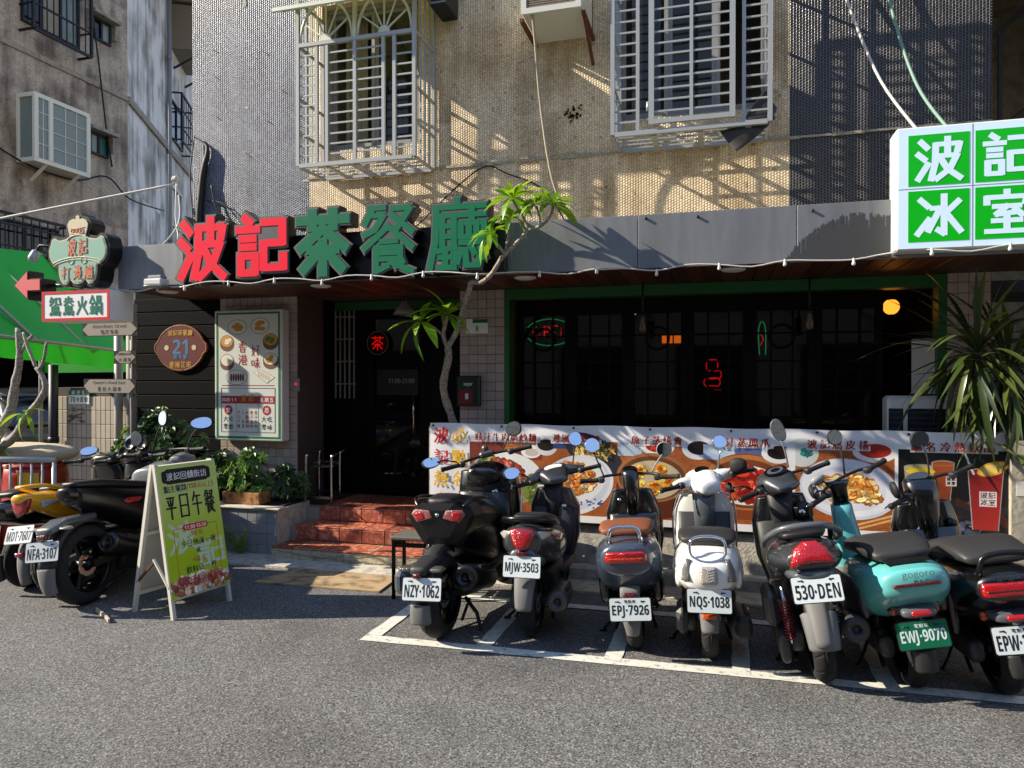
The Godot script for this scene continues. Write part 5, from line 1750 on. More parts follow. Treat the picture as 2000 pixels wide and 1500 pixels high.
func banner_texture() -> ImageTexture:
	var P := Paint.new()
	P.r.seed = 77
	var W := 2048
	var H := 372
	P.im = Image.create(W, H, false, Image.FORMAT_RGB8)
	var im := P.im
	im.fill(Color(0.90, 0.90, 0.90))
	var k := W / 4.37            # pixels to the metre
	var top := int(0.132 * k)
	var mat_col := Color(0.66, 0.36, 0.17)
	var xs := [0.362, 0.985, 1.62, 2.285, 2.955, 3.655]     # left edges in metres
	var xe := [0.98, 1.615, 2.28, 2.90, 3.63, 4.36]
	var bot := int(0.735 * k)
	for i in 6:
		var x0 := int(xs[i] * k)
		var x1 := int(xe[i] * k)
		var w := x1 - x0
		var h := bot - top
		im.fill_rect(Rect2i(x0, top, w, h), mat_col)
		if i < 5:
			P.weave(x0, top, w, h, mat_col)
	var X := func(m: float) -> float: return m * k
	# 1 beef noodles on a white platter with leaves and corn
	P.weave(int(X.call(0.362)), top, int(0.62 * k), int(0.16 * k), Color(0.50, 0.22, 0.16), 4)
	P.weave(int(X.call(0.66)), top, int(0.32 * k), int(0.085 * k), Color(0.70, 0.42, 0.22), 7)
	P.blob(X.call(0.67), 215, 155, 105, Color(0.86, 0.87, 0.86))
	P.heap(X.call(0.55), 180, 50, 40, 60, 12, [Color(0.35, 0.42, 0.12), Color(0.5, 0.55, 0.2), Color(0.6, 0.35, 0.15)], 2.0)
	P.heap(X.call(0.72), 250, 95, 45, 80, 14, [Color(0.36, 0.44, 0.18), Color(0.45, 0.5, 0.22), Color(0.70, 0.6, 0.4)], 2.6)
	P.heap(X.call(0.66), 205, 85, 60, 260, 10, [Color(0.42, 0.16, 0.10), Color(0.55, 0.20, 0.12), Color(0.62, 0.30, 0.2), Color(0.72, 0.20, 0.12)], 1.7)
	P.heap(X.call(0.70), 215, 50, 25, 120, 3, [Color(0.75, 0.5, 0.2), Color(0.8, 0.6, 0.3)], 5.0)
	P.blob(X.call(0.90), 105, 40, 26, Color(0.90, 0.89, 0.87))
	P.blob(X.call(0.91), 108, 28, 15, Color(0.75, 0.70, 0.66))
	# 2 crispy chicken wings
	P.blob(X.call(1.03), 85, 42, 34, Color(0.80, 0.80, 0.80))
	P.blob(X.call(1.03), 78, 35, 22, Color(0.10, 0.06, 0.05))
	im.fill_rect(Rect2i(int(X.call(1.09)), top, 60, 30), Color(0.20, 0.26, 0.45))
	P.blob(X.call(1.42), 105, 120, 62, Color(0.16, 0.17, 0.20), 0.5)
	P.heap(X.call(1.43), 95, 72, 30, 190, 3, [Color(0.85, 0.68, 0.32), Color(0.75, 0.55, 0.22), Color(0.92, 0.78, 0.45), Color(0.3, 0.3, 0.1)], 5.0)
	P.blob(X.call(1.27), 230, 150, 112, Color(0.84, 0.85, 0.88), -0.35)
	P.blob(X.call(1.27), 226, 138, 100, Color(0.78, 0.79, 0.82), -0.35)
	P.blob(X.call(1.25), 216, 130, 90, Color(0.87, 0.87, 0.87), -0.35)
	for t in 40:
		P.blob(X.call(1.27) + P.r.randf_range(-60, 110), 306 + P.r.randf_range(-14, 10) - 0.25 * P.r.randf_range(0, 60), 4, 3, Color(0.22, 0.30, 0.62))
	P.heap(X.call(1.23), 205, 100, 62, 420, 7, [Color(0.86, 0.50, 0.16), Color(0.78, 0.40, 0.12), Color(0.92, 0.68, 0.35), Color(0.85, 0.75, 0.55), Color(0.55, 0.42, 0.15)], 1.3)
	# 3 siu mai in a bamboo steamer
	im.fill_rect(Rect2i(int(X.call(1.62)), top, int(0.19 * k), 50), Color(0.66, 0.72, 0.78))
	P.blob(X.call(1.93), 75, 62, 33, Color(0.88, 0.88, 0.88))
	P.blob(X.call(1.93), 72, 42, 22, Color(0.70, 0.13, 0.06))
	P.heap(X.call(1.93), 72, 34, 16, 40, 5, [Color(0.85, 0.25, 0.08), Color(0.6, 0.1, 0.05)])
	P.blob(X.call(2.24), 78, 55, 40, Color(0.85, 0.86, 0.88))
	P.blob(X.call(2.25), 75, 40, 25, Color(0.12, 0.07, 0.06))
	P.blob(X.call(1.89), 232, 132, 118, Color(0.34, 0.16, 0.08))
	im.fill_rect(Rect2i(int(X.call(1.89)) - 126, 220, 252, 70), Color(0.42, 0.20, 0.11))
	P.blob(X.call(1.89), 285, 126, 62, Color(0.36, 0.16, 0.08))
	P.blob(X.call(1.89), 190, 132, 92, Color(0.62, 0.40, 0.22))
	P.blob(X.call(1.89), 192, 122, 82, Color(0.40, 0.24, 0.13))
	P.blob(X.call(1.89), 198, 108, 72, Color(0.78, 0.70, 0.58))
	for q in [[-0.10, 170], [0.06, 165], [-0.13, 215], [0.02, 225], [0.13, 205]]:
		P.heap(X.call(1.89 + q[0]), q[1], 26, 22, 40, 8, [Color(0.90, 0.66, 0.16), Color(0.95, 0.78, 0.30), Color(0.80, 0.50, 0.12)])
		P.heap(X.call(1.89 + q[0]), q[1] - 10, 9, 6, 12, 3, [Color(0.90, 0.30, 0.06)])
	# 4 chicken feet in a steamer
	im.fill_rect(Rect2i(int(X.call(2.285)), top, int(0.615 * k), 55), Color(0.64, 0.72, 0.82))
	P.blob(X.call(2.45), 78, 60, 22, Color(0.72, 0.80, 0.82))
	P.blob(X.call(2.62), 85, 48, 24, Color(0.30, 0.36, 0.55))
	P.blob(X.call(2.60), 210, 150, 120, Color(0.50, 0.24, 0.11))
	P.blob(X.call(2.60), 195, 148, 100, Color(0.66, 0.42, 0.22))
	P.blob(X.call(2.60), 200, 135, 88, Color(0.44, 0.22, 0.11))
	P.blob(X.call(2.60), 205, 112, 72, Color(0.86, 0.84, 0.80))
	P.heap(X.call(2.60), 205, 88, 50, 190, 11, [Color(0.62, 0.12, 0.05), Color(0.75, 0.20, 0.07), Color(0.52, 0.08, 0.05), Color(0.82, 0.32, 0.14)], 2.2)
	P.blob(X.call(2.83), 85, 55, 38, Color(0.88, 0.88, 0.88))
	P.blob(X.call(2.84), 84, 40, 24, Color(0.13, 0.06, 0.05))
	# 5 bean curd rolls on a white plate
	P.blob(X.call(3.0), 82, 55, 50, Color(0.78, 0.80, 0.78))
	P.heap(X.call(3.03), 80, 18, 10, 20, 4, [Color(0.15, 0.50, 0.50)], 2.0)
	P.blob(X.call(3.50), 74, 70, 36, Color(0.88, 0.87, 0.86))
	P.blob(X.call(3.50), 70, 50, 24, Color(0.66, 0.16, 0.10))
	P.blob(X.call(3.32), 205, 158, 105, Color(0.80, 0.82, 0.88), 0.12)
	P.blob(X.call(3.32), 201, 150, 98, Color(0.90, 0.90, 0.92), 0.12)
	P.blob(X.call(3.32), 204, 120, 76, Color(0.84, 0.84, 0.87), 0.12)
	for q in [[-0.12, 190, 0.5], [0.0, 175, -0.3], [0.1, 190, 0.2], [-0.03, 225, -0.4], [0.12, 230, 0.1]]:
		P.blob(X.call(3.32 + q[0]), q[1], 52, 24, Color(0.76, 0.50, 0.20), q[2])
		P.heap(X.call(3.32 + q[0]), q[1], 44, 18, 60, 7, [Color(0.88, 0.66, 0.32), Color(0.78, 0.48, 0.16), Color(0.94, 0.82, 0.56), Color(0.66, 0.36, 0.12)], 2.0)
	for q in 2:
		for t in 90:
			P.blob(X.call(3.30) + t * 1.9, 340 - t * 0.62 + q * 14, 5, 3.5, P.vary(Color(0.86, 0.66, 0.40), 0.06))
	# 6 iced drinks
	im.fill_rect(Rect2i(int(X.call(3.655)), top, int(0.705 * k), bot - top), Color(0.05, 0.055, 0.06))
	P.heap(X.call(4.0), 290, 150, 40, 140, 12, [Color(0.30, 0.33, 0.40), Color(0.16, 0.18, 0.2), Color(0.1, 0.1, 0.12), Color(0.25, 0.12, 0.08)], 3.0)
	for gl in [[3.69, 3.90, 120, 260, Color(0.72, 0.66, 0.42), Color(0.55, 0.50, 0.42)], [3.87, 4.02, 105, 250, Color(0.62, 0.30, 0.12), Color(0.45, 0.18, 0.08)], [4.10, 4.325, 128, 325, Color(0.48, 0.10, 0.10), Color(0.62, 0.16, 0.13)]]:
		for y in range(gl[2], gl[3]):
			var t: float = float(y - gl[2]) / (gl[3] - gl[2])
			var xa: float = X.call(gl[0]) + t * 14.0
			var xb: float = X.call(gl[1]) - t * 14.0
			im.fill_rect(Rect2i(int(xa), y, int(xb - xa), 1), P.vary(gl[4].lerp(gl[5], t), 0.04))
			im.fill_rect(Rect2i(int(xa), y, 3, 1), Color(0.66, 0.64, 0.62))
			im.fill_rect(Rect2i(int(xb) - 3, y, 3, 1), Color(0.55, 0.52, 0.50))
		P.blob((X.call(gl[0]) + X.call(gl[1])) / 2, gl[2], (X.call(gl[1]) - X.call(gl[0])) / 2, 10, Color(0.60, 0.56, 0.50))
		P.blob((X.call(gl[0]) + X.call(gl[1])) / 2, gl[2] + 2, (X.call(gl[1]) - X.call(gl[0])) / 2 - 5, 7, gl[4])
	P.blob(X.call(3.80), 135, 44, 12, Color(0.88, 0.76, 0.18))
	P.heap(X.call(3.80), 205, 38, 45, 60, 9, [Color(0.70, 0.62, 0.50), Color(0.85, 0.82, 0.75), Color(0.5, 0.42, 0.34)])
	P.blob(X.call(4.255), 120, 46, 22, Color(0.84, 0.66, 0.20), -0.35)
	P.blob(X.call(4.255), 120, 38, 16, Color(0.90, 0.78, 0.42), -0.35)
	for t in 60:
		P.blob(X.call(4.075) + t * 0.5, 62 + t * 1.3, 3, 3, Color(0.85, 0.86, 0.86))
	for q in [[3.80, 190, 22], [3.985, 160, 16], [4.205, 210, 25]]:
		im.fill_rect(Rect2i(int(X.call(q[0])) - q[2] / 2 - 2, q[1] - q[2] / 2 - 2, q[2] * 2, q[2] * 2), Color(0.82, 0.78, 0.76))
		for a in 4:
			var o := Vector2(X.call(q[0]) - q[2] / 2 + (a % 2) * (q[2] - 2), q[1] - q[2] / 2 + (a / 2) * (q[2] - 2))
			for s in strokes("波記冰室"[a]):
				for j in s.size() - 1:
					for t in 10:
						var p: Vector2 = o + s[j].lerp(s[j + 1], t / 9.0) * (q[2] - 5)
						im.fill_rect(Rect2i(int(p.x), int(p.y), 2, 2), Color(0.20, 0.12, 0.16))
	# white gaps between the pictures
	for i in [2, 4, 5]:
		if i == 2:
			continue
		im.fill_rect(Rect2i(int(xe[i - 1] * k), top - 10, int((xs[i] - xe[i - 1]) * k), bot - top + 10), Color(0.90, 0.90, 0.90))
	# white tabs that carry the dish names
	for q in [[0.36, 0.62], [1.07, 0.42], [1.71, 0.44], [2.36, 0.44], [3.03, 0.44], [3.73, 0.56]]:
		im.fill_rect(Rect2i(int(X.call(q[0])), top - 8, int(q[1] * k), 18), Color(0.90, 0.90, 0.90))
	return tex(im)

func banner() -> void:
	var m := mat("banner_print", Color.WHITE, 0.42)
	m.albedo_texture = banner_texture()
	var b := thing("food_banner", "long printed vinyl banner with food photographs hung on the bed wall", "banner", Vector3(-0.215, 0.845, ZB))
	var w := 4.37
	var h := 0.79
	var st := ST()
	st.set_smooth_group(0)
	var nx := 44
	var ny := 5
	var P := func(i: int, j: int) -> Vector3:
		var u := float(i) / nx
		var v := float(j) / ny
		return Vector3((u - 0.5) * w, (0.5 - v) * h + (0.004 * sin(u * 40.0) if j == 0 else 0.0), 0.005 + 0.005 * sin(u * 31.0 + v * 2.0) + 0.003 * sin(u * 83.0))
	for i in nx:
		for j in ny:
			var c := [[i, j + 1], [i, j], [i + 1, j], [i + 1, j + 1]]
			var p := []
			var uv := []
			for e in c:
				p.append(P.call(e[0], e[1]))
				uv.append(Vector2(float(e[0]) / nx, float(e[1]) / ny))
			uvquad(st, p, uv)
	part(b, "printed_sheet", st, m)
	st = ST()
	box(st, Vector3(0, -0.405, 0.004), Vector3(w, 0.02, 0.02))
	part(b, "bottom_batten", st, M.black_paint)
	for k in 8:
		st = ST()
		tube(st, [Vector3(-w / 2 + 0.03 + k * 0.615, h / 2 - 0.02, 0.0), Vector3(-w / 2 + 0.03 + k * 0.615, h / 2 - 0.02, 0.022)], 0.009, 8)
		part(b, "eyelet", st, M.dark_steel)
	mat("banner_red", Color(0.74, 0.04, 0.12), 0.5)
	mat("banner_maroon", Color(0.56, 0.10, 0.08), 0.5)
	var z := 0.016
	var L := -w / 2
	hanzi(b, "波記", 0.125, 0.125, 0.185, 0.07, 0.15, M.banner_red, T(L + 0.105, 0.20, z), 0.001, true)
	hanzi(b, "熱賣", 0.125, 0.125, 0.185, 0.07, 0.14, M.sign_yellow, T(L + 0.105, -0.17, z), 0.001, true)
	hanzi(b, "必點名品", 0.125, 0.125, 0.185, 0.07, 0.14, M.sign_yellow, T(L + 0.27, 0.015, z), 0.001, true)
	for q in [["豉汁牛肉廣炒麵", 0.68, 0.078], ["避風塘雞翅", 1.275, 0.080], ["魚子蒸燒賣", 1.925, 0.083], ["蠔汁蒸鳳爪", 2.57, 0.085], ["波記腐皮捲", 3.245, 0.088], ["馳名冷熱飲品", 4.0, 0.092]]:
		hanzi(b, q[0], 0.063, 0.065, q[2], 0.07, 0.165, M.banner_maroon, T(L + q[1], 0.288, z), 0.001)

# ---------------------------------------------------------------- folding lunch sign
func a_frame() -> void:
	var lime := mat("lime_sheet", Color.WHITE, 0.4)
	var P := Paint.new()
	P.r.seed = 5
	P.im = Image.create(256, 512, false, Image.FORMAT_RGB8)
	for y in 512:
		for x in range(0, 256, 256):
			P.im.fill_rect(Rect2i(0, y, 256, 1), Color(0.76, 0.83, 0.46).lerp(Color(0.66, 0.78, 0.08), clampf((y - 120) / 250.0, 0, 1)))
	# pale ghost lettering and a strip of food along the foot are printed
	for i in 2:
		for q in stroke_quads("波" if i == 0 else "記", 0.09, 0.12):
			for t in 30:
				var a: Vector2 = q[0].lerp(q[3], 0.5).lerp(q[1].lerp(q[2], 0.5), t / 29.0)
				P.blob((18 if i == 0 else 130) + a.x * 115, (232 if i == 0 else 310) + a.y * 110, 6.5, 6.5, Color(0.78, 0.84, 0.72))
	P.heap(128, 475, 125, 34, 420, 9, [Color(0.80, 0.56, 0.42), Color(0.88, 0.72, 0.60), Color(0.74, 0.46, 0.30), Color(0.92, 0.88, 0.82), Color(0.62, 0.36, 0.30), Color(0.86, 0.84, 0.78)], 1.6)
	lime.albedo_texture = tex(P.im)
	mat("sign_back", Color(0.66, 0.67, 0.66), 0.6)
	mat("chipped_white", Color(0.76, 0.75, 0.70), 0.6)
	# near end at (-3.72, -4.08), far end set back to the right
	var s := thing("folding_lunch_sign", "lime green folding pavement sign on worn white legs offering weekday lunch", "sandwich board", Vector3(-3.715, 0, -4.10), deg_to_rad(79.0))
	# local x runs along the ridge away from the viewer, z points to the lime face
	var H := 1.03
	var L := 0.47
	var sp := 0.20
	var lean := atan2(sp, H)
	var st := ST()
	for side in [-1.0, 1.0]:
		for xx in [0.0, L]:
			st = ST()
			bar(st, Vector3(xx, 0.0, side * sp), Vector3(xx, H, side * 0.012), 0.026, 0.026)
			part(s, "leg", st, M.chipped_white)
		for yy in [0.13, 0.55, 1.01]:
			st = ST()
			var zz: float = side * lerpf(sp, 0.012, yy / H)
			bar(st, Vector3(0.014, yy, zz - side * 0.004), Vector3(L - 0.014, yy, zz - side * 0.004), 0.02, 0.024)
			part(s, "rail", st, M.chipped_white)
	for side in [-1.0, 1.0]:
		var up := Vector3(0, H, side * (0.012 - sp)).normalized()
		var out := Vector3.RIGHT.cross(up) * (1.0 if side > 0 else -1.0)
		if out.z * side < 0:
			out = -out
		var f := Transform3D(Basis(Vector3.RIGHT * (1.0 if side > 0 else -1.0), up, out), Vector3(L / 2, 0, side * sp) + up * 0.585 + out * 0.0135)
		st = ST()
		var w := L + 0.02
		var hh := 0.90
		box(st, f * Vector3(0, 0, 0.003), Vector3(w, hh, 0.006), f.basis)
		var bk := part(s, "panel", st, M.sign_back)
		if side > 0:
			st = ST()
			uvquad(st, [f * Vector3(-w / 2, -hh / 2, 0.0065), f * Vector3(-w / 2, hh / 2, 0.0065), f * Vector3(w / 2, hh / 2, 0.0065), f * Vector3(w / 2, -hh / 2, 0.0065)], [Vector2(0, 1), Vector2(0, 0), Vector2(1, 0), Vector2(1, 1)])
			part(bk, "printed_sheet", st, lime)
			st = ST()
			prism(st, rounded(0.40, 0.085, 0.02), 0.0068, 0.0076, f * T(-0.01, 0.37, 0))
			prism(st, rounded(0.36, 0.105, 0.03), 0.0067, 0.0074, f * T(-0.01, 0.37, 0))
			part(bk, "dark_label", st, M.ink)
			var z := 0.0082
			hanzi(bk, "波記回饋街坊", 0.048, 0.052, 0.056, 0.09, 0.11, M.sign_white, f * T(-0.01, 0.37, z), 0.0006)
			mat("print_blue", Color(0.10, 0.13, 0.30), 0.5)
			mat("print_orange", Color(0.75, 0.33, 0.05), 0.5)
			mat("print_pink", Color(0.66, 0.16, 0.20), 0.5)
			z = 0.0070
			hanzi(bk, "點主餐類", 0.043, 0.045, 0.045, 0.09, 0.11, M.print_blue, f * T(-0.115, 0.285, z), 0.0006)
			word(bk, "(150", 0.08, 0.04, M.print_pink, f * T(0.02, 0.285, z))
			hanzi(bk, "元以上", 0.036, 0.04, 0.042, 0.08, 0.1, M.print_pink, f * T(0.125, 0.285, z), 0.0006)
			word(bk, ")", 0.012, 0.045, M.print_pink, f * T(0.195, 0.285, z))
			hanzi(bk, "平日午餐", 0.085, 0.16, 0.106, 0.075, 0.16, M.ink, f * T(-0.005, 0.16, z), 0.0006)
			st = ST()
			prism(st, rounded(0.21, 0.042, 0.02), 0.0068, 0.0076, f * T(0.01, 0.005, 0))
			part(bk, "red_label", st, M.sign_red)
			word(bk, "11:30-13:30", 0.18, 0.026, M.sign_white, f * T(0.01, 0.005, 0.0078))
			framed(bk, "orange_rule", 0.36, 0.345, 0.004, 0.0067, 0.0072, M.print_orange, f * T(0.01, -0.165, 0))
			word(bk, "-90", 0.06, 0.034, M.print_orange, f * T(-0.015, -0.042, z))
			hanzi(bk, "元", 0.036, 0.036, 0.0, 0.09, 0.11, M.print_orange, f * T(0.045, -0.042, z), 0.0006)
			hanzi(bk, "今日例湯一碗", 0.042, 0.042, 0.049, 0.08, 0.1, M.ink, f * T(0.02, -0.105, z), 0.0006)
			hanzi(bk, "或", 0.036, 0.036, 0.0, 0.09, 0.11, M.ink, f * T(0.01, -0.165, z), 0.0006)
			word(bk, "+50", 0.06, 0.034, M.print_orange, f * T(-0.015, -0.225, z))
			hanzi(bk, "元", 0.036, 0.036, 0.0, 0.09, 0.11, M.print_orange, f * T(0.045, -0.225, z), 0.0006)
			hanzi(bk, "飲料任一杯", 0.043, 0.045, 0.052, 0.08, 0.1, M.ink, f * T(0.02, -0.285, z), 0.0006)
			hanzi(bk, "今日內用回饋名茶", 0.045, 0.05, 0.05, 0.1, 0.12, M.print_pink, f * T(0.0, -0.37, z), 0.0006)
	# folding stay
	st = ST()
	bar(st, Vector3(-0.005, 0.21, -0.163), Vector3(-0.005, 0.38, 0.02), 0.016, 0.012)
	part(s, "stay", st, M.rust)
	st = ST()
	bar(st, Vector3(-0.008, 0.21, 0.163), Vector3(-0.008, 0.39, 0.01), 0.016, 0.012)
	part(s, "stay", st, M.chipped_white)

# ---------------------------------------------------------------- glass tube signs behind the windows
func neon() -> void:
	glow("neon_red", Color(0.90, 0.05, 0.05), 0.30)
	glow("neon_green", Color(0.06, 0.5, 0.28), 0.35)
	var n := thing("neon_tea_sign", "round red neon tea sign hanging in the doorway", "neon sign", Vector3(-3.47, 2.0, -7.0))
	var st := ST()
	prism(st, disc(0.128, 0.128, 28), -0.02, -0.008)
	part(n, "backing", st, M.door_black)
	st = ST()
	var ring := []
	for k in 33:
		ring.append(Vector3(cos(TAU * k / 32) * 0.122, sin(TAU * k / 32) * 0.122, 0))
	tube(st, ring, 0.0045, 6)
	part(n, "ring", st, mat("ring_green", Color(0.28, 0.45, 0.36), 0.5))
	st = ST()
	for line in strokes("茶"):
		var pts := []
		for p in line:
			pts.append(Vector3((p.x - 0.5) * 0.15, (0.5 - p.y) * 0.15, 0.004))
		tube(st, pts, 0.0045, 6)
	part(n, "glass_tube", st, M.neon_red)
	var lamp := func(p: Node3D, c: Color, e: float, at: Vector3) -> void:
		var o := OmniLight3D.new()
		o.name = "tube_light"
		o.light_color = c
		o.light_energy = e
		o.light_size = 0.1
		o.omni_range = 6.0
		o.omni_attenuation = 2.0
		o.shadow_enabled = true
		o.position = at
		p.add_child(o)
	lamp.call(n, Color(1, 0.1, 0.1), 0.003, Vector3(0, 0, 0.06))
	var op := thing("neon_open_sign", "red and green neon open sign inside the restaurant window", "neon sign", Vector3(-1.56, 2.06, -6.70))
	st = ST()
	for c in [[[-0.11, 0.06], [-0.14, 0.0], [-0.10, -0.05], [-0.06, 0.0], [-0.10, 0.06]], [[-0.03, -0.05], [-0.03, 0.06], [0.02, 0.05], [0.02, 0.01], [-0.03, 0.0]], [[0.1, 0.06], [0.05, 0.06], [0.05, 0.0], [0.09, 0.0], [0.05, 0.0], [0.05, -0.05], [0.1, -0.05]], [[0.13, -0.05], [0.13, 0.06], [0.18, -0.05], [0.18, 0.06]]]:
		var pts := []
		for p in c:
			pts.append(Vector3(p[0], p[1], 0))
		tube(st, pts, 0.006, 6)
	part(op, "glass_tube", st, M.neon_red)
	st = ST()
	for sg in [-1.0, 1.0]:
		var pts := []
		for k in 13:
			var a: float = lerpf(0.4, PI - 0.4, k / 12.0) * sg
			pts.append(Vector3(0.02 + cos(a) * 0.23, sin(a) * 0.125, 0))
		tube(st, pts, 0.005, 6)
	part(op, "glass_tube", st, M.neon_green)
	lamp.call(op, Color(1, 0.15, 0.1), 0.002, Vector3(0, 0, 0.06))
	var bo := thing("neon_bowl_sign", "small red neon bowl sign low inside the window", "neon sign", Vector3(-0.06, 1.66, -6.70))
	st = ST()
	for e in [[0.0, 0.08, 0.05, 0.06], [0.02, 0.0, 0.06, 0.04], [0.0, -0.07, 0.07, 0.04]]:
		var pts := []
		for k in 17:
			var a := TAU * k / 16
			pts.append(Vector3(e[0] + cos(a) * e[2], e[1] + sin(a) * e[3] + 0.01 * sin(a * 3.0), 0))
		tube(st, pts, 0.005, 6)
	tube(st, [Vector3(-0.07, -0.13, 0), Vector3(0.08, -0.135, 0)], 0.005, 6)
	part(bo, "glass_tube", st, M.neon_red)
	lamp.call(bo, Color(1, 0.15, 0.1), 0.002, Vector3(0, 0, 0.06))
	var bt := thing("neon_bottle_sign", "tall narrow green neon bottle sign inside the window", "neon sign", Vector3(0.36, 1.99, -6.70))
	st = ST()
	tube(st, curve([Vector3(-0.02, -0.16, 0), Vector3(-0.03, 0.04, 0), Vector3(-0.012, 0.12, 0), Vector3(0.012, 0.12, 0), Vector3(0.03, 0.04, 0), Vector3(0.03, -0.16, 0)], 4), 0.005, 6)
	part(bt, "glass_tube", st, M.neon_green)
	st = ST()
	tube(st, [Vector3(-0.012, -0.08, 0), Vector3(0.012, -0.02, 0), Vector3(-0.01, 0.02, 0)], 0.005, 6)
	part(bt, "glass_tube", st, M.neon_red)
# ---------------------------------------------------------------- cages, cables and fittings on the upper wall
func grid_bar(p: Node3D, called: String, a: Vector3, b: Vector3, w: float, h: float, m: Material) -> void:
	var st := ST()
	bar(st, a, b, w, h)
	part(p, called, st, m)

func upper_fittings() -> void:
	# left cage with fan lights and a small awning
	var c := thing("window_cage", "galvanised window cage with two half round fan tops and cream awning", "window cage")
	var x0 := -3.71
	var x1 := -2.56
	var y0 := 3.565
	var y1 := 4.66
	var yt := 5.08
	var zf := ZW + 0.47
	var g: Material = M.galvanised
	for x in [x0, x1]:
		grid_bar(c, "corner_post", Vector3(x, y0, zf), Vector3(x, yt, zf), 0.032, 0.032, g)
		grid_bar(c, "wall_post", Vector3(x, y0, ZW + 0.03), Vector3(x, yt, ZW + 0.03), 0.028, 0.028, g)
		for y in [y0, y0 + 0.31, y0 + 0.62, y1, yt]:
			grid_bar(c, "side_rail", Vector3(x, y, zf - 0.017), Vector3(x, y, ZW + 0.045), 0.022, 0.022, g)
		for k in 3:
			grid_bar(c, "side_bar", Vector3(x, y0 + 0.012, ZW + 0.13 + k * 0.10), Vector3(x, yt, ZW + 0.13 + k * 0.10), 0.014, 0.014, g)
	for y in [y0, y1]:
		grid_bar(c, "front_rail", Vector3(x0 + 0.017, y, zf), Vector3(x1 - 0.017, y, zf), 0.034, 0.034, g)
	grid_bar(c, "front_rail", Vector3(x0 + 0.017, y0, ZW + 0.03), Vector3(x1 - 0.017, y0, ZW + 0.03), 0.03, 0.03, g)
	var ups := [x0 + 0.19, x0 + 0.295, (x0 + x1) * 0.5, x1 - 0.295, x1 - 0.19]
	for x in ups:
		grid_bar(c, "upright", Vector3(x, y0 + 0.018, zf), Vector3(x, y1 - 0.018, zf), 0.03, 0.024, g)
	grid_bar(c, "upright", Vector3((x0 + x1) * 0.5, y1 + 0.018, zf), Vector3((x0 + x1) * 0.5, yt, zf), 0.034, 0.03, M.cream_bars)
	for k in 11:
		var y := y0 + 0.09 + k * 0.091
		for s in [[x0 + 0.017, ups[0] - 0.015], [ups[1] + 0.015, ups[2] - 0.015], [ups[2] + 0.015, ups[3] - 0.015], [ups[4] + 0.015, x1 - 0.017]]:
			grid_bar(c, "cross_bar", Vector3(s[0], y, zf), Vector3(s[1], y, zf), 0.011, 0.014, g)
	for k in 4:
		grid_bar(c, "floor_bar", Vector3(x0 + 0.02, y0 - 0.002, ZW + 0.11 + k * 0.095), Vector3(x1 - 0.02, y0 - 0.002, ZW + 0.11 + k * 0.095), 0.016, 0.012, g)
	for k in 3:
		grid_bar(c, "floor_bar", Vector3(x0 + 0.29 * (k + 1), y0 - 0.018, zf - 0.017), Vector3(x0 + 0.29 * (k + 1), y0 - 0.018, ZW + 0.045), 0.035, 0.018, g)
	for s in [-1.0, 1.0]:
		var cx: float = (x0 + x1) * 0.5 + s * 0.288
		var arc := []
		for k in 17:
			var a := PI * k / 16.0
			arc.append(Vector3(cx + cos(a) * 0.262, y1 + 0.02 + sin(a) * 0.36, zf))
		var st := ST()
		tube(st, arc, 0.013, 8)
		var fan := part(c, "fan_arch", st, M.cream_bars)
		st = ST()
		for k in range(1, 6):
			var a := PI * k / 6.0
			bar(st, Vector3(cx + cos(a) * 0.05, y1 + 0.03 + sin(a) * 0.06, zf), Vector3(cx + cos(a) * 0.258, y1 + 0.02 + sin(a) * 0.355, zf), 0.014, 0.012)
		part(fan, "fan_rays", st, M.cream_bars)
		st = ST()
		var half := PackedVector2Array()
		for k in 11:
			half.append(Vector2(cx + cos(PI * k / 10) * 0.055, y1 + 0.018 + sin(PI * k / 10) * 0.065))
		prism(st, half, zf - 0.006, zf + 0.008)
		part(fan, "fan_hub", st, M.cream_bars)
	# awning of cream sheets over the cage
	mat("awning_sheet", Color(0.80, 0.80, 0.52), 0.5)
	M.awning_sheet.backlight_enabled = true
	M.awning_sheet.backlight = Color(0.5, 0.5, 0.25)
	var st2 := ST()
	var a0 := Vector3(x0 - 0.12, 4.91, zf + 0.22)
	var a1 := Vector3(x1 + 0.06, 4.91, zf + 0.22)
	var b0 := Vector3(x0 - 0.12, 5.30, ZW + 0.02)
	var b1 := Vector3(x1 + 0.06, 5.30, ZW + 0.02)
	for k in 14:
		var t0 := k / 14.0
		var t1 := (k + 1) / 14.0
		var up := Vector3(0, 0.012 if k % 2 == 0 else 0.0, 0)
		var up2 := Vector3(0, 0.012 if k % 2 == 1 else 0.0, 0)
		quad(st2, a0.lerp(a1, t0) + up, b0.lerp(b1, t0) + up, b0.lerp(b1, t1) + up2, a0.lerp(a1, t1) + up2)
	part(c, "awning_sheet", st2, M.awning_sheet)
	grid_bar(c, "awning_edge", a0 + Vector3(0, -0.012, 0), a1 + Vector3(0, -0.012, 0), 0.025, 0.03, M.cream_bars)
	for t in [0.08, 0.5, 0.92]:
		grid_bar(c, "awning_rib", a0.lerp(a1, t) + Vector3(0, -0.03, 0), b0.lerp(b1, t) + Vector3(0, -0.03, 0), 0.022, 0.022, M.cream_bars)

	# right cage with a hinged gate
	var d := thing("window_cage", "silver window cage with a hinged gate and a torn black sheet", "window cage")
	x0 = -0.83
	x1 = 0.37
	y0 = 3.585
	yt = 5.3
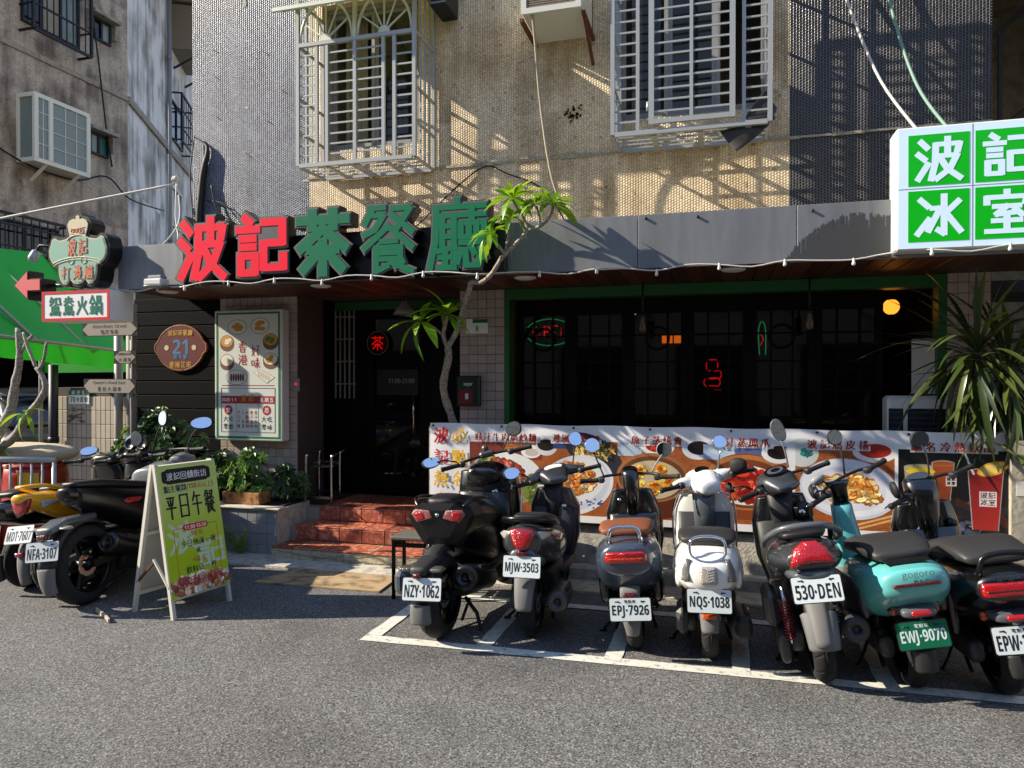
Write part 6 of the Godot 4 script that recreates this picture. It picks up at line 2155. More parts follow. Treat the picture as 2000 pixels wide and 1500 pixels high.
	for x in [x0, x1]:
		grid_bar(d, "corner_post", Vector3(x, y0, zf), Vector3(x, yt, zf), 0.034, 0.034, g)
		grid_bar(d, "wall_post", Vector3(x, y0, ZW + 0.03), Vector3(x, yt, ZW + 0.03), 0.028, 0.028, g)
		for y in [y0, y0 + 0.40, y0 + 0.8, y0 + 1.25]:
			grid_bar(d, "side_rail", Vector3(x, y, zf - 0.017), Vector3(x, y, ZW + 0.045), 0.02, 0.02, g)
		for k in 3:
			grid_bar(d, "side_bar", Vector3(x, y0 + 0.012, ZW + 0.13 + k * 0.10), Vector3(x, yt, ZW + 0.13 + k * 0.10), 0.012, 0.012, g)
	for y in [y0, yt]:
		grid_bar(d, "front_rail", Vector3(x0 + 0.018, y, zf), Vector3(x1 - 0.018, y, zf), 0.036, 0.036, g)
		grid_bar(d, "wall_rail", Vector3(x0 + 0.015, y, ZW + 0.03), Vector3(x1 - 0.015, y, ZW + 0.03), 0.03, 0.03, g)
	ups = [x0 + 0.20, x1 - 0.19]
	for x in ups:
		grid_bar(d, "upright", Vector3(x, y0 + 0.019, zf), Vector3(x, yt, zf), 0.028, 0.024, g)
	for k in 18:
		var y := y0 + 0.095 + k * 0.0895
		for s in [[x0 + 0.018, ups[0] - 0.015], [ups[1] + 0.015, x1 - 0.018]]:
			grid_bar(d, "cross_bar", Vector3(s[0], y, zf), Vector3(s[1], y, zf), 0.011, 0.014, g)
	# the gate stands a little proud of the cage
	var gx0 := x0 + 0.31
	var gx1 := x1 - 0.275
	var gz := zf + 0.024
	var st3 := ST()
	bar(st3, Vector3(gx0, y0 + 0.05, gz), Vector3(gx0, yt - 0.06, gz), 0.042, 0.03)
	bar(st3, Vector3(gx1, y0 + 0.05, gz), Vector3(gx1, yt - 0.06, gz), 0.042, 0.03)
	bar(st3, Vector3(gx0 + 0.022, y0 + 0.07, gz), Vector3(gx1 - 0.022, y0 + 0.07, gz), 0.03, 0.036)
	bar(st3, Vector3((gx0 + gx1) * 0.5, y0 + 0.09, gz), Vector3((gx0 + gx1) * 0.5, yt - 0.08, gz), 0.026, 0.022)
	var gate := part(d, "gate_frame", st3, g)
	for k in 17:
		var y := y0 + 0.15 + k * 0.0895
		st3 = ST()
		bar(st3, Vector3(gx0 + 0.022, y, gz), Vector3((gx0 + gx1) * 0.5 - 0.014, y, gz), 0.011, 0.014)
		bar(st3, Vector3((gx0 + gx1) * 0.5 + 0.014, y, gz), Vector3(gx1 - 0.022, y, gz), 0.011, 0.014)
		part(gate, "cross_bar", st3, g)
	for y in [y0 + 0.16, y0 + 1.1]:
		st3 = ST()
		tube(st3, [Vector3(gx0 - 0.028, y, gz + 0.004), Vector3(gx0 - 0.028, y + 0.07, gz + 0.004)], 0.012, 8)
		part(gate, "hinge", st3, g)
	for k in 4:
		grid_bar(d, "floor_bar", Vector3(x0 + 0.02, y0 - 0.002, ZW + 0.11 + k * 0.095), Vector3(x1 - 0.02, y0 - 0.002, ZW + 0.11 + k * 0.095), 0.014, 0.012, g)
	for k in 3:
		grid_bar(d, "floor_bar", Vector3(x0 + 0.36 * (k + 0.9), y0 - 0.018, zf - 0.017), Vector3(x0 + 0.36 * (k + 0.9), y0 - 0.018, ZW + 0.045), 0.045, 0.02, g)
	# torn sheet of black plastic caught in the cage
	var s3 := ST()
	s3.set_smooth_group(0)
	var sh := [[Vector3(0.0, 3.56, zf - 0.05), Vector3(0.10, 3.40, zf - 0.03), Vector3(0.10, 3.40, zf - 0.03)], [Vector3(0.16, 3.575, zf - 0.02), Vector3(0.20, 3.45, zf + 0.0), Vector3(0.13, 3.38, zf - 0.01)], [Vector3(0.33, 3.58, zf - 0.05), Vector3(0.30, 3.50, zf - 0.01), Vector3(0.22, 3.44, zf - 0.02)], [Vector3(0.40, 3.68, zf - 0.09), Vector3(0.41, 3.62, zf - 0.06), Vector3(0.33, 3.56, zf - 0.05)]]
	for i in 3:
		for j in 2:
			quad(s3, sh[i][j], sh[i + 1][j], sh[i + 1][j + 1], sh[i][j + 1])
	var sheet := [[Vector3(0.18, 3.61, zf - 0.06), Vector3(0.20, 3.68, zf - 0.1), Vector3(0.31, 3.85, zf - 0.16)], [Vector3(0.34, 3.61, zf - 0.05), Vector3(0.36, 3.70, zf - 0.1), Vector3(0.35, 3.88, zf - 0.15)], [Vector3(0.425, 3.69, zf - 0.12), Vector3(0.43, 3.74, zf - 0.15), Vector3(0.40, 3.80, zf - 0.2)]]
	for i in 2:
		for j in 2:
			quad(s3, sheet[i][j], sheet[i + 1][j], sheet[i + 1][j + 1], sheet[i][j + 1])
	part(d, "torn_sheet", s3, mat("black_sheet", Color(0.17, 0.16, 0.14), 0.45))

	# air conditioner in the wall
	var ac := thing("air_conditioner", "boxy window air conditioner jutting from the beige wall with a drain hose", "air conditioner", Vector3(-1.325, 4.62, ZW))
	var st := ST()
	cbox(st, Vector3(0, 0.2, 0.27), Vector3(0.50, 0.40, 0.54), 0.012)
	part(ac, "casing", st, M.ac_white)
	framed(ac, "front_frame", 0.50, 0.40, 0.045, 0.541, 0.556, M.ac_white, T(0, 0.2, 0))
	st = ST()
	for k in 17:
		box(st, Vector3(0, 0.055 + k * 0.018, 0.545), Vector3(0.405, 0.008, 0.008))
	for k in 9:
		box(st, Vector3(-0.18 + k * 0.045, 0.2, 0.5425), Vector3(0.005, 0.31, 0.003))
	part(ac, "grille", st, M.ac_grille)
	st = ST()
	bar(st, Vector3(-0.26, -0.02, 0.5), Vector3(-0.26, -0.02, 0), 0.03, 0.03)
	bar(st, Vector3(0.26, -0.02, 0.5), Vector3(0.26, -0.02, 0), 0.03, 0.03)
	bar(st, Vector3(0.26, -0.03, 0.45), Vector3(0.26, -0.25, 0.02), 0.025, 0.025)
	part(ac, "bracket", st, M.rust)
	st = ST()
	tube(st, curve([Vector3(-0.16, 0.0, 0.52), Vector3(-0.155, -0.2, 0.45), Vector3(-0.14, -0.7, 0.30), Vector3(-0.05, -1.3, 0.25), Vector3(0.12, -1.72, 0.22)], 5), 0.012, 6)
	part(ac, "drain_hose", st, mat("hose", Color(0.62, 0.58, 0.48), 0.6))
	# second unit beside the left cage, only its underside shows
	var a2 := thing("air_conditioner", "dark louvred condenser on the wall right of the fan topped cage", "air conditioner", Vector3(-2.40, 4.93, ZW))
	st = ST()
	cbox(st, Vector3(0, 0.25, 0.16), Vector3(0.16, 0.5, 0.30), 0.01)
	part(a2, "casing", st, M.dark_steel)
	st = ST()
	for k in 12:
		box(st, Vector3(0.0, 0.03 + k * 0.04, 0.312), Vector3(0.14, 0.012, 0.01))
	part(a2, "louvres", st, M.grey_plastic)

	# cables
	var lines := [
		["grey_cable", "pale grey cable running down the navy tiles to the light box", M.cable_white, 0.011, [[0.78, 5.25, ZW + 0.05], [0.99, 4.5, ZW + 0.12], [1.16, 3.85, ZW + 0.35], [1.31, 3.262, ZF - 0.06]]],
		["green_cable", "pale green cable running down the navy tiles to the light box", M.cable_green, 0.012, [[1.17, 5.2, ZW + 0.05], [1.28, 4.5, ZW + 0.1], [1.40, 3.8, ZW + 0.35], [1.49, 3.262, ZF - 0.06]]],
		["wall_cable", "thin black cable looping on the beige wall above the green letters", M.cable_black, 0.007, [[-2.72, 3.05, ZW + 0.05], [-2.3, 3.42, ZW + 0.02], [-2.05, 3.56, ZW + 0.02], [-1.85, 3.48, ZW + 0.02], [-1.5, 3.3, ZW + 0.03], [-1.25, 2.9, ZW + 0.05]]],
		["alley_cable", "taut white cable crossing the alley to the building corner", M.cable_white, 0.013, [[-9.6, 3.1, -5.9], [-8.2, 3.26, -6.0], [-7.2, 3.4, -6.1], [-5.45, 3.66, -6.36]]],
	]
	for e in lines:
		var t := thing(e[0], e[1], "cable")
		var pts := []
		for p in e[4]:
			pts.append(Vector3(p[0], p[1], p[2]))
		st = ST()
		tube(st, curve(pts, 6), e[3], 6)
		part(t, "wire", st, e[2])
	# dead black vine and wires at the building corner
	var v := thing("corner_conduit", "thick black conduit and loose wires climbing the grey mosaic corner", "conduit")
	st = ST()
	tube(st, curve([Vector3(-5.12, 2.85, ZW + 0.03), Vector3(-5.15, 3.2, ZW + 0.03), Vector3(-5.10, 3.7, ZW + 0.032), Vector3(-5.04, 3.95, ZW + 0.03), Vector3(-5.10, 4.05, ZW + 0.02), Vector3(-5.22, 4.12, ZW + 0.02)], 4), [0.035, 0.034, 0.036, 0.034, 0.035, 0.037, 0.034, 0.033, 0.032, 0.03, 0.028, 0.026, 0.024, 0.02, 0.016, 0.012, 0.01, 0.009, 0.008, 0.007, 0.006], 8)
	part(v, "conduit", st, M.cable_black)
	for q in [[[-5.2, 4.13, 0.03], [-5.24, 3.7, 0.05], [-5.2, 3.2, 0.06], [-5.25, 2.85, 0.1]], [[-5.0, 3.6, 0.03], [-4.93, 3.35, 0.03], [-4.75, 3.2, 0.02]], [[-5.05, 3.45, 0.02], [-4.85, 3.4, 0.03], [-4.7, 3.25, 0.02]], [[-5.45, 3.66, 0.0], [-5.38, 3.3, 0.1], [-5.2, 2.95, 0.3], [-5.35, 2.84, 0.6]], [[-5.43, 3.6, 0.0], [-5.3, 3.2, 0.15], [-5.28, 2.84, 0.5]]]:
		var pts := []
		for p in q:
			pts.append(Vector3(p[0], p[1], ZW + p[2]))
		st = ST()
		tube(st, curve(pts, 5), 0.007, 5)
		part(v, "loose_wire", st, M.cable_black if q[0][0] > -5.4 else M.cable_white)
	st = ST()
	cbox(st, Vector3(-5.45, 3.70, ZW + 0.02), Vector3(0.08, 0.06, 0.06), 0.02)
	part(v, "wire_bundle", st, M.cable_white)
	# bare patches where tiles have come off
	var rs := thing("wall_scar", "rust stained patch of lost tiles on the beige wall", "wall scar")
	for e in [[-1.30, 3.98, 0.035], [-1.22, 3.95, 0.04], [-1.28, 3.90, 0.03], [-1.20, 4.02, 0.02]]:
		for k in 7:
			st = ST()
			box(st, Vector3(e[0] + rng.randfn() * 0.03, e[1] + rng.randfn() * 0.035, ZW + 0.0012), Vector3(rng.randf_range(0.012, 0.024), rng.randf_range(0.012, 0.03), 0.002))
			part(rs, "rust_chip", st, M.rust)
	var gs := thing("wall_scar", "pale plaster chips where grey mosaic tiles have fallen off", "wall scar")
	for e in [[-4.62, 5.42, 0.05, 0.12], [-4.66, 5.5, 0.1, 0.06], [-4.60, 4.36, 0.06, 0.025], [-4.72, 4.35, 0.025, 0.02], [-4.84, 4.34, 0.02, 0.025], [-3.88, 3.575, 0.24, 0.03]]:
		var poly := PackedVector2Array()
		for k in 9:
			var a := TAU * k / 9
			poly.append(Vector2(e[0] + cos(a) * e[2] * 0.5 * rng.randf_range(0.7, 1.1), e[1] + sin(a) * e[3] * 0.5 * rng.randf_range(0.7, 1.1)))
		st = ST()
		prism(st, poly, ZW, ZW + 0.003)
		part(gs, "bare_patch", st, M.concrete)
	for e in [[-5.0, 5.0], [-4.98, 4.72], [-4.95, 4.3], [-4.6, 3.9], [-4.4, 4.9], [-4.2, 4.5], [-4.35, 4.2]]:
		st = ST()
		bar(st, Vector3(e[0], e[1], ZW + 0.001), Vector3(e[0] + 0.06, e[1] - 0.04, ZW + 0.001), 0.006, 0.01)
		part(gs, "crack", st, M.cable_black)

# ---------------------------------------------------------------- things at street level
func street_things() -> void:
	var st := ST()
	# festoon cable along the fascia with small bulbs
	var f := thing("string_lights", "string of small unlit bulbs drooping along the lower fascia edge", "string lights")
	var pts := []
	var k := 0
	var x := -5.5
	while x < 2.2:
		var over: bool = x > -4.6 and x < -1.55
		pts.append(Vector3(x, 2.425 + 0.014 * sin(k * 2.1) + (0.018 if k % 3 == 0 else 0.0) + (0.02 if x > 0.8 else 0.0), (ZF + 0.2 if over else ZF + 0.02) + (0.14 if x > 1.1 else 0.0)))
		x += 0.22
		k += 1
	tube(st, curve(pts, 3), 0.006, 5)
	part(f, "cable", st, M.cable_white)
	for i in range(1, pts.size(), 2):
		st = ST()
		lathe(st, pts[i], Vector3.DOWN, [[0.006, -0.01], [0.009, 0.0], [0.009, 0.016], [0.013, 0.024], [0.011, 0.036], [0.0, 0.042]], 10)
		part(f, "bulb", st, M.white_plastic)
	# flood lamp on the fascia foot
	var fl := thing("flood_lamp", "white flood lamp on the fascia edge left of the pink letters", "lamp", Vector3(-4.80, 2.455, ZF + 0.08))
	st = ST()
	cbox(st, Vector3(0, 0.02, 0.0), Vector3(0.19, 0.06, 0.11), 0.012)
	part(fl, "housing", st, M.white_plastic)
	st = ST()
	cbox(st, Vector3(0, 0.065, -0.01), Vector3(0.15, 0.035, 0.08), 0.01)
	part(fl, "cooling_fins", st, M.grey_plastic)
	st = ST()
	lathe(st, Vector3(0, -0.012, 0), Vector3.DOWN, [[0.10, 0.0], [0.115, 0.008], [0.0, 0.016]], 16)
	part(fl, "reflector", st, M.galvanised)
	# red and green box on the pillar
	var ex := thing("emergency_box", "dark green and red wall box on the tiled pillar by the doorway", "wall box", Vector3(-2.21, 1.51, ZW + 0.003))
	st = ST()
	cbox(st, Vector3(0, 0, 0.03), Vector3(0.22, 0.28, 0.06), 0.008)
	part(ex, "casing", st, mat("box_green", Color(0.03, 0.13, 0.09), 0.4))
	st = ST()
	box(st, Vector3(-0.02, -0.055, 0.0612), Vector3(0.13, 0.13, 0.002))
	part(ex, "red_panel", st, mat("box_red", Color(0.45, 0.05, 0.03), 0.4))
	st = ST()
	cbox(st, Vector3(-0.01, -0.05, 0.065), Vector3(0.03, 0.055, 0.01), 0.003)
	part(ex, "handle", st, M.white_plastic)
	word(ex, "zeyor", 0.085, 0.035, M.white_plastic, T(0.0, 0.055, 0.0608))
	var be := thing("door_bell", "small grey keypad with a red light beside the doorway", "bell", Vector3(-4.02, 1.56, ZW + 0.006))
	st = ST()
	cbox(st, Vector3(0, 0, 0.012), Vector3(0.066, 0.13, 0.024), 0.006)
	part(be, "casing", st, M.grey_plastic)
	st = ST()
	ball(st, Vector3(0.0, 0.01, 0.024), Vector3(0.014, 0.014, 0.006), 10)
	part(be, "red_light", st, glow("bell_red", Color(0.9, 0.1, 0.12), 0.6))
	# lamp and lanterns in the window
	var gl := thing("globe_lamp", "glowing orange globe lamp hanging in the restaurant window", "lamp", Vector3(1.40, 2.23, -6.8))
	st = ST()
	ball(st, Vector3.ZERO, Vector3(0.066, 0.066, 0.066), 20)
	part(gl, "globe", st, glow("globe_glow", Color(1.0, 0.60, 0.18), 0.95))
	st = ST()
	tube(st, [Vector3(0, 0.06, 0), Vector3(0, 0.21, 0)], 0.006, 6)
	lathe(st, Vector3(0, 0.058, 0), Vector3.UP, [[0.03, 0.0], [0.03, 0.02], [0.0, 0.025]], 12)
	part(gl, "stem", st, M.cable_black)
	var o := OmniLight3D.new()
	o.name = "globe_light"
	o.light_color = Color(1.0, 0.62, 0.25)
	o.light_energy = 0.005
	o.light_size = 0.065
	o.omni_range = 8.0
	o.omni_attenuation = 2.0
	o.shadow_enabled = true
	gl.add_child(o)
	var bb := thing("bare_bulb", "small glowing bulb hanging inside the restaurant window", "lamp", Vector3(-0.75, 2.24, -6.8))
	st = ST()
	ball(st, Vector3.ZERO, Vector3(0.02, 0.022, 0.02), 12)
	part(bb, "bulb", st, glow("bulb_glow", Color(1.0, 0.85, 0.45), 1.4))
	st = ST()
	lathe(st, Vector3(0, 0.015, 0), Vector3.UP, [[0.016, 0.0], [0.016, 0.04], [0.05, 0.05], [0.004, 0.075], [0.004, 0.2]], 14)
	part(bb, "fitting", st, M.cable_black)
	o = OmniLight3D.new()
	o.name = "bulb_light"
	o.light_color = Color(1.0, 0.85, 0.5)
	o.light_energy = 0.01
	o.light_size = 0.02
	o.omni_range = 6.0
	o.omni_attenuation = 2.0
	o.shadow_enabled = true
	bb.add_child(o)
	glow("screen_orange", Color(0.95, 0.42, 0.06), 0.35)
	var sc := thing("small_screen", "small glowing orange menu screen deep inside the dining room", "screen", Vector3(-0.45, 2.03, -7.6))
	st = ST()
	box(st, Vector3.ZERO, Vector3(0.26, 0.11, 0.03))
	part(sc, "casing", st, M.cable_black)
	for s in [-1.0, 1.0]:
		st = ST()
		box(st, Vector3(s * 0.06, 0, 0.016), Vector3(0.105, 0.09, 0.002))
		part(sc, "lit_panel", st, M.screen_orange)
	for e in [[-0.62, "by the small bulb"], [0.69, "by the bottle neon"]]:
		var l := thing("hanging_lantern", "unlit glass lantern on a rod before the window lattice %s" % e[1], "lantern", Vector3(e[0], 2.44, -6.2), 0.0, "lanterns before the window")
		st = ST()
		tube(st, [Vector3(0, 0, 0), Vector3(0, -0.29, 0)], 0.01, 6)
		part(l, "rod", st, M.cable_black)
		st = ST()
		lathe(st, Vector3(0, -0.27, 0), Vector3.DOWN, [[0.0, -0.01], [0.025, 0.0], [0.03, 0.02], [0.02, 0.03]], 12)
		part(l, "cap", st, M.dark_steel)
		st = ST()
		lathe(st, Vector3(0, -0.30, 0), Vector3.DOWN, [[0.02, 0.0], [0.026, 0.05], [0.034, 0.1], [0.028, 0.125], [0.0, 0.13]], 12)
		part(l, "glass", st, mat("lantern_glass", Color(0.34, 0.28, 0.20), 0.2))
	var ps := thing("pendant_shade", "pale enamel pendant shade under the entrance ceiling", "lamp", Vector3(-3.02, 2.43, -6.72))
	st = ST()
	lathe(st, Vector3.ZERO, Vector3.DOWN, [[0.008, 0.0], [0.008, 0.03], [0.045, 0.035], [0.05, 0.06], [0.10, 0.11], [0.13, 0.17], [0.125, 0.17]], 20)
	part(ps, "shade", st, mat("enamel", Color(0.55, 0.53, 0.48), 0.5))
	# fly screen board, cooler at the right end of the window
	var wb := thing("white_board", "pale notice board leaning at the right end of the window", "board", Vector3(1.60, 1.72, -6.47), deg_to_rad(-28.0))
	st = ST()
	cbox(st, Vector3.ZERO, Vector3(0.24, 0.44, 0.012), 0.003)
	part(wb, "board", st, M.paper)
	var cl := thing("air_cooler", "white evaporative air cooler with blue louvres below the window end", "air cooler", Vector3(1.47, 0.97, -6.24))
	st = ST()
	cbox(st, Vector3(0, 0.26, 0), Vector3(0.46, 0.52, 0.20), 0.025)
	part(cl, "casing", st, M.white_plastic)
	st = ST()
	for i in 9:
		box(st, Vector3(0.05, 0.06 + i * 0.042, 0.104), Vector3(0.26, 0.014, 0.012))
		box(st, Vector3(-0.17, 0.06 + i * 0.042, 0.104), Vector3(0.09, 0.014, 0.012))
	part(cl, "louvres", st, mat("louvre_blue", Color(0.10, 0.17, 0.28), 0.5))
	st = ST()
	box(st, Vector3(0.05, 0.23, 0.1005), Vector3(0.28, 0.39, 0.003))
	box(st, Vector3(-0.17, 0.23, 0.1005), Vector3(0.10, 0.39, 0.003))
	part(cl, "intake", st, M.cable_black)
	# chrome frame at the doorway
	var w := thing("walking_frame", "shiny steel tube frame standing on the landing at the doorway", "frame", Vector3(-3.77, 0.396, -6.40))
	for e in [[-0.15, 0.06], [0.13, 0.06], [0.02, -0.30], [-0.22, -0.30]]:
		st = ST()
		tube(st, curve([Vector3(e[0], 0, e[1]), Vector3(e[0], 0.42, e[1]), Vector3(e[0] + 0.01, 0.475, e[1] - 0.02), Vector3(e[0] + 0.03, 0.49, e[1] - 0.07)], 4), 0.013, 10)
		part(w, "leg", st, M.steel)
	for e in [[-0.137, 0.117, 0.37, 0.06], [-0.137, 0.117, 0.06, 0.06], [-0.207, 0.007, 0.37, -0.30], [-0.207, 0.007, 0.06, -0.30]]:
		st = ST()
		bar(st, Vector3(e[0], e[2], e[3]), Vector3(e[1], e[2], e[3]), 0.02, 0.026)
		part(w, "cross_rail", st, M.steel)
	for s in [[-0.15, -0.22], [0.13, 0.02]]:
		st = ST()
		tube(st, [Vector3(s[0] + 0.004, 0.37, 0.045), Vector3(s[1] + 0.0, 0.37, -0.285)], 0.01, 8)
		part(w, "side_rail", st, M.steel)
	# board on the road, stool
	var mt := thing("entrance_mat", "worn tan board lying on the road before the steps", "mat")
	st = ST()
	var q := PackedVector2Array([Vector2(-3.55, 4.97), Vector2(-2.47, 5.0), Vector2(-2.50, 5.42), Vector2(-3.43, 5.42)])
	prism(st, q, 0.002, 0.014, Transform3D(Basis(Vector3.RIGHT, Vector3(0, 0, -1), Vector3.UP), Vector3.ZERO))
	part(mt, "board", st, M.mat_board)
	var sl := thing("stool", "small black metal stool with worn wooden seat behind the sport scooter", "stool", Vector3(-2.16, 0, -5.02), deg_to_rad(4.0))
	st = ST()
	cbox(st, Vector3(0, 0.45, 0), Vector3(0.34, 0.03, 0.26), 0.008)
	part(sl, "seat", st, mat("worn_seat", Color(0.36, 0.34, 0.31), 0.7))
	for sx in [-1.0, 1.0]:
		for sz in [-1.0, 1.0]:
			st = ST()
			bar(st, Vector3(sx * 0.15, 0.0, sz * 0.11), Vector3(sx * 0.15, 0.434, sz * 0.11), 0.022, 0.022)
			part(sl, "leg", st, M.black_paint)
		st = ST()
		bar(st, Vector3(sx * 0.15, 0.40, -0.098), Vector3(sx * 0.15, 0.40, 0.098), 0.018, 0.03)
		part(sl, "apron", st, M.black_paint)
	for sz in [-1.0, 1.0]:
		st = ST()
		bar(st, Vector3(-0.138, 0.40, sz * 0.11), Vector3(0.138, 0.40, sz * 0.11), 0.018, 0.03)
		part(sl, "apron", st, M.black_paint)
	var sk := thing("wooden_stick", "splintered piece of timber lying on the road at the lunch sign leg", "timber", Vector3(-4.02, 0.012, -3.98), deg_to_rad(-30.0))
	st = ST()
	bar(st, Vector3(-0.17, 0.0, 0.0), Vector3(0.05, 0.004, 0.0), 0.012, 0.03)
	bar(st, Vector3(0.05, 0.004, 0.0), Vector3(0.16, 0.006, 0.01), 0.012, 0.022)
	part(sk, "timber", st, mat("grey_timber", Color(0.70, 0.64, 0.54), 0.9))
	# conduits along the cream end wall
	for e in [[-7.28, 1.78, 0.05, "dark square post at the corner of the cream tiled wall", M.dark_steel, -6.52], [-6.35, 2.3, 0.045, "grey drain pipe left of the street name post", M.pvc, -6.5], [-6.18, 2.3, 0.05, "grey drain pipe right behind the street name post", M.post_grey, -6.5]]:
		var p := thing("wall_pipe", e[3], "pipe", Vector3(e[0], 0, e[5]))
		st = ST()
		tube(st, [Vector3.ZERO, Vector3(0, e[1], 0)], e[2], 12)
		part(p, "pipe", st, e[4])
		st = ST()
		tube(st, [Vector3(0, 0.9, 0), Vector3(0, 0.96, 0)], e[2] + 0.008, 12)
		part(p, "clip", st, M.dark_steel)
	var nt := thing("pasted_notice", "small smudged black stencil pasted on the cream tiled wall", "notice", Vector3(-7.03, 1.20, -6.592))
	st = ST()
	for i in 26:
		box(st, Vector3(rng.randf_range(-0.11, 0.11), rng.randf_range(-0.09, 0.09), 0.0012), Vector3(rng.randf_range(0.015, 0.05), rng.randf_range(0.008, 0.02), 0.0015 + i * 0.00005))
	part(nt, "stencil", st, mat("smudge", Color(0.36, 0.32, 0.28), 0.9))
	# green canopy of the stall
	var tarp := mat("green_tarp", Color(0.01, 0.55, 0.02), 0.5)
	tarp.backlight_enabled = true
	tarp.backlight = Color(0.015, 0.42, 0.02)
	var cn := thing("green_canopy", "bright green tarpaulin canopy over the stall behind the signs", "canopy")
	st = ST()
	st.set_smooth_group(0)
	var e0 := Vector3(-7.23, 2.06, -5.72)
	var e1 := Vector3(-7.06, 1.93, -7.6)
	var r0 := Vector3(-8.85, 3.2, -5.72)
	var r1 := Vector3(-8.7, 3.3, -7.6)
	var n := 14
	var R := func(i: int, j: int) -> Vector3:
		var t := float(i) / n
		var s := float(j) / 8.0
		return e0.lerp(e1, t).lerp(r0.lerp(r1, t), s) + Vector3(0, -0.05 * sin(s * PI) + 0.02 * sin(t * 17.0) * sin(s * PI), 0)
	for i in n:
		for j in 8:
			quad(st, R.call(i, j), R.call(i, j + 1), R.call(i + 1, j + 1), R.call(i + 1, j))
	part(cn, "roof_sheet", st, tarp)
	st = ST()
	st.set_smooth_group(0)
	for i in 24:
		var ta := i / 24.0
		var tb := (i + 1) / 24.0
		var wa := Vector3(0.02 * sin(i * 1.3), 0, 0)
		var wb2 := Vector3(0.02 * sin((i + 1) * 1.3), 0, 0)
		quad(st, e0.lerp(e1, ta) + Vector3(0.012, -0.01, 0), e0.lerp(e1, tb) + Vector3(0.012, -0.01, 0), e0.lerp(e1, tb) + Vector3(0.012, -0.21, 0) + wb2, e0.lerp(e1, ta) + Vector3(0.012, -0.21, 0) + wa)
	part(cn, "valance", st, tarp)
	st = ST()
	st.set_smooth_group(0)
	quad(st, e1, r1, r1 + Vector3(0, -1.6, -0.02), e1 + Vector3(0, -0.22, -0.02))
	part(cn, "end_sheet", st, tarp)
	st = ST()
	tube(st, [e0 + Vector3(0.02, 0.012, 0), e1 + Vector3(0.02, 0.012, 0)], 0.018, 8)
	tube(st, [e0.lerp(e1, 0.28), r0.lerp(r1, 0.28)], 0.018, 8)
	tube(st, [e0.lerp(e1, 0.62) + Vector3(0, -0.03, 0), r0.lerp(r1, 0.62) + Vector3(0, -0.08, 0)], 0.018, 8)
	part(cn, "frame_tube", st, M.pvc)
	st = ST()
	tube(st, [e1 + Vector3(-0.03, -1.95, 0.0), e1 + Vector3(-0.03, 0.0, 0.0)], 0.024, 8)
	tube(st, [r1 + Vector3(0, -3.3, 0), r1], 0.024, 8)
	part(cn, "canopy_pole", st, M.pvc)
	# railing, red barrels, cloth bundle and the car behind
	var ra := thing("metal_railing", "low white metal railing before the red barrels", "railing", Vector3(-6.1, 0, -5.0), deg_to_rad(12.0))
	st = ST()
	tube(st, [Vector3(-1.0, 0.9, 0), Vector3(0.45, 0.9, 0)], 0.026, 8)
	tube(st, [Vector3(-1.0, 0.35, 0), Vector3(0.45, 0.35, 0)], 0.018, 8)
	part(ra, "rail", st, M.galvanised)
	for i in 15:
		st = ST()
		tube(st, [Vector3(-0.98 + i * 0.1, 0.36, 0), Vector3(-0.98 + i * 0.1, 0.885, 0)], 0.011, 6)
		part(ra, "baluster", st, M.galvanised)
	for s in [-0.97, 0.43]:
		st = ST()
		tube(st, [Vector3(s, 0, 0), Vector3(s, 0.89, 0)], 0.02, 8)
		part(ra, "post", st, M.galvanised)
	mat("barrel_red", Color(0.62, 0.12, 0.05), 0.4)
	for i in 2:
		var br := thing("plastic_barrel", ["orange red plastic barrel beside the frangipani pot", "orange red plastic barrel beside the yellow notice"][i], "barrel", Vector3(-6.95 + i * 0.62, 0, -5.42 - i * 0.05), 0.0, "red barrels behind the railing")
		st = ST()
		lathe(st, Vector3.ZERO, Vector3.UP, [[0.0, 0.0], [0.26, 0.0], [0.28, 0.1], [0.285, 0.3], [0.295, 0.32], [0.295, 0.36], [0.285, 0.38], [0.28, 0.7], [0.265, 0.8], [0.0, 0.8]], 24)
		part(br, "barrel", st, M.barrel_red)
		st = ST()
		lathe(st, Vector3(0, 0.79, 0), Vector3.UP, [[0.275, 0.0], [0.275, 0.03], [0.1, 0.045], [0.0, 0.045]], 24)
		part(br, "lid", st, M.barrel_red)
	var yn := thing("yellow_notice", "small yellow notice board tied to the railing", "notice", Vector3(-5.94, 0.66, -5.06), deg_to_rad(12.0))
	st = ST()
	cbox(st, Vector3.ZERO, Vector3(0.2, 0.24, 0.01), 0.003)
	part(yn, "board", st, M.sign_yellow)
	var bu := thing("cloth_bundle", "beige tarpaulin bundle heaped on the barrels", "tarpaulin", Vector3(-6.55, 0.86, -5.55))
	st = ST()
	ball(st, Vector3(0, 0.04, 0), Vector3(0.5, 0.10, 0.26), 18)
	ball(st, Vector3(0.32, 0.05, 0.05), Vector3(0.34, 0.09, 0.2), 16)
	ball(st, Vector3(-0.3, 0.04, 0.06), Vector3(0.3, 0.09, 0.22), 16)
	part(bu, "folds", st, mat("canvas", Color(0.72, 0.66, 0.56), 0.9))
	car()

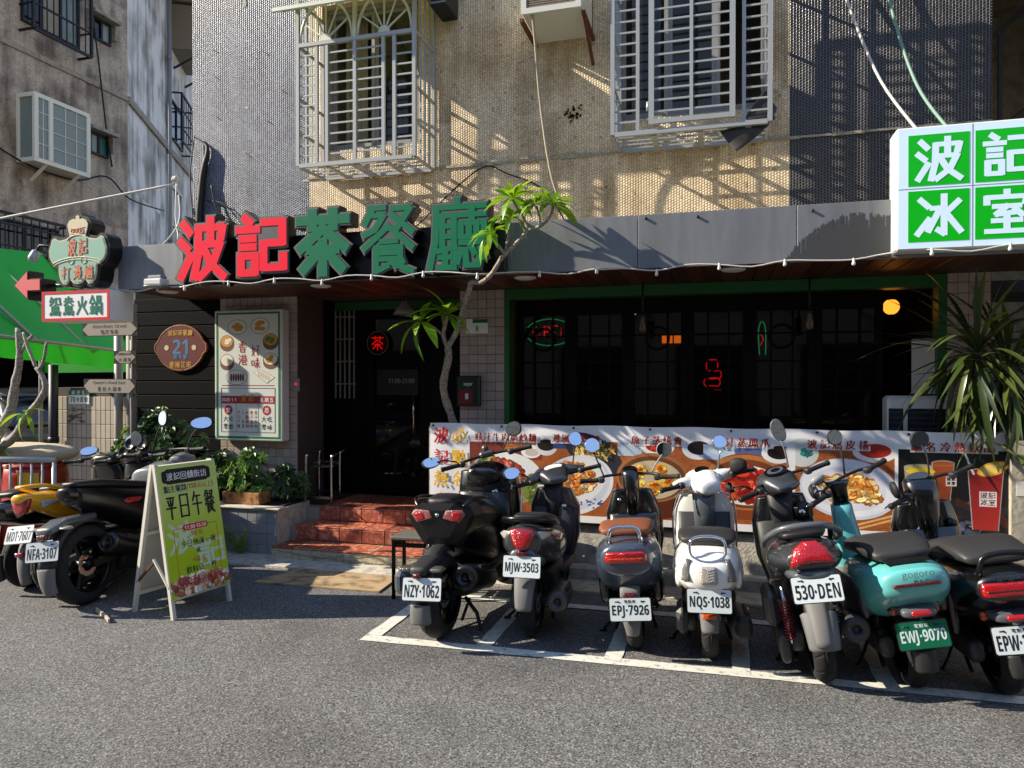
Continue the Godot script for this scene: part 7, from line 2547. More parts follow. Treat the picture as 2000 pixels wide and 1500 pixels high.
func car() -> void:
	var c := thing("parked_car", "dark grey parked car in the shade behind the frangipani", "car", Vector3(-10.9, 0, -9.3), deg_to_rad(62.0))
	var st := ST()
	hull(st, [[-2.05, 0.45, 0.72, 0.70, 3.4], [-1.9, 0.3, 0.80, 0.80, 3.6], [-1.2, 0.22, 0.90, 0.86, 4.0], [0.0, 0.2, 0.95, 0.88, 4.0], [1.3, 0.22, 0.96, 0.87, 4.0], [1.9, 0.3, 0.92, 0.8, 3.6], [2.05, 0.45, 0.85, 0.7, 3.4]], 28, 0.05)
	part(c, "body", st, M.dark_grey)
	st = ST()
	hull(st, [[-0.95, 0.9, 0.96, 0.70, 3.0], [-0.35, 0.9, 1.36, 0.68, 3.2], [0.4, 0.9, 1.46, 0.66, 3.2], [1.2, 0.9, 1.36, 0.66, 3.2], [1.75, 0.9, 1.0, 0.68, 3.0]], 28)
	part(c, "greenhouse", st, M.gloss_black)
	st = ST()
	hull(st, [[-0.3, 1.37, 1.40, 0.56, 3.0], [0.4, 1.42, 1.485, 0.60, 3.0], [1.2, 1.33, 1.40, 0.56, 3.0]], 24)
	part(c, "roof", st, M.dark_grey)
	for x in [-0.78, 0.78]:
		for z in [-1.3, 1.3]:
			st = ST()
			lathe(st, Vector3(x - 0.1, 0.31, z), Vector3.RIGHT, [[0.0, 0.0], [0.27, 0.0], [0.31, 0.04], [0.31, 0.16], [0.27, 0.2], [0.0, 0.2]], 24)
			var w := part(c, "wheel", st, M.rubber)
			st = ST()
			lathe(st, Vector3(x, 0.31, z), Vector3.RIGHT * signf(x), [[0.2, 0.1], [0.19, 0.108], [0.05, 0.112], [0.0, 0.115]], 20)
			part(w, "rim", st, M.rim_grey)
		st = ST()
		ball(st, Vector3(x * 0.8, 0.68, -1.98), Vector3(0.16, 0.07, 0.06), 14)
		part(c, "headlight", st, M.clear_lens)
# ---------------------------------------------------------------- plants
# a leaf along +z with a fold along its middle and a droop
func leaf_mesh(l: float, w: float, droop: float, fold := 0.18, n := 6) -> ArrayMesh:
	var st := ST()
	st.set_smooth_group(0)
	var rows := []
	for i in n + 1:
		var t := float(i) / n
		var ww := w * 0.5 * pow(sin(PI * clampf(t * 0.94 + 0.05, 0, 1)), 0.75) * (0.55 + 0.7 * t if t < 0.65 else 1.0)
		var y := -droop * l * t * t
		var z := l * t * (1.0 - 0.25 * droop * t)
		rows.append([Vector3(-ww, y + ww * fold, z), Vector3(0, y, z), Vector3(ww, y + ww * fold, z)])
	for i in n:
		for j in 2:
			quad(st, rows[i][j], rows[i + 1][j], rows[i + 1][j + 1], rows[i][j + 1])
	st.generate_normals()
	return st.commit()

func leafy(key: String, c: Color, back: Color, rough := 0.35) -> StandardMaterial3D:
	var m := mat(key, c, rough)
	m.backlight_enabled = true
	m.backlight = back
	return m

func aim(dir: Vector3, roll := 0.0) -> Basis:
	var z := dir.normalized()
	var x := Vector3.UP.cross(z)
	if x.length() < 0.01:
		x = Vector3.RIGHT
	x = x.normalized()
	return Basis(x, z.cross(x), z).rotated(z, roll)

func rosette(p: Node3D, at: Vector3, up: Vector3, meshes: Array, mats: Array, n: int, low: float, high: float, size := 1.0) -> void:
	var base := aim(up)
	for i in n:
		var a := TAU * i * 0.382 + rng.randf_range(-0.25, 0.25)
		var el := deg_to_rad(lerpf(low, high, float(i) / n) + rng.randf_range(-9, 9))
		var d: Vector3 = base * Vector3(cos(a) * cos(el), sin(a) * cos(el), sin(el))
		var s := size * rng.randf_range(0.75, 1.12)
		piece(p, "leaf", meshes[rng.randi() % meshes.size()], mats[rng.randi() % mats.size()], Transform3D(aim(d, rng.randf_range(-0.4, 0.4)).scaled_local(Vector3.ONE * s), at + d * 0.012))

func V(a: Array) -> Array:
	var o := []
	for p in a:
		o.append(Vector3(p[0], p[1], p[2]))
	return o

func limb(p: Node3D, pts: Array, r0: float, r1: float, m: Material, called := "branch") -> void:
	var c := curve(V(pts), 4)
	var rad := []
	for i in c.size():
		rad.append(lerpf(r0, r1, float(i) / (c.size() - 1)) * (1.0 + 0.10 * sin(i * 2.3)))
	var st := ST()
	tube(st, c, rad, 9)
	part(p, called, st, m)

func plants() -> void:
	var bark := mat("frangipani_bark", Color.WHITE, 0.8)
	grained(bark, noise_tex(91, 0.03, [[0.0, Color(0.30, 0.27, 0.23)], [0.5, Color(0.56, 0.53, 0.48)], [1.0, Color(0.74, 0.72, 0.67)]], 256), 0.25)
	var fl := [leafy("frangi_leaf_0", Color(0.40, 0.56, 0.12), Color(0.46, 0.60, 0.05)), leafy("frangi_leaf_1", Color(0.50, 0.63, 0.20), Color(0.54, 0.66, 0.08)), leafy("frangi_leaf_2", Color(0.27, 0.46, 0.11), Color(0.33, 0.48, 0.05))]
	var fm := [leaf_mesh(0.20, 0.058, 0.35), leaf_mesh(0.23, 0.062, 0.6), leaf_mesh(0.15, 0.05, 0.2), leaf_mesh(0.20, 0.055, 0.9)]
	var f := thing("frangipani_tree", "slender bare stemmed frangipani with bright leaf tufts before the green letters", "tree")
	limb(f, [[-2.22, 0.94, -6.08], [-2.236, 1.24, -5.97], [-2.28, 1.532, -5.85], [-2.183, 1.792, -5.72], [-2.177, 1.885, -5.68]], 0.036, 0.030, bark, "trunk")
	limb(f, [[-2.177, 1.885, -5.68], [-2.061, 2.018, -5.6], [-1.979, 2.197, -5.52], [-1.884, 2.326, -5.40], [-1.849, 2.368, -5.34], [-1.744, 2.362, -5.29], [-1.639, 2.424, -5.23], [-1.555, 2.521, -5.18], [-1.521, 2.536, -5.16], [-1.423, 2.619, -5.13], [-1.337, 2.695, -5.11]], 0.024, 0.013, bark)
	limb(f, [[-1.521, 2.54, -5.16], [-1.495, 2.664, -5.15], [-1.478, 2.77, -5.14]], 0.013, 0.010, bark)
	limb(f, [[-1.521, 2.54, -5.16], [-1.575, 2.611, -5.14], [-1.617, 2.676, -5.12]], 0.012, 0.010, bark)
	limb(f, [[-1.337, 2.695, -5.11], [-1.366, 2.783, -5.12], [-1.433, 2.886, -5.14], [-1.46, 2.935, -5.15]], 0.012, 0.009, bark)
	limb(f, [[-1.337, 2.694, -5.11], [-1.223, 2.727, -5.09], [-1.158, 2.792, -5.08], [-1.143, 2.857, -5.08]], 0.013, 0.010, bark)
	limb(f, [[-1.238, 2.724, -5.09], [-1.249, 2.802, -5.09], [-1.268, 2.866, -5.09]], 0.010, 0.008, bark)
	limb(f, [[-2.177, 1.885, -5.68], [-2.19, 1.979, -5.62], [-2.148, 2.081, -5.57], [-2.123, 2.135, -5.55]], 0.020, 0.014, bark)
	limb(f, [[-2.19, 1.979, -5.62], [-2.269, 2.05, -5.58], [-2.352, 2.083, -5.55]], 0.012, 0.009, bark)
	rosette(f, Vector3(-1.475, 2.79, -5.14), Vector3(0, 1, 0.2), fm, fl, 16, 5, 60, 0.9)
	rosette(f, Vector3(-1.625, 2.69, -5.12), Vector3(-0.5, 0.6, 0.3), fm, fl, 16, -10, 60, 0.9)
	rosette(f, Vector3(-1.46, 2.945, -5.15), Vector3(-0.1, 1, 0.2), fm, fl, 20, 0, 65, 1.2)
	rosette(f, Vector3(-1.143, 2.865, -5.08), Vector3(0.3, 1, 0.1), fm, fl, 17, 0, 65, 1.0)
	rosette(f, Vector3(-1.268, 2.875, -5.09), Vector3(-0.1, 1, 0.2), fm, fl, 9, 5, 60, 0.75)
	rosette(f, Vector3(-2.12, 2.145, -5.55), Vector3(0.1, 1, 0.2), fm, fl, 18, -15, 62, 1.3)
	rosette(f, Vector3(-2.36, 2.09, -5.54), Vector3(-0.6, 0.7, 0.3), fm, fl, 13, -25, 55, 1.3)
	# second frangipani on the far left
	var f2 := thing("frangipani_tree", "leafless grey frangipani with forked limbs under the green canopy edge", "tree")
	limb(f2, [[-6.63, 0.0, -5.25], [-6.63, 0.75, -5.25], [-6.60, 1.05, -5.28], [-6.44, 1.30, -5.3], [-6.38, 1.55, -5.3], [-6.32, 1.80, -5.3], [-6.34, 2.1, -5.3]], 0.07, 0.022, bark, "trunk")
	limb(f2, [[-6.56, 0.95, -5.26], [-6.33, 1.07, -5.24], [-6.10, 1.28, -5.2], [-5.91, 1.50, -5.2], [-5.92, 1.62, -5.2], [-6.00, 1.72, -5.2]], 0.045, 0.018, bark)
	limb(f2, [[-6.00, 1.72, -5.2], [-6.13, 1.92, -5.22], [-6.20, 2.05, -5.24]], 0.017, 0.012, bark)
	limb(f2, [[-5.98, 1.70, -5.2], [-5.91, 1.78, -5.19], [-5.86, 1.95, -5.18]], 0.017, 0.012, bark)
	limb(f2, [[-6.32, 1.84, -5.3], [-6.24, 1.95, -5.3], [-6.16, 2.03, -5.3]], 0.016, 0.012, bark)
	rosette(f2, Vector3(-6.10, 1.30, -5.17), Vector3(-0.2, 0.5, 0.6), fm, fl, 6, -10, 45, 1.0)
	rosette(f2, Vector3(-6.53, 0.98, -5.2), Vector3(-0.2, -0.1, 0.8), fm, [fl[2]], 8, -30, 30, 1.1)
	var pot := ST()
	lathe(pot, Vector3(-6.63, 0.0, -5.25), Vector3.UP, [[0.0, 0.0], [0.16, 0.0], [0.21, 0.3], [0.22, 0.3], [0.22, 0.34], [0.19, 0.34], [0.18, 0.3], [0.0, 0.3]], 20)
	part(f2, "pot", pot, M.terracotta_1)

	# spear leaved dracaena on the right
	var yl := [leafy("spear_leaf_0", Color(0.23, 0.29, 0.13), Color(0.16, 0.2, 0.04), 0.3), leafy("spear_leaf_1", Color(0.30, 0.34, 0.16), Color(0.2, 0.22, 0.05), 0.3), leafy("spear_leaf_2", Color(0.17, 0.22, 0.10), Color(0.1, 0.12, 0.03), 0.3)]
	var ym := [leaf_mesh(0.54, 0.036, 0.25, 0.3, 7), leaf_mesh(0.6, 0.04, 0.6, 0.3, 7), leaf_mesh(0.5, 0.034, 0.95, 0.3, 7), leaf_mesh(0.58, 0.036, 0.1, 0.3, 7)]
	var y := thing("dracaena", "spear leaved dracaena crowding the right pillar above the banner end", "plant")
	var ybark := mat("dracaena_bark", Color(0.34, 0.26, 0.21), 0.85)
	limb(y, [[1.66, 0.94, -6.1], [1.67, 1.25, -5.98], [1.70, 1.5, -5.94], [1.735, 1.72, -5.9]], 0.03, 0.022, ybark, "trunk")
	limb(y, [[1.95, 0.94, -6.15], [1.97, 1.4, -6.05], [1.98, 1.62, -5.98]], 0.03, 0.022, ybark, "trunk")
	limb(y, [[1.85, 0.94, -6.02], [1.86, 1.15, -5.95]], 0.024, 0.02, ybark, "trunk")
	rosette(y, Vector3(1.76, 1.80, -5.88), Vector3(0.05, 1, 0.12), ym, yl, 96, -75, 82, 1.18)
	rosette(y, Vector3(1.98, 1.66, -5.96), Vector3(0.1, 1, 0.1), ym, yl, 76, -75, 80, 1.15)
	rosette(y, Vector3(1.86, 1.18, -5.93), Vector3(0, 1, 0.1), ym, yl, 26, -10, 70, 0.62)

	# leafy shrubs in the planter
	leafy("shrub_dark", Color(0.13, 0.23, 0.09), Color(0.10, 0.18, 0.03), 0.4)
	leafy("shrub_mid", Color(0.21, 0.33, 0.13), Color(0.16, 0.25, 0.05), 0.4)
	leafy("shrub_light", Color(0.36, 0.48, 0.20), Color(0.3, 0.4, 0.1), 0.4)
	leafy("croton", Color(0.72, 0.58, 0.10), Color(0.5, 0.4, 0.05), 0.4)
	shrub("schefflera", "bushy umbrella leaved shrub behind the parked motorcycles", Vector3(-5.42, 0.44, -6.06), Vector3(0.66, 0.86, 0.30), 230, ["shrub_light", "shrub_mid", "shrub_mid", "shrub_dark"])
	shrub("schefflera", "umbrella leaved shrub in the wooden box on the planter", Vector3(-4.33, 0.50, -6.02), Vector3(0.28, 0.42, 0.13), 60, ["shrub_light", "shrub_mid", "shrub_light"])
	shrub("schefflera", "dark shrub spilling over the planter corner beside the steps", Vector3(-4.04, 0.44, -6.17), Vector3(0.26, 0.32, 0.12), 55, ["shrub_dark", "shrub_mid", "shrub_dark"])
	shrub("schefflera", "low shrub beneath the black boards behind the lunch sign", Vector3(-4.74, 0.44, -6.10), Vector3(0.30, 0.46, 0.18), 60, ["shrub_dark", "shrub_mid", "shrub_mid"])
	shrub("croton", "yellow leaved croton behind the black motorcycle", Vector3(-5.1, 0.0, -5.62), Vector3(0.34, 0.80, 0.22), 70, ["croton", "croton", "shrub_light", "shrub_mid"])
	var wb := thing("plant_box", "small pale wooden planting box on the tiled planter", "planting box", Vector3(-4.32, 0.444, -5.95))
	for e in [[0.0, 0.085, 0.40, 0.015], [0.0, -0.085, 0.40, 0.015]]:
		var st := ST()
		cbox(st, Vector3(0, 0.055, e[1]), Vector3(e[2], 0.11, e[3]), 0.004)
		part(wb, "plank", st, M.box_wood)
	for s in [-1.0, 1.0]:
		var st := ST()
		cbox(st, Vector3(s * 0.193, 0.055, 0), Vector3(0.014, 0.11, 0.152), 0.004)
		part(wb, "plank", st, M.box_wood)
	# weed growing from the planter foot
	var wd := thing("weed", "bright green weed climbing the tiled planter face", "plant")
	var wm := leaf_mesh(0.035, 0.018, 0.3, 0.2, 3)
	leafy("weed_leaf", Color(0.45, 0.58, 0.16), Color(0.4, 0.5, 0.1), 0.5)
	for k in 9:
		var top := Vector3(-4.25 + rng.randf_range(-0.16, 0.14), rng.randf_range(0.16, 0.32), -5.70 + rng.randf_range(-0.03, 0.03))
		var foot := Vector3(-4.20 + rng.randf_range(-0.04, 0.04), 0.018, -5.72)
		limb(wd, [[foot.x, foot.y, foot.z], [(foot.x + top.x) / 2 + 0.02, top.y * 0.55, -5.69], [top.x, top.y, top.z]], 0.003, 0.0015, M.weed_leaf, "stem")
		for j in 16:
			var t := rng.randf_range(0.15, 1.0)
			var a := rng.randf() * TAU
			var d := Vector3(cos(a), rng.randf_range(-0.1, 0.8), absf(sin(a)) * 0.9)
			piece(wd, "leaf", wm, M.weed_leaf, Transform3D(aim(d, rng.randf_range(-1, 1)).scaled_local(Vector3.ONE * rng.randf_range(0.7, 1.4)), foot.lerp(top, t) + Vector3(0, 0, 0.012)))

# many whorls of small leaflets through an egg shaped space
func shrub(called: String, label: String, at: Vector3, size: Vector3, n: int, cols: Array) -> void:
	var s := thing(called, label, "shrub", at)
	var st := {}
	for c in cols:
		st[c] = ST()
	var stems := ST()
	for i in n:
		var a := rng.randf() * TAU
		var t := pow(rng.randf(), 0.45)
		var h := rng.randf()
		var wide := sin(PI * clampf(0.25 + h * 0.72, 0, 1))
		var p := Vector3(cos(a) * t * size.x * wide, h * size.y * (0.75 + 0.25 * rng.randf()) + 0.05, sin(a) * t * size.z * wide)
		if i % 4 == 0:
			tube(stems, [Vector3(p.x * 0.2, 0.0, p.z * 0.2), Vector3(p.x * 0.7, p.y * 0.6, p.z * 0.7), p], 0.005, 5)
		var out := (Vector3(p.x / size.x, 0.5, p.z / size.z + 0.3)).normalized()
		var b := aim(out, rng.randf() * TAU)
		var g: SurfaceTool = st[cols[rng.randi() % cols.size()]]
		g.set_smooth_group(-1)
		var m := 7
		for k in m:
			var d: Vector3 = b * Vector3(cos(TAU * k / m), sin(TAU * k / m), rng.randf_range(0.0, 0.45))
			d = d.normalized()
			var l := rng.randf_range(0.055, 0.095)
			var sd := d.cross(out).normalized() * l * 0.22
			var mid := p + d * l * 0.55 + out * 0.008
			var tip := p + d * l + Vector3(0, -0.018, 0)
			tri(g, p, mid - sd, tip)
			tri(g, p, tip, mid + sd)
	for c in st:
		var o := part(s, "foliage", st[c], M[c])
		o.set_meta("kind", "stuff")
	part(s, "stems", stems, M.dracaena_bark)
# ---------------------------------------------------------------- motorcycles: built facing -z with the rear tyre's foot at the origin
var wheel_cache := {}

func bike(label: String, x: float, z: float, turn: float, lean: float, called := "parked_scooter", size := 0.94) -> Node3D:
	var t := thing(called, label, "motorcycle", Vector3(x, 0, z), deg_to_rad(turn), "motorcycles parked before the restaurant")
	t.rotation.z = deg_to_rad(lean)
	t.scale = Vector3.ONE * size
	return t

func wheel(t: Node3D, z: float, r: float, w: float, rim: Material, spokes := 5) -> void:
	var key := "%s %s" % [r, w]
	if not wheel_cache.has(key):
		var st := ST()
		var prof := []
		for k in 13:
			var a := lerpf(-2.0, 2.0, k / 12.0)
			prof.append([r - w * 0.42 + cos(a) * w * 0.42 * (1.0 if absf(a) < 1.6 else 1.1), sin(a) * w * 0.5])
		lathe(st, Vector3.ZERO, Vector3.RIGHT, prof, 40, true, true)
		st.generate_normals()
		var s2 := ST()
		var ri := r - w * 0.52
		lathe(s2, Vector3.ZERO, Vector3.RIGHT, [[ri - 0.02, -w * 0.36], [ri + 0.012, -w * 0.40], [ri + 0.012, -w * 0.33], [ri - 0.012, -w * 0.25], [ri - 0.012, w * 0.25], [ri + 0.012, w * 0.33], [ri + 0.012, w * 0.40], [ri - 0.02, w * 0.36], [ri - 0.03, w * 0.25], [ri - 0.03, -w * 0.25], [ri - 0.02, -w * 0.36]], 32)
		lathe(s2, Vector3.ZERO, Vector3.RIGHT, [[0.0, -w * 0.5], [0.03, -w * 0.5], [0.035, -w * 0.3], [0.035, w * 0.3], [0.03, w * 0.5], [0.0, w * 0.5]], 16)
		s2.set_smooth_group(-1)
		for k in spokes:
			var a := TAU * k / spokes
			var d := Vector3(0, sin(a), cos(a))
			bar(s2, d * 0.03, d * (ri - 0.015), 0.03, 0.028, Vector3.RIGHT)
		s2.generate_normals()
		wheel_cache[key] = [st.commit(), s2.commit()]
	var o := piece(t, "wheel", wheel_cache[key][0], M.tyre, Transform3D(Basis(), Vector3(0, r, z)))
	piece(o, "rim", wheel_cache[key][1], rim)
	var sd := ST()
	lathe(sd, Vector3(0.035, 0, 0), Vector3.RIGHT, [[0.05, 0.0], [0.085, 0.0], [0.085, 0.004], [0.05, 0.004], [0.05, 0.0]], 24, false)
	part(o, "brake_disc", sd, M.steel)

# curved guard round a wheel; angles from the rear (0) over the top (90)
func guard(t: Node3D, called: String, z: float, r: float, a0: float, a1: float, w0: float, w1: float, m: Material, y := 0.24, thick := 0.006) -> void:
	var st := ST()
	st.set_smooth_group(0)
	var n := 12
	var rings := []
	for i in n + 1:
		var s := float(i) / n
		var a := deg_to_rad(lerpf(a0, a1, s))
		var w := lerpf(w0, w1, s)
		var d := Vector3(0, sin(a), cos(a))
		var c := Vector3(0, y, z)
		var ring := []
		for e in [[-1.0, -0.028], [-0.85, 0.0], [-0.4, 0.012], [0.4, 0.012], [0.85, 0.0], [1.0, -0.028], [0.9, -0.03], [0.8, -thick], [0.4, 0.012 - thick], [-0.4, 0.012 - thick], [-0.8, -thick], [-0.9, -0.03]]:
			ring.append(c + d * (r + e[1]) + Vector3(e[0] * w * 0.5, 0, 0))
		rings.append(ring)
	skin(st, rings)
	part(t, called, st, m)

func plate(t: Node3D, text: String, at: Vector3, tilt: float, green := false, electric := false, turn := 0.0) -> void:
	var b := Basis(Vector3.UP, deg_to_rad(turn)) * Basis(Vector3.RIGHT, deg_to_rad(-tilt))
	var st := ST()
	prism(st, rounded(0.262, 0.142, 0.012), -0.002, 0.0)
	var p := part(t, "number_plate", st, M.plate_green if green else M.plate_white, Transform3D(b.scaled(Vector3.ONE * 0.93), at))
	var ink: Material = M.plate_white if green else M.ink
	st = ST()
	prism(st, rounded(0.272, 0.152, 0.014), -0.006, -0.0022)
	part(p, "plate_holder", st, M.bare_plastic)
	word(p, text, 0.236, 0.080, ink, T(0, -0.012, 0.0006), true)
	if electric:
		hanzi(p, "電動車", 0.022, 0.02, 0.026, 0.1, 0.12, ink, T(0, 0.05, 0.0004), 0.0005)
	for s in [-1.0, 1.0]:
		st = ST()
		tube(st, [Vector3(s * 0.075, 0.05, 0), Vector3(s * 0.075, 0.05, 0.004)], 0.006, 8)
		box(st, Vector3(s * 0.086, 0.05, 0.0008), Vector3(0.022, 0.007, 0.001))
		part(p, "fixing_bolt", st, M.dark_steel)

func mirror(t: Node3D, from: Vector3, to: Vector3, rx: float, ry: float, up: float, side: float, round_ := true, shell: Material = null, stem: Material = null) -> void:
	var st := ST()
	var mid := from.lerp(to, 0.45) + Vector3((to.x - from.x) * 0.12, 0.02, 0.02)
	tube(st, curve([from, mid, to + Vector3(0, -ry * 0.4, -0.012)], 5), 0.006, 8)
	var o := part(t, "mirror", st, stem if stem else M.rubber)
	var b := Basis(Vector3.UP, deg_to_rad(side)) * Basis(Vector3.RIGHT, deg_to_rad(-up))
	var poly := disc(rx, ry, 22)
	if not round_:
		poly = PackedVector2Array()
		for p in disc(1, 1, 22):
			var s := signf(to.x)
			poly.append(Vector2((p.x + 0.22 * s * p.x * p.x) * rx, (signf(p.y) * pow(absf(p.y), 0.75)) * ry * (1.0 + 0.28 * p.x * s)))
	st = ST()
	st.set_smooth_group(0)
	var rings := []
	for e in [[1.0, 0.004], [1.06, 0.0], [1.04, -0.012], [0.8, -0.026], [0.4, -0.032]]:
		var ring := []
		for p in poly:
			ring.append(to + b * Vector3(p.x * e[0], p.y * e[0], e[1]))
		rings.append(ring)
	skin(st, rings, true, true)
	part(o, "mirror_shell", st, shell if shell else M.rubber)
	st = ST()
	prism(st, Transform2D(0, Vector2(0.96, 0.96), 0, Vector2.ZERO) * poly, 0.0045, 0.006, Transform3D(b, to))
	part(o, "mirror_glass", st, M.mirror_glass)

# handlebar with grips, levers and switch blocks; bend lowers and sweeps the ends back
func bars(t: Node3D, y: float, z: float, half: float, back := 0.10, drop := 0.0, steer := 0.0, m: Material = null) -> Node3D:
	var h := Node3D.new()
	h.name = "handlebar"
	h.transform = Transform3D(Basis(Vector3.UP, deg_to_rad(steer)), Vector3(0, y, z))
	t.add_child(h, true)
	var st := ST()
	tube(st, curve([Vector3(-half + 0.1, -drop, back), Vector3(-half * 0.5, 0.01, back * 0.3), Vector3(0, 0.015, 0), Vector3(half * 0.5, 0.01, back * 0.3), Vector3(half - 0.1, -drop, back)], 4), 0.011, 8)
	part(h, "tube", st, m if m else M.dark_steel)
	for s in [-1.0, 1.0]:
		var a := Vector3(s * (half - 0.13), -drop, back * 0.94)
		var d := Vector3(s, -drop * 0.5, back * 0.55).normalized()
		st = ST()
		tube(st, [a, a + d * 0.02, a + d * 0.125, a + d * 0.13, a + d * 0.145], [0.019, 0.017, 0.017, 0.021, 0.019], 12)
		part(h, "grip", st, M.rubber)
		st = ST()
		cbox(st, a - d * 0.02, Vector3(0.05, 0.045, 0.05), 0.012, aim(d))
		part(h, "switch_block", st, M.bare_plastic)
		st = ST()
		tube(st, curve([a - d * 0.02 + Vector3(0, 0, -0.03), a + d * 0.03 + Vector3(0, -0.008, -0.055), a + d * 0.14 + Vector3(0, -0.015, -0.06)], 4), 0.006, 6)
		part(h, "brake_lever", st, M.steel)
	return h

func fork(t: Node3D, zf: float, r: float, top: Vector3, w := 0.10) -> void:
	wheel(t, zf, r, w, M.rim_black)
	for s in [-1.0, 1.0]:
		var st := ST()
		tube(st, [Vector3(s * 0.075, r, zf), Vector3(s * 0.07, top.y, top.z)], 0.02, 8)
		part(t, "fork_leg", st, M.dark_steel)
	guard(t, "front_mudguard", zf, r + 0.03, 30, 165, 0.13, 0.12, M.bare_plastic, r)

func stand(t: Node3D) -> void:
	var st := ST()
	tube(st, curve([Vector3(-0.10, 0.20, -0.35), Vector3(-0.16, 0.10, -0.30), Vector3(-0.23, 0.035, -0.24)], 3), 0.010, 8)
	cbox(st, Vector3(-0.235, 0.03, -0.235), Vector3(0.05, 0.012, 0.035), 0.004)
	part(t, "side_stand", st, M.dark_steel)
	for s in [-1.0, 1.0]:
		st = ST()
		tube(st, [Vector3(s * 0.09, 0.16, -0.30), Vector3(s * 0.13, 0.10, -0.05)], 0.011, 8)
		part(t, "centre_stand", st, M.dark_steel)

func muffler(t: Node3D, a: Vector3, b: Vector3, r: float, m: Material) -> void:
	var st := ST()
	lathe(st, a, b - a, [[0.0, 0.0], [r * 0.55, 0.0], [r * 0.8, 0.02], [r, 0.07], [r, (b - a).length() - 0.03], [r * 0.85, (b - a).length()], [r * 0.35, (b - a).length()], [r * 0.33, (b - a).length() - 0.03], [0.0, (b - a).length() - 0.03]], 18)
	var o := part(t, "muffler", st, m)
	st = ST()
	tube(st, curve([a, a + Vector3(-0.03, -0.02, -0.12), Vector3(0.02, 0.22, a.z - 0.25)], 4), 0.018, 8)
	part(o, "exhaust_pipe", st, M.dark_steel)
	st = ST()
	bar(st, a.lerp(b, 0.2) + Vector3(r * 0.7, r * 0.4, 0), a.lerp(b, 0.75) + Vector3(r * 0.7, r * 0.4, 0), 0.02, r * 1.1)
	part(o, "heat_shield", st, M.bare_plastic)

func shock(t: Node3D, a: Vector3, b: Vector3, m: Material, turns := 12) -> void:
	var st := ST()
	tube(st, [a, b], 0.012, 8)
	var o := part(t, "shock_absorber", st, M.steel)
	st = ST()
	var pts := []
	var d := b - a
	var x := d.cross(Vector3.RIGHT).normalized()
	var y := d.normalized().cross(x)
	for k in turns * 8 + 1:
		var f := float(k) / (turns * 8)
		var an := TAU * turns * f
		pts.append(a + d * (0.06 + 0.70 * f) + (x * cos(an) + y * sin(an)) * 0.024)
	tube(st, pts, 0.0048, 5)
	part(o, "spring", st, m)

# engine, swing arm and hub at the rear wheel
func drive(t: Node3D, r: float, side := -1.0) -> void:
	var st := ST()
	hull(st, [[-0.62, r - 0.06, r + 0.08, 0.045, 3.0], [-0.45, r - 0.09, r + 0.10, 0.055, 3.0], [-0.15, r - 0.07, r + 0.08, 0.05, 3.0], [0.03, r - 0.06, r + 0.06, 0.04, 3.0]], 16, 0.03, side * 0.115)
	part(t, "transmission_case", st, M.engine)
	st = ST()
	hull(st, [[-0.75, 0.16, 0.40, 0.10, 3.0], [-0.5, 0.14, 0.42, 0.13, 3.2], [-0.3, 0.17, 0.38, 0.10, 3.0]], 16, 0.02)
	part(t, "engine_block", st, M.bare_plastic)
	st = ST()
	bar(st, Vector3(-side * 0.085, r, 0), Vector3(-side * 0.10, r + 0.03, -0.45), 0.03, 0.05)
	part(t, "swing_arm", st, M.dark_steel)

# front leg shield with its inner panel; rows [y, z, half depth, half width]
func shield(t: Node3D, rows: Array, m: Material, inner: Material, seg := 24) -> void:
	var st := ST()
	column(st, rows, seg, 0.02)
	part(t, "leg_shield", st, m)
	st = ST()
	var r2 := []
	for r in rows:
		r2.append([r[0], r[1] + r[2] * 0.75 + 0.012, r[2] * 0.55, r[3] * 0.86, 3.0])
	column(st, r2.slice(0, -1), seg)
	part(t, "inner_panel", st, inner)
	st = ST()
	hull(st, [[-0.98, 0.27, 0.36, 0.16, 4.0], [-0.75, 0.26, 0.335, 0.15, 4.0], [-0.45, 0.26, 0.36, 0.15, 4.0]], 16)
	part(t, "floorboard", st, M.bare_plastic)

func lens(t: Node3D, called: String, poly: PackedVector2Array, at: Transform3D, m: Material, depth := 0.014) -> MeshInstance3D:
	var st := ST()
	if Geometry2D.is_polygon_clockwise(poly):
		poly.reverse()
	var c := Vector2.ZERO
	for p in poly:
		c += p
	c /= poly.size()
	st.set_smooth_group(0)
	var rings := []
	for e in [[1.0, -0.012], [1.0, 0.1], [0.97, 0.45], [0.88, 0.75], [0.66, 0.95], [0.3, 1.0]]:
		var ring := []
		for p in poly:
			var q: Vector2 = c + (p - c) * e[0]
			ring.append(at * Vector3(q.x, q.y, e[1] if e[1] < 0.0 else e[1] * depth))
		rings.append(ring)
	skin(st, rings)
	return part(t, called, st, m)

func tf(x: float, y: float, z: float, tilt := 0.0, turn := 0.0) -> Transform3D:
	return Transform3D(Basis(Vector3.UP, deg_to_rad(turn)) * Basis(Vector3.RIGHT, deg_to_rad(-tilt)), Vector3(x, y, z))

func rail(t: Node3D, pts: Array, r: float, m: Material) -> void:
	var st := ST()
	tube(st, curve(V(pts), 5), r, 10)
	part(t, "grab_rail", st, m)

func body(t: Node3D, called: String, rows: Array, m: Material, ends := 0.02, seg := 24, x := 0.0) -> MeshInstance3D:
	var st := ST()
	hull(st, rows, seg, ends, x)
	return part(t, called, st, m)

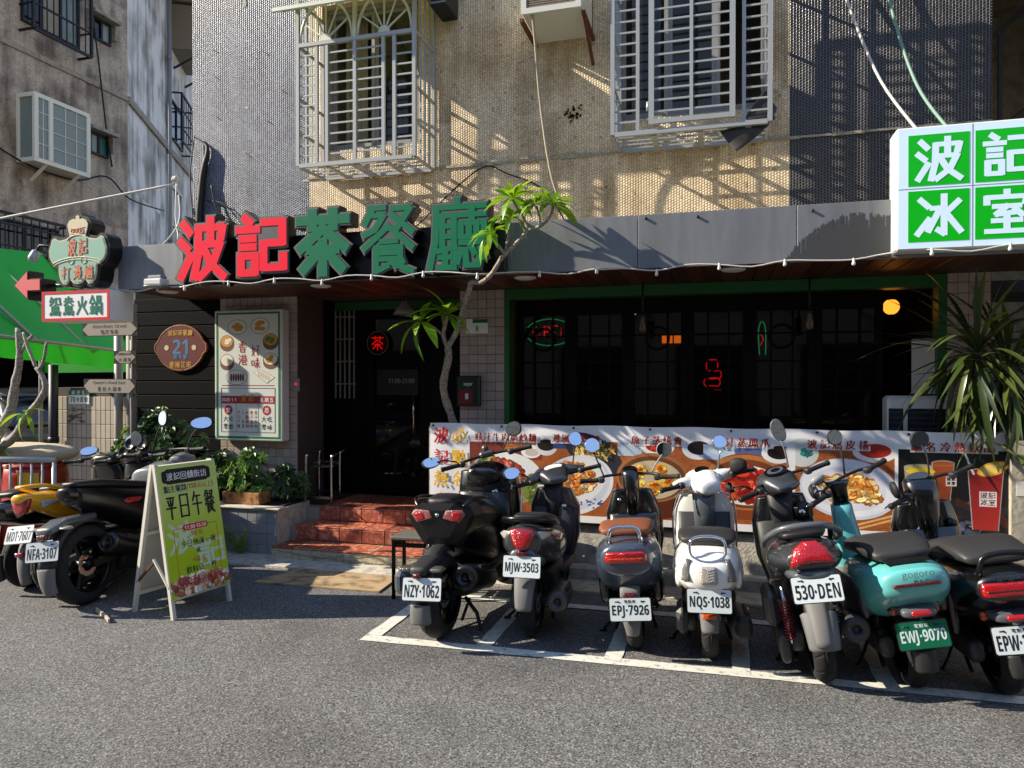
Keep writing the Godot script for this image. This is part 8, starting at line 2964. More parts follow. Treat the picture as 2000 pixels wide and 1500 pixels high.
# turns the handlebar and all that sits on it about the raked steering axis
func steer(t: Node3D, at: Vector3, deg: float) -> void:
	var r := Basis(Vector3(0, 0.91, 0.41).normalized(), deg_to_rad(deg))
	var x := Transform3D(r, at - r * at)
	for c in t.get_children():
		for n in ["handlebar", "lever_cowl", "gauge", "mirror", "phone_holder"]:
			if String(c.name).begins_with(n):
				c.transform = x * c.transform
				break

func bikes() -> void:
	sport_scooter()
	plain_scooter()
	electric_slate()
	white_classic()
	grey_scooter()
	electric_teal()
	electric_black()
	left_group()

func sport_scooter() -> void:
	var t := bike("black sport scooter with split red tail lamps, plate NZY 1062, beside the stool", -1.68, -4.27, -1, 2, "parked_scooter", 0.97)
	wheel(t, 0.0, 0.27, 0.14, M.rim_black)
	drive(t, 0.27)
	fork(t, -1.36, 0.26, Vector3(0, 0.75, -1.15), 0.11)
	body(t, "lower_body", [[-0.85, 0.26, 0.60, 0.14, 3], [-0.6, 0.34, 0.66, 0.19, 3], [-0.3, 0.46, 0.70, 0.18, 3], [-0.12, 0.56, 0.72, 0.13, 3]], M.satin_black)
	var st := ST()
	var shape := [[-0.12, 0.87], [-0.20, 0.82], [-0.225, 0.77], [-0.19, 0.69], [-0.12, 0.575], [0.12, 0.575], [0.19, 0.69], [0.225, 0.77], [0.20, 0.82], [0.12, 0.87]]
	var rings := []
	for e in [[-0.9, 0.66, 0.60, -0.12], [-0.6, 0.85, 0.85, -0.06], [-0.3, 1.0, 1.0, -0.02], [-0.1, 1.0, 1.0, 0.0], [-0.03, 0.95, 0.93, 0.0], [-0.015, 0.6, 0.6, 0.0]]:
		var ring := []
		for p in shape:
			ring.append(Vector3(p[0] * e[1], 0.73 + (p[1] - 0.73) * e[2] + e[3], e[0] + (0.05 * (p[1] - 0.7) if e[0] > -0.2 else 0.0)))
		rings.append(ring)
	skin(st, rings)
	part(t, "tail_cowl", st, M.satin_black)
	body(t, "seat", [[-0.85, 0.66, 0.72, 0.11, 3], [-0.6, 0.70, 0.765, 0.14, 3], [-0.48, 0.74, 0.845, 0.13, 3], [-0.2, 0.80, 0.90, 0.125, 3], [-0.06, 0.82, 0.89, 0.09, 3]], M.seat_black, 0.03)
	for s in [-1.0, 1.0]:
		var poly := PackedVector2Array([Vector2(s * 0.035, -0.02), Vector2(s * 0.06, 0.03), Vector2(s * 0.165, 0.034), Vector2(s * 0.190, 0.005), Vector2(s * 0.150, -0.05)])
		lens(t, "tail_lamp", poly, tf(s * 0.0, 0.785, 0.0, 4, s * 5), M.pink_lens, 0.008)
		var p2 := PackedVector2Array([Vector2(s * 0.09, -0.026), Vector2(s * 0.105, 0.018), Vector2(s * 0.16, 0.02), Vector2(s * 0.17, 0.0), Vector2(s * 0.14, -0.038)])
		lens(t, "tail_lamp", p2, tf(s * 0.0, 0.785, 0.009, 4, s * 5), M.red_lens, 0.006)
		rail(t, [[s * 0.17, 0.82, -0.55], [s * 0.22, 0.86, -0.3], [s * 0.20, 0.87, -0.12], [s * 0.16, 0.83, -0.06]], 0.013, M.satin_black)
	st = ST()
	tube(st, [Vector3(0, 0.785, -0.02), Vector3(0, 0.785, 0.01)], 0.014, 12)
	part(t, "key_lock", st, M.steel)
	body(t, "plate_bracket", [[-0.05, 0.48, 0.54, 0.05, 3], [0.15, 0.50, 0.56, 0.07, 3], [0.32, 0.47, 0.53, 0.055, 3]], M.bare_plastic)
	lens(t, "reflector", rounded(0.05, 0.03, 0.006), tf(0, 0.478, 0.345, 10), M.dark_red_lens)
	for s in [-1.0, 1.0]:
		st = ST()
		hull(st, [[0.24, 0.485, 0.52, 0.05, 2.4], [0.30, 0.49, 0.515, 0.045, 2.4]], 12, 0.01, s * 0.10)
		part(t, "turn_signal", st, M.smoke_lens)
	plate(t, "NZY·1062", Vector3(0.03, 0.40, 0.345), 14, false, false, 4)
	guard(t, "mud_flap", 0.0, 0.335, 8, -12, 0.13, 0.14, M.faded_plastic, 0.25)
	guard(t, "hugger", 0.0, 0.31, 5, 120, 0.13, 0.12, M.bare_plastic, 0.27)
	muffler(t, Vector3(0.20, 0.30, -0.40), Vector3(0.22, 0.42, 0.12), 0.085, M.satin_black)
	st = ST()
	cbox(st, Vector3(-0.20, 0.38, 0.04), Vector3(0.08, 0.15, 0.30), 0.03)
	part(t, "air_filter_box", st, M.mid_grey)
	shock(t, Vector3(-0.15, 0.30, 0.02), Vector3(-0.14, 0.60, -0.2), M.rubber)
	shield(t, [[0.30, -1.05, 0.09, 0.18, 3], [0.55, -1.10, 0.15, 0.25, 3], [0.80, -1.10, 0.16, 0.25, 3], [0.95, -1.06, 0.12, 0.22, 3]], M.gloss_black, M.satin_black)
	body(t, "dash_panel", [[-1.12, 0.86, 1.0, 0.17, 3], [-1.0, 0.84, 1.03, 0.16, 3], [-0.90, 0.86, 0.99, 0.12, 3]], M.gloss_black)
	st = ST()
	tube(st, [Vector3(0.09, 0.80, -0.945), Vector3(0.09, 0.80, -0.925)], 0.024, 14)
	part(t, "ignition_lock", st, M.steel)
	st = ST()
	tube(st, [Vector3(-0.11, 0.74, -0.93), Vector3(-0.11, 0.74, -0.915)], 0.05, 16)
	part(t, "fuel_cap", st, M.mid_grey)
	bars(t, 1.06, -0.98, 0.345, 0.10, 0.0, 0)
	st = ST()
	cbox(st, Vector3(0.02, 1.08, -1.0), Vector3(0.12, 0.05, 0.08), 0.015)
	cbox(st, Vector3(0.02, 1.125, -1.01), Vector3(0.05, 0.05, 0.05), 0.015)
	part(t, "phone_holder", st, M.engine)
	mirror(t, Vector3(-0.22, 1.08, -0.96), Vector3(-0.40, 1.13, -0.93), 0.075, 0.04, 28, 25, false)
	mirror(t, Vector3(0.16, 1.09, -0.99), Vector3(0.26, 1.22, -0.99), 0.062, 0.052, 16, -25, false)
	steer(t, Vector3(0, 1.06, -0.98), 30)
	stand(t)
	st = ST()
	tube(st, [Vector3(0.10, 0.20, -0.20), Vector3(0.20, 0.12, -0.14), Vector3(0.24, 0.02, -0.10)], 0.013, 8)
	part(t, "centre_stand", st, M.dark_steel)

func plain_scooter() -> void:
	var t := bike("dark grey scooter with a rounded red tail lamp and clear indicators, plate MJW 3503", -1.13, -4.46, 3, 1, "parked_scooter", 0.93)
	wheel(t, 0.0, 0.235, 0.10, M.rim_grey)
	drive(t, 0.235)
	fork(t, -1.24, 0.235, Vector3(0, 0.7, -1.05))
	body(t, "body_shell", [[-0.62, 0.34, 0.64, 0.12, 2.6], [-0.35, 0.40, 0.72, 0.185, 2.5], [-0.05, 0.47, 0.745, 0.195, 2.4], [0.18, 0.56, 0.79, 0.16, 2.3], [0.285, 0.60, 0.785, 0.12, 2.3]], M.dark_grey)
	body(t, "tail_apron", [[0.0, 0.46, 0.66, 0.11, 3], [0.22, 0.50, 0.655, 0.10, 3], [0.30, 0.52, 0.65, 0.085, 3]], M.mid_grey)
	body(t, "seat", [[-0.58, 0.62, 0.70, 0.10, 3], [-0.36, 0.68, 0.755, 0.13, 3], [-0.1, 0.74, 0.82, 0.14, 3], [0.08, 0.77, 0.835, 0.11, 3]], M.seat_black, 0.03)
	rail(t, [[-0.16, 0.74, -0.12], [-0.165, 0.80, 0.1], [-0.10, 0.83, 0.23], [0.0, 0.835, 0.26], [0.10, 0.83, 0.23], [0.165, 0.80, 0.1], [0.16, 0.74, -0.12]], 0.017, M.satin_black)
	lens(t, "tail_lamp", PackedVector2Array([Vector2(-0.078, 0.062), Vector2(0.078, 0.062), Vector2(0.082, 0.03), Vector2(0.05, -0.05), Vector2(0.02, -0.072), Vector2(-0.02, -0.072), Vector2(-0.05, -0.05), Vector2(-0.082, 0.03)]), tf(0, 0.715, 0.30, 16), M.red_lens, 0.04)
	for s in [-1.0, 1.0]:
		lens(t, "turn_signal", PackedVector2Array([Vector2(s * 0.0, 0.03), Vector2(s * 0.085, 0.022), Vector2(s * 0.13, -0.005), Vector2(s * 0.06, -0.03), Vector2(s * 0.005, -0.03)]), tf(s * 0.085, 0.73, 0.285, 14, s * 52), M.clear_lens, 0.02)
	lens(t, "reflector", rounded(0.075, 0.03, 0.004), tf(0, 0.625, 0.322, 8), M.dark_red_lens)
	plate(t, "MJW·3503", Vector3(0.0, 0.545, 0.335), 12, false, false, -3)
	guard(t, "mud_flap", 0.0, 0.33, 44, 0, 0.15, 0.11, M.faded_plastic, 0.26)
	guard(t, "hugger", 0.0, 0.275, 10, 130, 0.12, 0.11, M.bare_plastic, 0.235)
	muffler(t, Vector3(0.16, 0.22, -0.35), Vector3(0.19, 0.27, 0.14), 0.075, M.engine)
	shock(t, Vector3(-0.13, 0.25, 0.0), Vector3(-0.12, 0.5, -0.1), M.rubber)
	shield(t, [[0.30, -0.96, 0.07, 0.15, 3], [0.5, -1.0, 0.10, 0.20, 3], [0.72, -0.99, 0.09, 0.20, 3], [0.86, -0.95, 0.07, 0.14, 3]], M.dark_grey, M.bare_plastic)
	body(t, "handlebar_cowl", [[-1.06, 0.93, 1.02, 0.09, 3], [-0.96, 0.90, 1.05, 0.15, 3], [-0.86, 0.90, 1.03, 0.12, 3], [-0.80, 0.91, 0.97, 0.08, 3]], M.dark_grey)
	var st := ST()
	column(st, [[0.62, -0.90, 0.05, 0.06, 3], [0.78, -0.91, 0.06, 0.07, 3], [0.92, -0.92, 0.06, 0.08, 3]], 16)
	part(t, "steering_column", st, M.bare_plastic)
	st = ST()
	prism(st, disc(0.075, 0.035, 18), 0.0, 0.004, Transform3D(Basis(Vector3.RIGHT, deg_to_rad(-62.0)), Vector3(0, 1.035, -0.885)))
	part(t, "gauge", st, M.white_plastic)
	for s in [-1.0, 1.0]:
		st = ST()
		loft(st, [[Vector3(s * 0.10, 0.985, -0.93), 0.05, 0.05, 2.5], [Vector3(s * 0.20, 0.975, -0.91), 0.04, 0.035, 2.5], [Vector3(s * 0.25, 0.97, -0.90), 0.03, 0.025, 2.5]], Vector3.BACK, Vector3.UP, 12, 0.01)
		part(t, "lever_cowl", st, M.dark_grey)
	bars(t, 0.965, -0.92, 0.36, 0.09, 0.0, 0)
	st = ST()
	tube(st, [Vector3(0.09, 0.73, -0.87), Vector3(0.09, 0.73, -0.84)], 0.022, 14)
	part(t, "ignition_lock", st, M.steel)
	mirror(t, Vector3(-0.2, 0.99, -0.9), Vector3(-0.33, 1.07, -0.86), 0.068, 0.045, 22, 15, false)
	mirror(t, Vector3(0.17, 0.99, -0.93), Vector3(0.23, 1.21, -0.92), 0.052, 0.058, 22, -10, false)
	steer(t, Vector3(0, 0.97, -0.92), 28)
	stand(t)

func electric_slate() -> void:
	var t := bike("slate blue electric scooter with brown seat and chrome rail, plate EPJ 7926", -0.475, -4.44, 4, 5)
	wheel(t, 0.0, 0.225, 0.105, M.rim_black)
	drive(t, 0.225)
	fork(t, -1.24, 0.225, Vector3(0, 0.7, -1.05))
	body(t, "body_shell", [[-0.58, 0.34, 0.60, 0.12, 3], [-0.36, 0.34, 0.68, 0.175, 3], [-0.08, 0.35, 0.735, 0.205, 2.8], [0.12, 0.38, 0.755, 0.208, 2.6], [0.24, 0.46, 0.75, 0.19, 2.4], [0.30, 0.53, 0.735, 0.16, 2.4]], M.slate_blue, 0.045, 28)
	body(t, "wheel_arch_lip", [[0.06, 0.44, 0.55, 0.13, 3], [0.26, 0.51, 0.58, 0.11, 3]], M.gloss_black)
	body(t, "seat", [[-0.52, 0.60, 0.68, 0.10, 3], [-0.32, 0.66, 0.745, 0.145, 3], [-0.05, 0.735, 0.82, 0.175, 3], [0.12, 0.75, 0.82, 0.17, 3], [0.17, 0.75, 0.80, 0.15, 3]], M.seat_brown, 0.02)
	rail(t, [[-0.095, 0.72, 0.26], [-0.095, 0.76, 0.295], [-0.075, 0.815, 0.29], [0.0, 0.825, 0.285], [0.075, 0.815, 0.29], [0.095, 0.76, 0.295], [0.095, 0.72, 0.26]], 0.012, M.chrome)
	lens(t, "tail_lamp", rounded(0.255, 0.068, 0.025), tf(0, 0.652, 0.338, 8), M.red_lens, 0.024)
	lens(t, "lamp_stripe", rounded(0.215, 0.008, 0.003), tf(0, 0.648, 0.36, 8), M.amber_lens, 0.004)
	word(t, "gogoro", 0.12, 0.026, M.steel, tf(0, 0.712, 0.374, 20), false)
	body(t, "rear_arm", [[-0.05, 0.40, 0.50, 0.05, 3], [0.16, 0.40, 0.50, 0.065, 3], [0.26, 0.36, 0.44, 0.06, 3]], M.faded_plastic)
	lens(t, "reflector", rounded(0.075, 0.045, 0.006), tf(0, 0.405, 0.30, 4), M.dark_red_lens)
	plate(t, "EPJ·7926", Vector3(0.0, 0.335, 0.325), 8, false, true)
	guard(t, "mud_flap", 0.0, 0.285, 6, -16, 0.12, 0.085, M.faded_plastic, 0.24)
	for s in [-1.0, 1.0]:
		body(t, "side_skirt", [[-0.42, 0.26, 0.52, 0.03, 2.8], [-0.12, 0.25, 0.56, 0.042, 2.8], [0.10, 0.31, 0.55, 0.034, 2.8]], M.gloss_black, 0.03, 18, s * 0.165)
	for s in [-1.0, 1.0]:
		shock(t, Vector3(s * 0.135, 0.23, 0.02), Vector3(s * 0.13, 0.47, -0.02), M.rubber)
	shield(t, [[0.30, -0.92, 0.07, 0.17, 3], [0.5, -0.97, 0.10, 0.215, 3], [0.70, -0.97, 0.10, 0.215, 3], [0.87, -0.93, 0.06, 0.15, 3]], M.gloss_black, M.gloss_black)
	var st := ST()
	column(st, [[0.70, -0.88, 0.06, 0.055, 2.2], [0.85, -0.87, 0.065, 0.062, 2.2], [1.0, -0.88, 0.065, 0.066, 2.2], [1.035, -0.89, 0.055, 0.06, 2.2]], 20)
	part(t, "steering_column", st, M.gloss_black)
	st = ST()
	prism(st, disc(0.052, 0.045, 18), 0.0, 0.004, Transform3D(Basis(Vector3.RIGHT, deg_to_rad(-70.0)), Vector3(0, 1.038, -0.885)))
	part(t, "gauge", st, M.satin_black)
	bars(t, 0.985, -0.90, 0.36, 0.11, 0.01, -3)
	mirror(t, Vector3(-0.20, 1.0, -0.86), Vector3(-0.27, 1.24, -0.86), 0.056, 0.056, 18, 10, true, M.chrome)
	mirror(t, Vector3(0.16, 1.0, -0.88), Vector3(0.27, 1.17, -0.88), 0.056, 0.056, 4, -6, true, M.grey_plastic, M.grey_plastic)
	st = ST()
	tube(st, [Vector3(-0.09, 0.82, -0.80), Vector3(-0.09, 0.82, -0.775)], 0.016, 12)
	part(t, "ignition_lock", st, M.steel)
	stand(t)

func white_classic() -> void:
	var t := bike("white retro scooter with slanted indicators and chrome rack, plate NQS 1038", -0.045, -4.385, 2, 2)
	wheel(t, 0.0, 0.225, 0.10, M.rim_grey)
	drive(t, 0.225)
	fork(t, -1.22, 0.225, Vector3(0, 0.7, -1.03))
	body(t, "body_shell", [[-0.55, 0.40, 0.62, 0.12, 2.8], [-0.3, 0.44, 0.71, 0.18, 2.8], [0.0, 0.46, 0.74, 0.195, 2.8], [0.18, 0.465, 0.74, 0.19, 2.8], [0.30, 0.475, 0.715, 0.165, 2.8], [0.345, 0.50, 0.68, 0.14, 2.8]], M.pearl_white, 0.04, 28)
	for s in [-1.0, 1.0]:
		body(t, "side_cheek", [[-0.40, 0.50, 0.62, 0.03, 2.4], [-0.15, 0.45, 0.66, 0.045, 2.4], [0.1, 0.45, 0.65, 0.045, 2.4], [0.24, 0.50, 0.60, 0.025, 2.4]], M.pearl_white, 0.02, 16, s * 0.165)
		lens(t, "turn_signal", PackedVector2Array([Vector2(s * -0.018, 0.06), Vector2(s * 0.008, 0.066), Vector2(s * 0.03, 0.0), Vector2(s * 0.03, -0.062), Vector2(s * -0.02, -0.062)]), tf(s * 0.118, 0.625, 0.352, 14, s * 22), M.smoke_lens, 0.016)
	body(t, "seat", [[-0.5, 0.62, 0.69, 0.10, 3], [-0.28, 0.67, 0.75, 0.15, 3], [0.0, 0.725, 0.81, 0.172, 3], [0.14, 0.735, 0.81, 0.17, 3], [0.19, 0.735, 0.79, 0.15, 3]], M.seat_grey, 0.025, 28)
	rail(t, [[-0.09, 0.70, 0.33], [-0.10, 0.745, 0.34], [-0.085, 0.80, 0.325], [0.0, 0.815, 0.315], [0.085, 0.80, 0.325], [0.10, 0.745, 0.34], [0.09, 0.70, 0.33], [0.05, 0.68, 0.35], [0.0, 0.672, 0.356], [-0.05, 0.68, 0.35], [-0.09, 0.70, 0.33]], 0.008, M.chrome)
	var tl := lens(t, "tail_lamp", rounded(0.105, 0.105, 0.02), tf(0, 0.60, 0.375, 10), M.clear_lens, 0.03)
	var st := ST()
	st.set_smooth_group(-1)
	for i in 5:
		for s in [-1.0, 1.0]:
			bar(st, tf(0, 0.60, 0.375, 10) * Vector3(0, -0.034 + i * 0.015, 0.0285), tf(0, 0.60, 0.375, 10) * Vector3(s * 0.032, -0.022 + i * 0.015, 0.0275), 0.007, 0.006)
	part(tl, "lens_facets", st, M.clear_lens)
	plate(t, "NQS·1038", Vector3(0.0, 0.455, 0.375), 6)
	body(t, "under_tail", [[-0.3, 0.30, 0.48, 0.16, 3], [0.1, 0.34, 0.48, 0.16, 3], [0.32, 0.38, 0.49, 0.12, 3]], M.satin_black)
	guard(t, "mud_flap", 0.0, 0.31, 34, 0, 0.125, 0.10, M.faded_plastic, 0.25)
	lens(t, "reflector", rounded(0.085, 0.03, 0.004), tf(0, 0.35, 0.328, 4), M.amber_lens)
	muffler(t, Vector3(0.17, 0.20, -0.32), Vector3(0.185, 0.22, 0.12), 0.07, M.engine)
	st = ST()
	cbox(st, Vector3(0.20, 0.23, 0.12), Vector3(0.09, 0.12, 0.10), 0.02)
	part(t, "muffler_guard", st, M.bare_plastic)
	st = ST()
	cbox(st, Vector3(-0.16, 0.27, 0.06), Vector3(0.07, 0.16, 0.26), 0.03)
	part(t, "air_filter_box", st, M.engine)
	shield(t, [[0.30, -0.90, 0.05, 0.17, 3], [0.5, -0.96, 0.06, 0.22, 3], [0.74, -0.96, 0.055, 0.215, 3], [0.86, -0.93, 0.045, 0.17, 2.6]], M.pearl_white, M.seat_grey)
	rail(t, [[-0.19, 0.32, -0.90], [-0.225, 0.5, -0.93], [-0.22, 0.76, -0.925], [-0.17, 0.875, -0.90], [0.0, 0.90, -0.89], [0.17, 0.875, -0.90], [0.22, 0.76, -0.925], [0.225, 0.5, -0.93], [0.19, 0.32, -0.90]], 0.008, M.chrome)
	st = ST()
	column(st, [[0.55, -0.86, 0.05, 0.065, 2.6], [0.75, -0.86, 0.055, 0.075, 2.6], [0.9, -0.87, 0.06, 0.085, 2.6]], 20)
	part(t, "steering_column", st, M.mid_grey)
	body(t, "handlebar_cowl", [[-1.06, 0.90, 1.02, 0.08, 2.4], [-0.96, 0.87, 1.06, 0.125, 2.4], [-0.85, 0.86, 1.05, 0.115, 2.4], [-0.78, 0.88, 0.98, 0.08, 2.4]], M.pearl_white, 0.02)
	for s in [-1.0, 1.0]:
		st = ST()
		loft(st, [[Vector3(s * 0.08, 0.975, -0.91), 0.055, 0.055, 2.3], [Vector3(s * 0.18, 0.985, -0.895), 0.04, 0.04, 2.3], [Vector3(s * 0.23, 0.985, -0.885), 0.027, 0.027, 2.3]], Vector3.BACK, Vector3.UP, 14, 0.01)
		part(t, "lever_cowl", st, M.pearl_white)
	st = ST()
	prism(st, disc(0.055, 0.045, 20), 0.0, 0.006, Transform3D(Basis(Vector3.RIGHT, deg_to_rad(-68.0)), Vector3(0, 1.052, -0.885)))
	part(t, "gauge", st, M.satin_black)
	bars(t, 0.985, -0.90, 0.35, 0.09, 0.0, 0)
	mirror(t, Vector3(0.13, 1.02, -0.92), Vector3(0.20, 1.22, -0.93), 0.05, 0.05, 20, -8, true, M.chrome, M.chrome)
	mirror(t, Vector3(0.20, 1.0, -0.87), Vector3(0.255, 1.04, -0.78), 0.06, 0.052, -8, 150, false)
	steer(t, Vector3(0, 0.98, -0.9), 24)
	stand(t)

func grey_scooter() -> void:
	var t := bike("scuffed dark grey scooter with red spring and large red tail lamp, plate 530 DEN", 0.55, -4.22, 2, 9, "parked_scooter", 0.95)
	wheel(t, 0.0, 0.24, 0.115, M.rim_grey)
	drive(t, 0.24)
	fork(t, -1.26, 0.235, Vector3(0, 0.72, -1.06))
	body(t, "body_shell", [[-0.62, 0.38, 0.70, 0.12, 2.4], [-0.35, 0.46, 0.76, 0.19, 2.2], [-0.05, 0.56, 0.82, 0.205, 2.0], [0.18, 0.64, 0.835, 0.175, 2.0], [0.31, 0.69, 0.82, 0.125, 2.0]], M.dark_grey)
	body(t, "tail_apron", [[-0.1, 0.56, 0.70, 0.13, 3], [0.2, 0.62, 0.71, 0.13, 3], [0.33, 0.65, 0.705, 0.10, 3]], M.mid_grey)
	body(t, "seat", [[-0.66, 0.70, 0.775, 0.10, 3], [-0.4, 0.74, 0.80, 0.14, 3], [-0.1, 0.79, 0.86, 0.15, 3], [0.1, 0.82, 0.87, 0.11, 3]], M.seat_black, 0.03)
	rail(t, [[-0.20, 0.76, -0.12], [-0.195, 0.84, 0.08], [-0.12, 0.905, 0.19], [0.0, 0.92, 0.22], [0.12, 0.905, 0.19], [0.195, 0.84, 0.08], [0.20, 0.76, -0.12]], 0.019, M.mid_grey)
	lens(t, "tail_lamp", PackedVector2Array([Vector2(-0.035, 0.075), Vector2(0.035, 0.075), Vector2(0.085, 0.035), Vector2(0.118, -0.05), Vector2(0.05, -0.045), Vector2(-0.05, -0.048), Vector2(-0.118, -0.062), Vector2(-0.085, 0.035)]), tf(0, 0.785, 0.325, 24), M.red_lens, 0.035)
	plate(t, "530·DEN", Vector3(0.0, 0.615, 0.36), 16)
	guard(t, "mud_flap", 0.0, 0.315, 64, 6, 0.13, 0.10, M.faded_plastic, 0.26)
	guard(t, "mud_flap_wing", 0.0, 0.305, 40, 2, 0.19, 0.16, M.faded_plastic, 0.26)
	shock(t, Vector3(-0.145, 0.24, 0.06), Vector3(-0.155, 0.56, 0.06), M.red_spring, 13)
	shock(t, Vector3(0.13, 0.24, 0.02), Vector3(0.13, 0.55, 0.0), M.rubber)
	var st := ST()
	cbox(st, Vector3(-0.22, 0.42, -0.1), Vector3(0.08, 0.20, 0.26), 0.03)
	part(t, "air_filter_box", st, M.engine)
	body(t, "belt_cover", [[-0.55, 0.14, 0.32, 0.03, 3], [-0.2, 0.10, 0.34, 0.035, 3], [0.05, 0.12, 0.28, 0.03, 3]], M.engine, 0.02, 16, -0.185)
	muffler(t, Vector3(0.17, 0.22, -0.35), Vector3(0.20, 0.30, 0.10), 0.075, M.engine)
	shield(t, [[0.30, -0.98, 0.07, 0.16, 3], [0.5, -1.02, 0.10, 0.21, 3], [0.74, -1.02, 0.10, 0.21, 3], [0.90, -0.97, 0.07, 0.16, 3]], M.gloss_black, M.bare_plastic)
	body(t, "handlebar_cowl", [[-1.08, 0.96, 1.05, 0.08, 2.6], [-0.98, 0.92, 1.09, 0.13, 2.6], [-0.88, 0.92, 1.07, 0.12, 2.6], [-0.80, 0.94, 1.0, 0.085, 2.6]], M.dark_grey)
	st = ST()
	column(st, [[0.65, -0.92, 0.06, 0.07, 3], [0.8, -0.92, 0.065, 0.08, 3], [0.95, -0.93, 0.06, 0.09, 3]], 18)
	part(t, "steering_column", st, M.bare_plastic)
	for q in [[0.085, M.satin_black], [0.06, M.mid_grey], [0.035, M.satin_black]]:
		st = ST()
		prism(st, disc(q[0], q[0] * 0.62, 22), 0.0, 0.004 + (0.085 - q[0]) * 0.1, Transform3D(Basis(Vector3.RIGHT, deg_to_rad(-66.0)), Vector3(0, 1.082, -0.905)))
		part(t, "gauge", st, q[1])
	bars(t, 1.01, -0.93, 0.345, 0.10, 0.0, 0)
	st = ST()
	cbox(st, Vector3(0.13, 0.79, -0.90), Vector3(0.13, 0.12, 0.10), 0.03)
	part(t, "glove_box", st, M.satin_black)
	st = ST()
	tube(st, [Vector3(0.12, 0.79, -0.85), Vector3(0.12, 0.79, -0.835)], 0.022, 14)
	part(t, "ignition_lock", st, M.steel)
	mirror(t, Vector3(0.13, 1.06, -0.95), Vector3(0.15, 1.325, -0.96), 0.045, 0.075, 6, -16, false, M.mid_grey, M.faded_plastic)
	mirror(t, Vector3(-0.22, 1.03, -0.88), Vector3(-0.34, 1.10, -0.92), 0.075, 0.035, 30, 60, false)
	steer(t, Vector3(0, 1.01, -0.93), 28)
	stand(t)

func electric_teal() -> void:
	var t := bike("pale teal electric scooter with green plate EWJ 9070", 1.0, -4.28, 6, 10, "parked_scooter", 0.95)
	wheel(t, 0.0, 0.235, 0.12, M.rim_black)
	drive(t, 0.235)
	fork(t, -1.26, 0.225, Vector3(0, 0.7, -1.05))
	body(t, "body_shell", [[-0.62, 0.33, 0.58, 0.12, 3.2], [-0.38, 0.34, 0.66, 0.185, 3.2], [-0.08, 0.36, 0.72, 0.21, 3.2], [0.14, 0.44, 0.745, 0.21, 3.0], [0.27, 0.53, 0.75, 0.19, 2.8], [0.325, 0.58, 0.74, 0.165, 2.8]], M.teal, 0.04, 28)
	for s in [-1.0, 1.0]:
		body(t, "side_panel", [[-0.48, 0.30, 0.56, 0.015, 3], [-0.15, 0.32, 0.60, 0.022, 3], [0.08, 0.42, 0.58, 0.018, 3]], M.mid_grey, 0.01, 16, s * 0.20)
	body(t, "wheel_arch_lip", [[0.06, 0.44, 0.50, 0.14, 3], [0.26, 0.49, 0.545, 0.12, 3]], M.gloss_black)
	body(t, "seat", [[-0.58, 0.62, 0.70, 0.11, 3], [-0.34, 0.68, 0.78, 0.16, 3], [-0.05, 0.73, 0.845, 0.18, 3], [0.14, 0.745, 0.84, 0.165, 3], [0.20, 0.75, 0.81, 0.14, 3]], M.seat_grey, 0.025, 28)
	var st := ST()
	box(st, Vector3(0.0, 0.765, 0.255), Vector3(0.21, 0.016, 0.05))
	part(t, "seat_handle", st, M.gloss_black)
	word(t, "gogoro", 0.155, 0.032, M.mid_grey, tf(0.01, 0.712, 0.374, 16), false)
	lens(t, "tail_lamp", rounded(0.235, 0.018, 0.006), tf(0, 0.665, 0.364, 8), M.dark_red_lens, 0.012)
	body(t, "lamp_pod", [[0.0, 0.45, 0.55, 0.08, 3], [0.22, 0.47, 0.55, 0.105, 3], [0.32, 0.48, 0.53, 0.085, 3]], M.mid_grey)
	lens(t, "brake_lamp", rounded(0.10, 0.03, 0.012), tf(0, 0.515, 0.355, 24), M.red_lens, 0.012)
	for s in [-1.0, 1.0]:
		lens(t, "turn_signal", disc(0.018, 0.025, 12), tf(s * 0.105, 0.505, 0.25, 0, s * 60), M.amber_lens)
	plate(t, "EWJ·9070", Vector3(-0.01, 0.40, 0.345), 12, true, true)
	guard(t, "mud_flap", 0.0, 0.30, 10, -12, 0.135, 0.12, M.bare_plastic, 0.25)
	shield(t, [[0.30, -0.92, 0.07, 0.12, 3], [0.45, -0.97, 0.08, 0.14, 3], [0.6, -0.96, 0.07, 0.12, 3]], M.teal, M.faded_plastic)
	st = ST()
	column(st, [[0.35, -0.90, 0.06, 0.10, 2.6], [0.6, -0.92, 0.07, 0.09, 2.6], [0.80, -0.93, 0.065, 0.07, 2.6], [0.86, -0.935, 0.062, 0.066, 2.6]], 22)
	part(t, "front_column", st, M.teal)
	st = ST()
	column(st, [[0.862, -0.93, 0.055, 0.055, 2.6], [0.97, -0.93, 0.05, 0.055, 2.6], [1.0, -0.94, 0.06, 0.075, 2.6], [1.02, -0.94, 0.06, 0.08, 2.6]], 20)
	part(t, "steering_column", st, M.gloss_black)
	bars(t, 1.01, -0.92, 0.345, 0.10, 0.0, 0)
	mirror(t, Vector3(0.09, 1.03, -0.93), Vector3(0.16, 1.28, -0.95), 0.052, 0.052, 3, -14)
	mirror(t, Vector3(-0.20, 1.02, -0.84), Vector3(-0.32, 1.09, -0.78), 0.056, 0.05, 8, 35)
	mirror(t, Vector3(-0.08, 1.02, -0.93), Vector3(-0.14, 1.09, -0.95), 0.05, 0.035, 35, 160, false, M.grey_plastic)
	for s in [-1.0, 1.0]:
		shock(t, Vector3(s * 0.13, 0.24, 0.02), Vector3(s * 0.13, 0.46, -0.02), M.rubber)
	steer(t, Vector3(0, 1.0, -0.93), 34)
	stand(t)

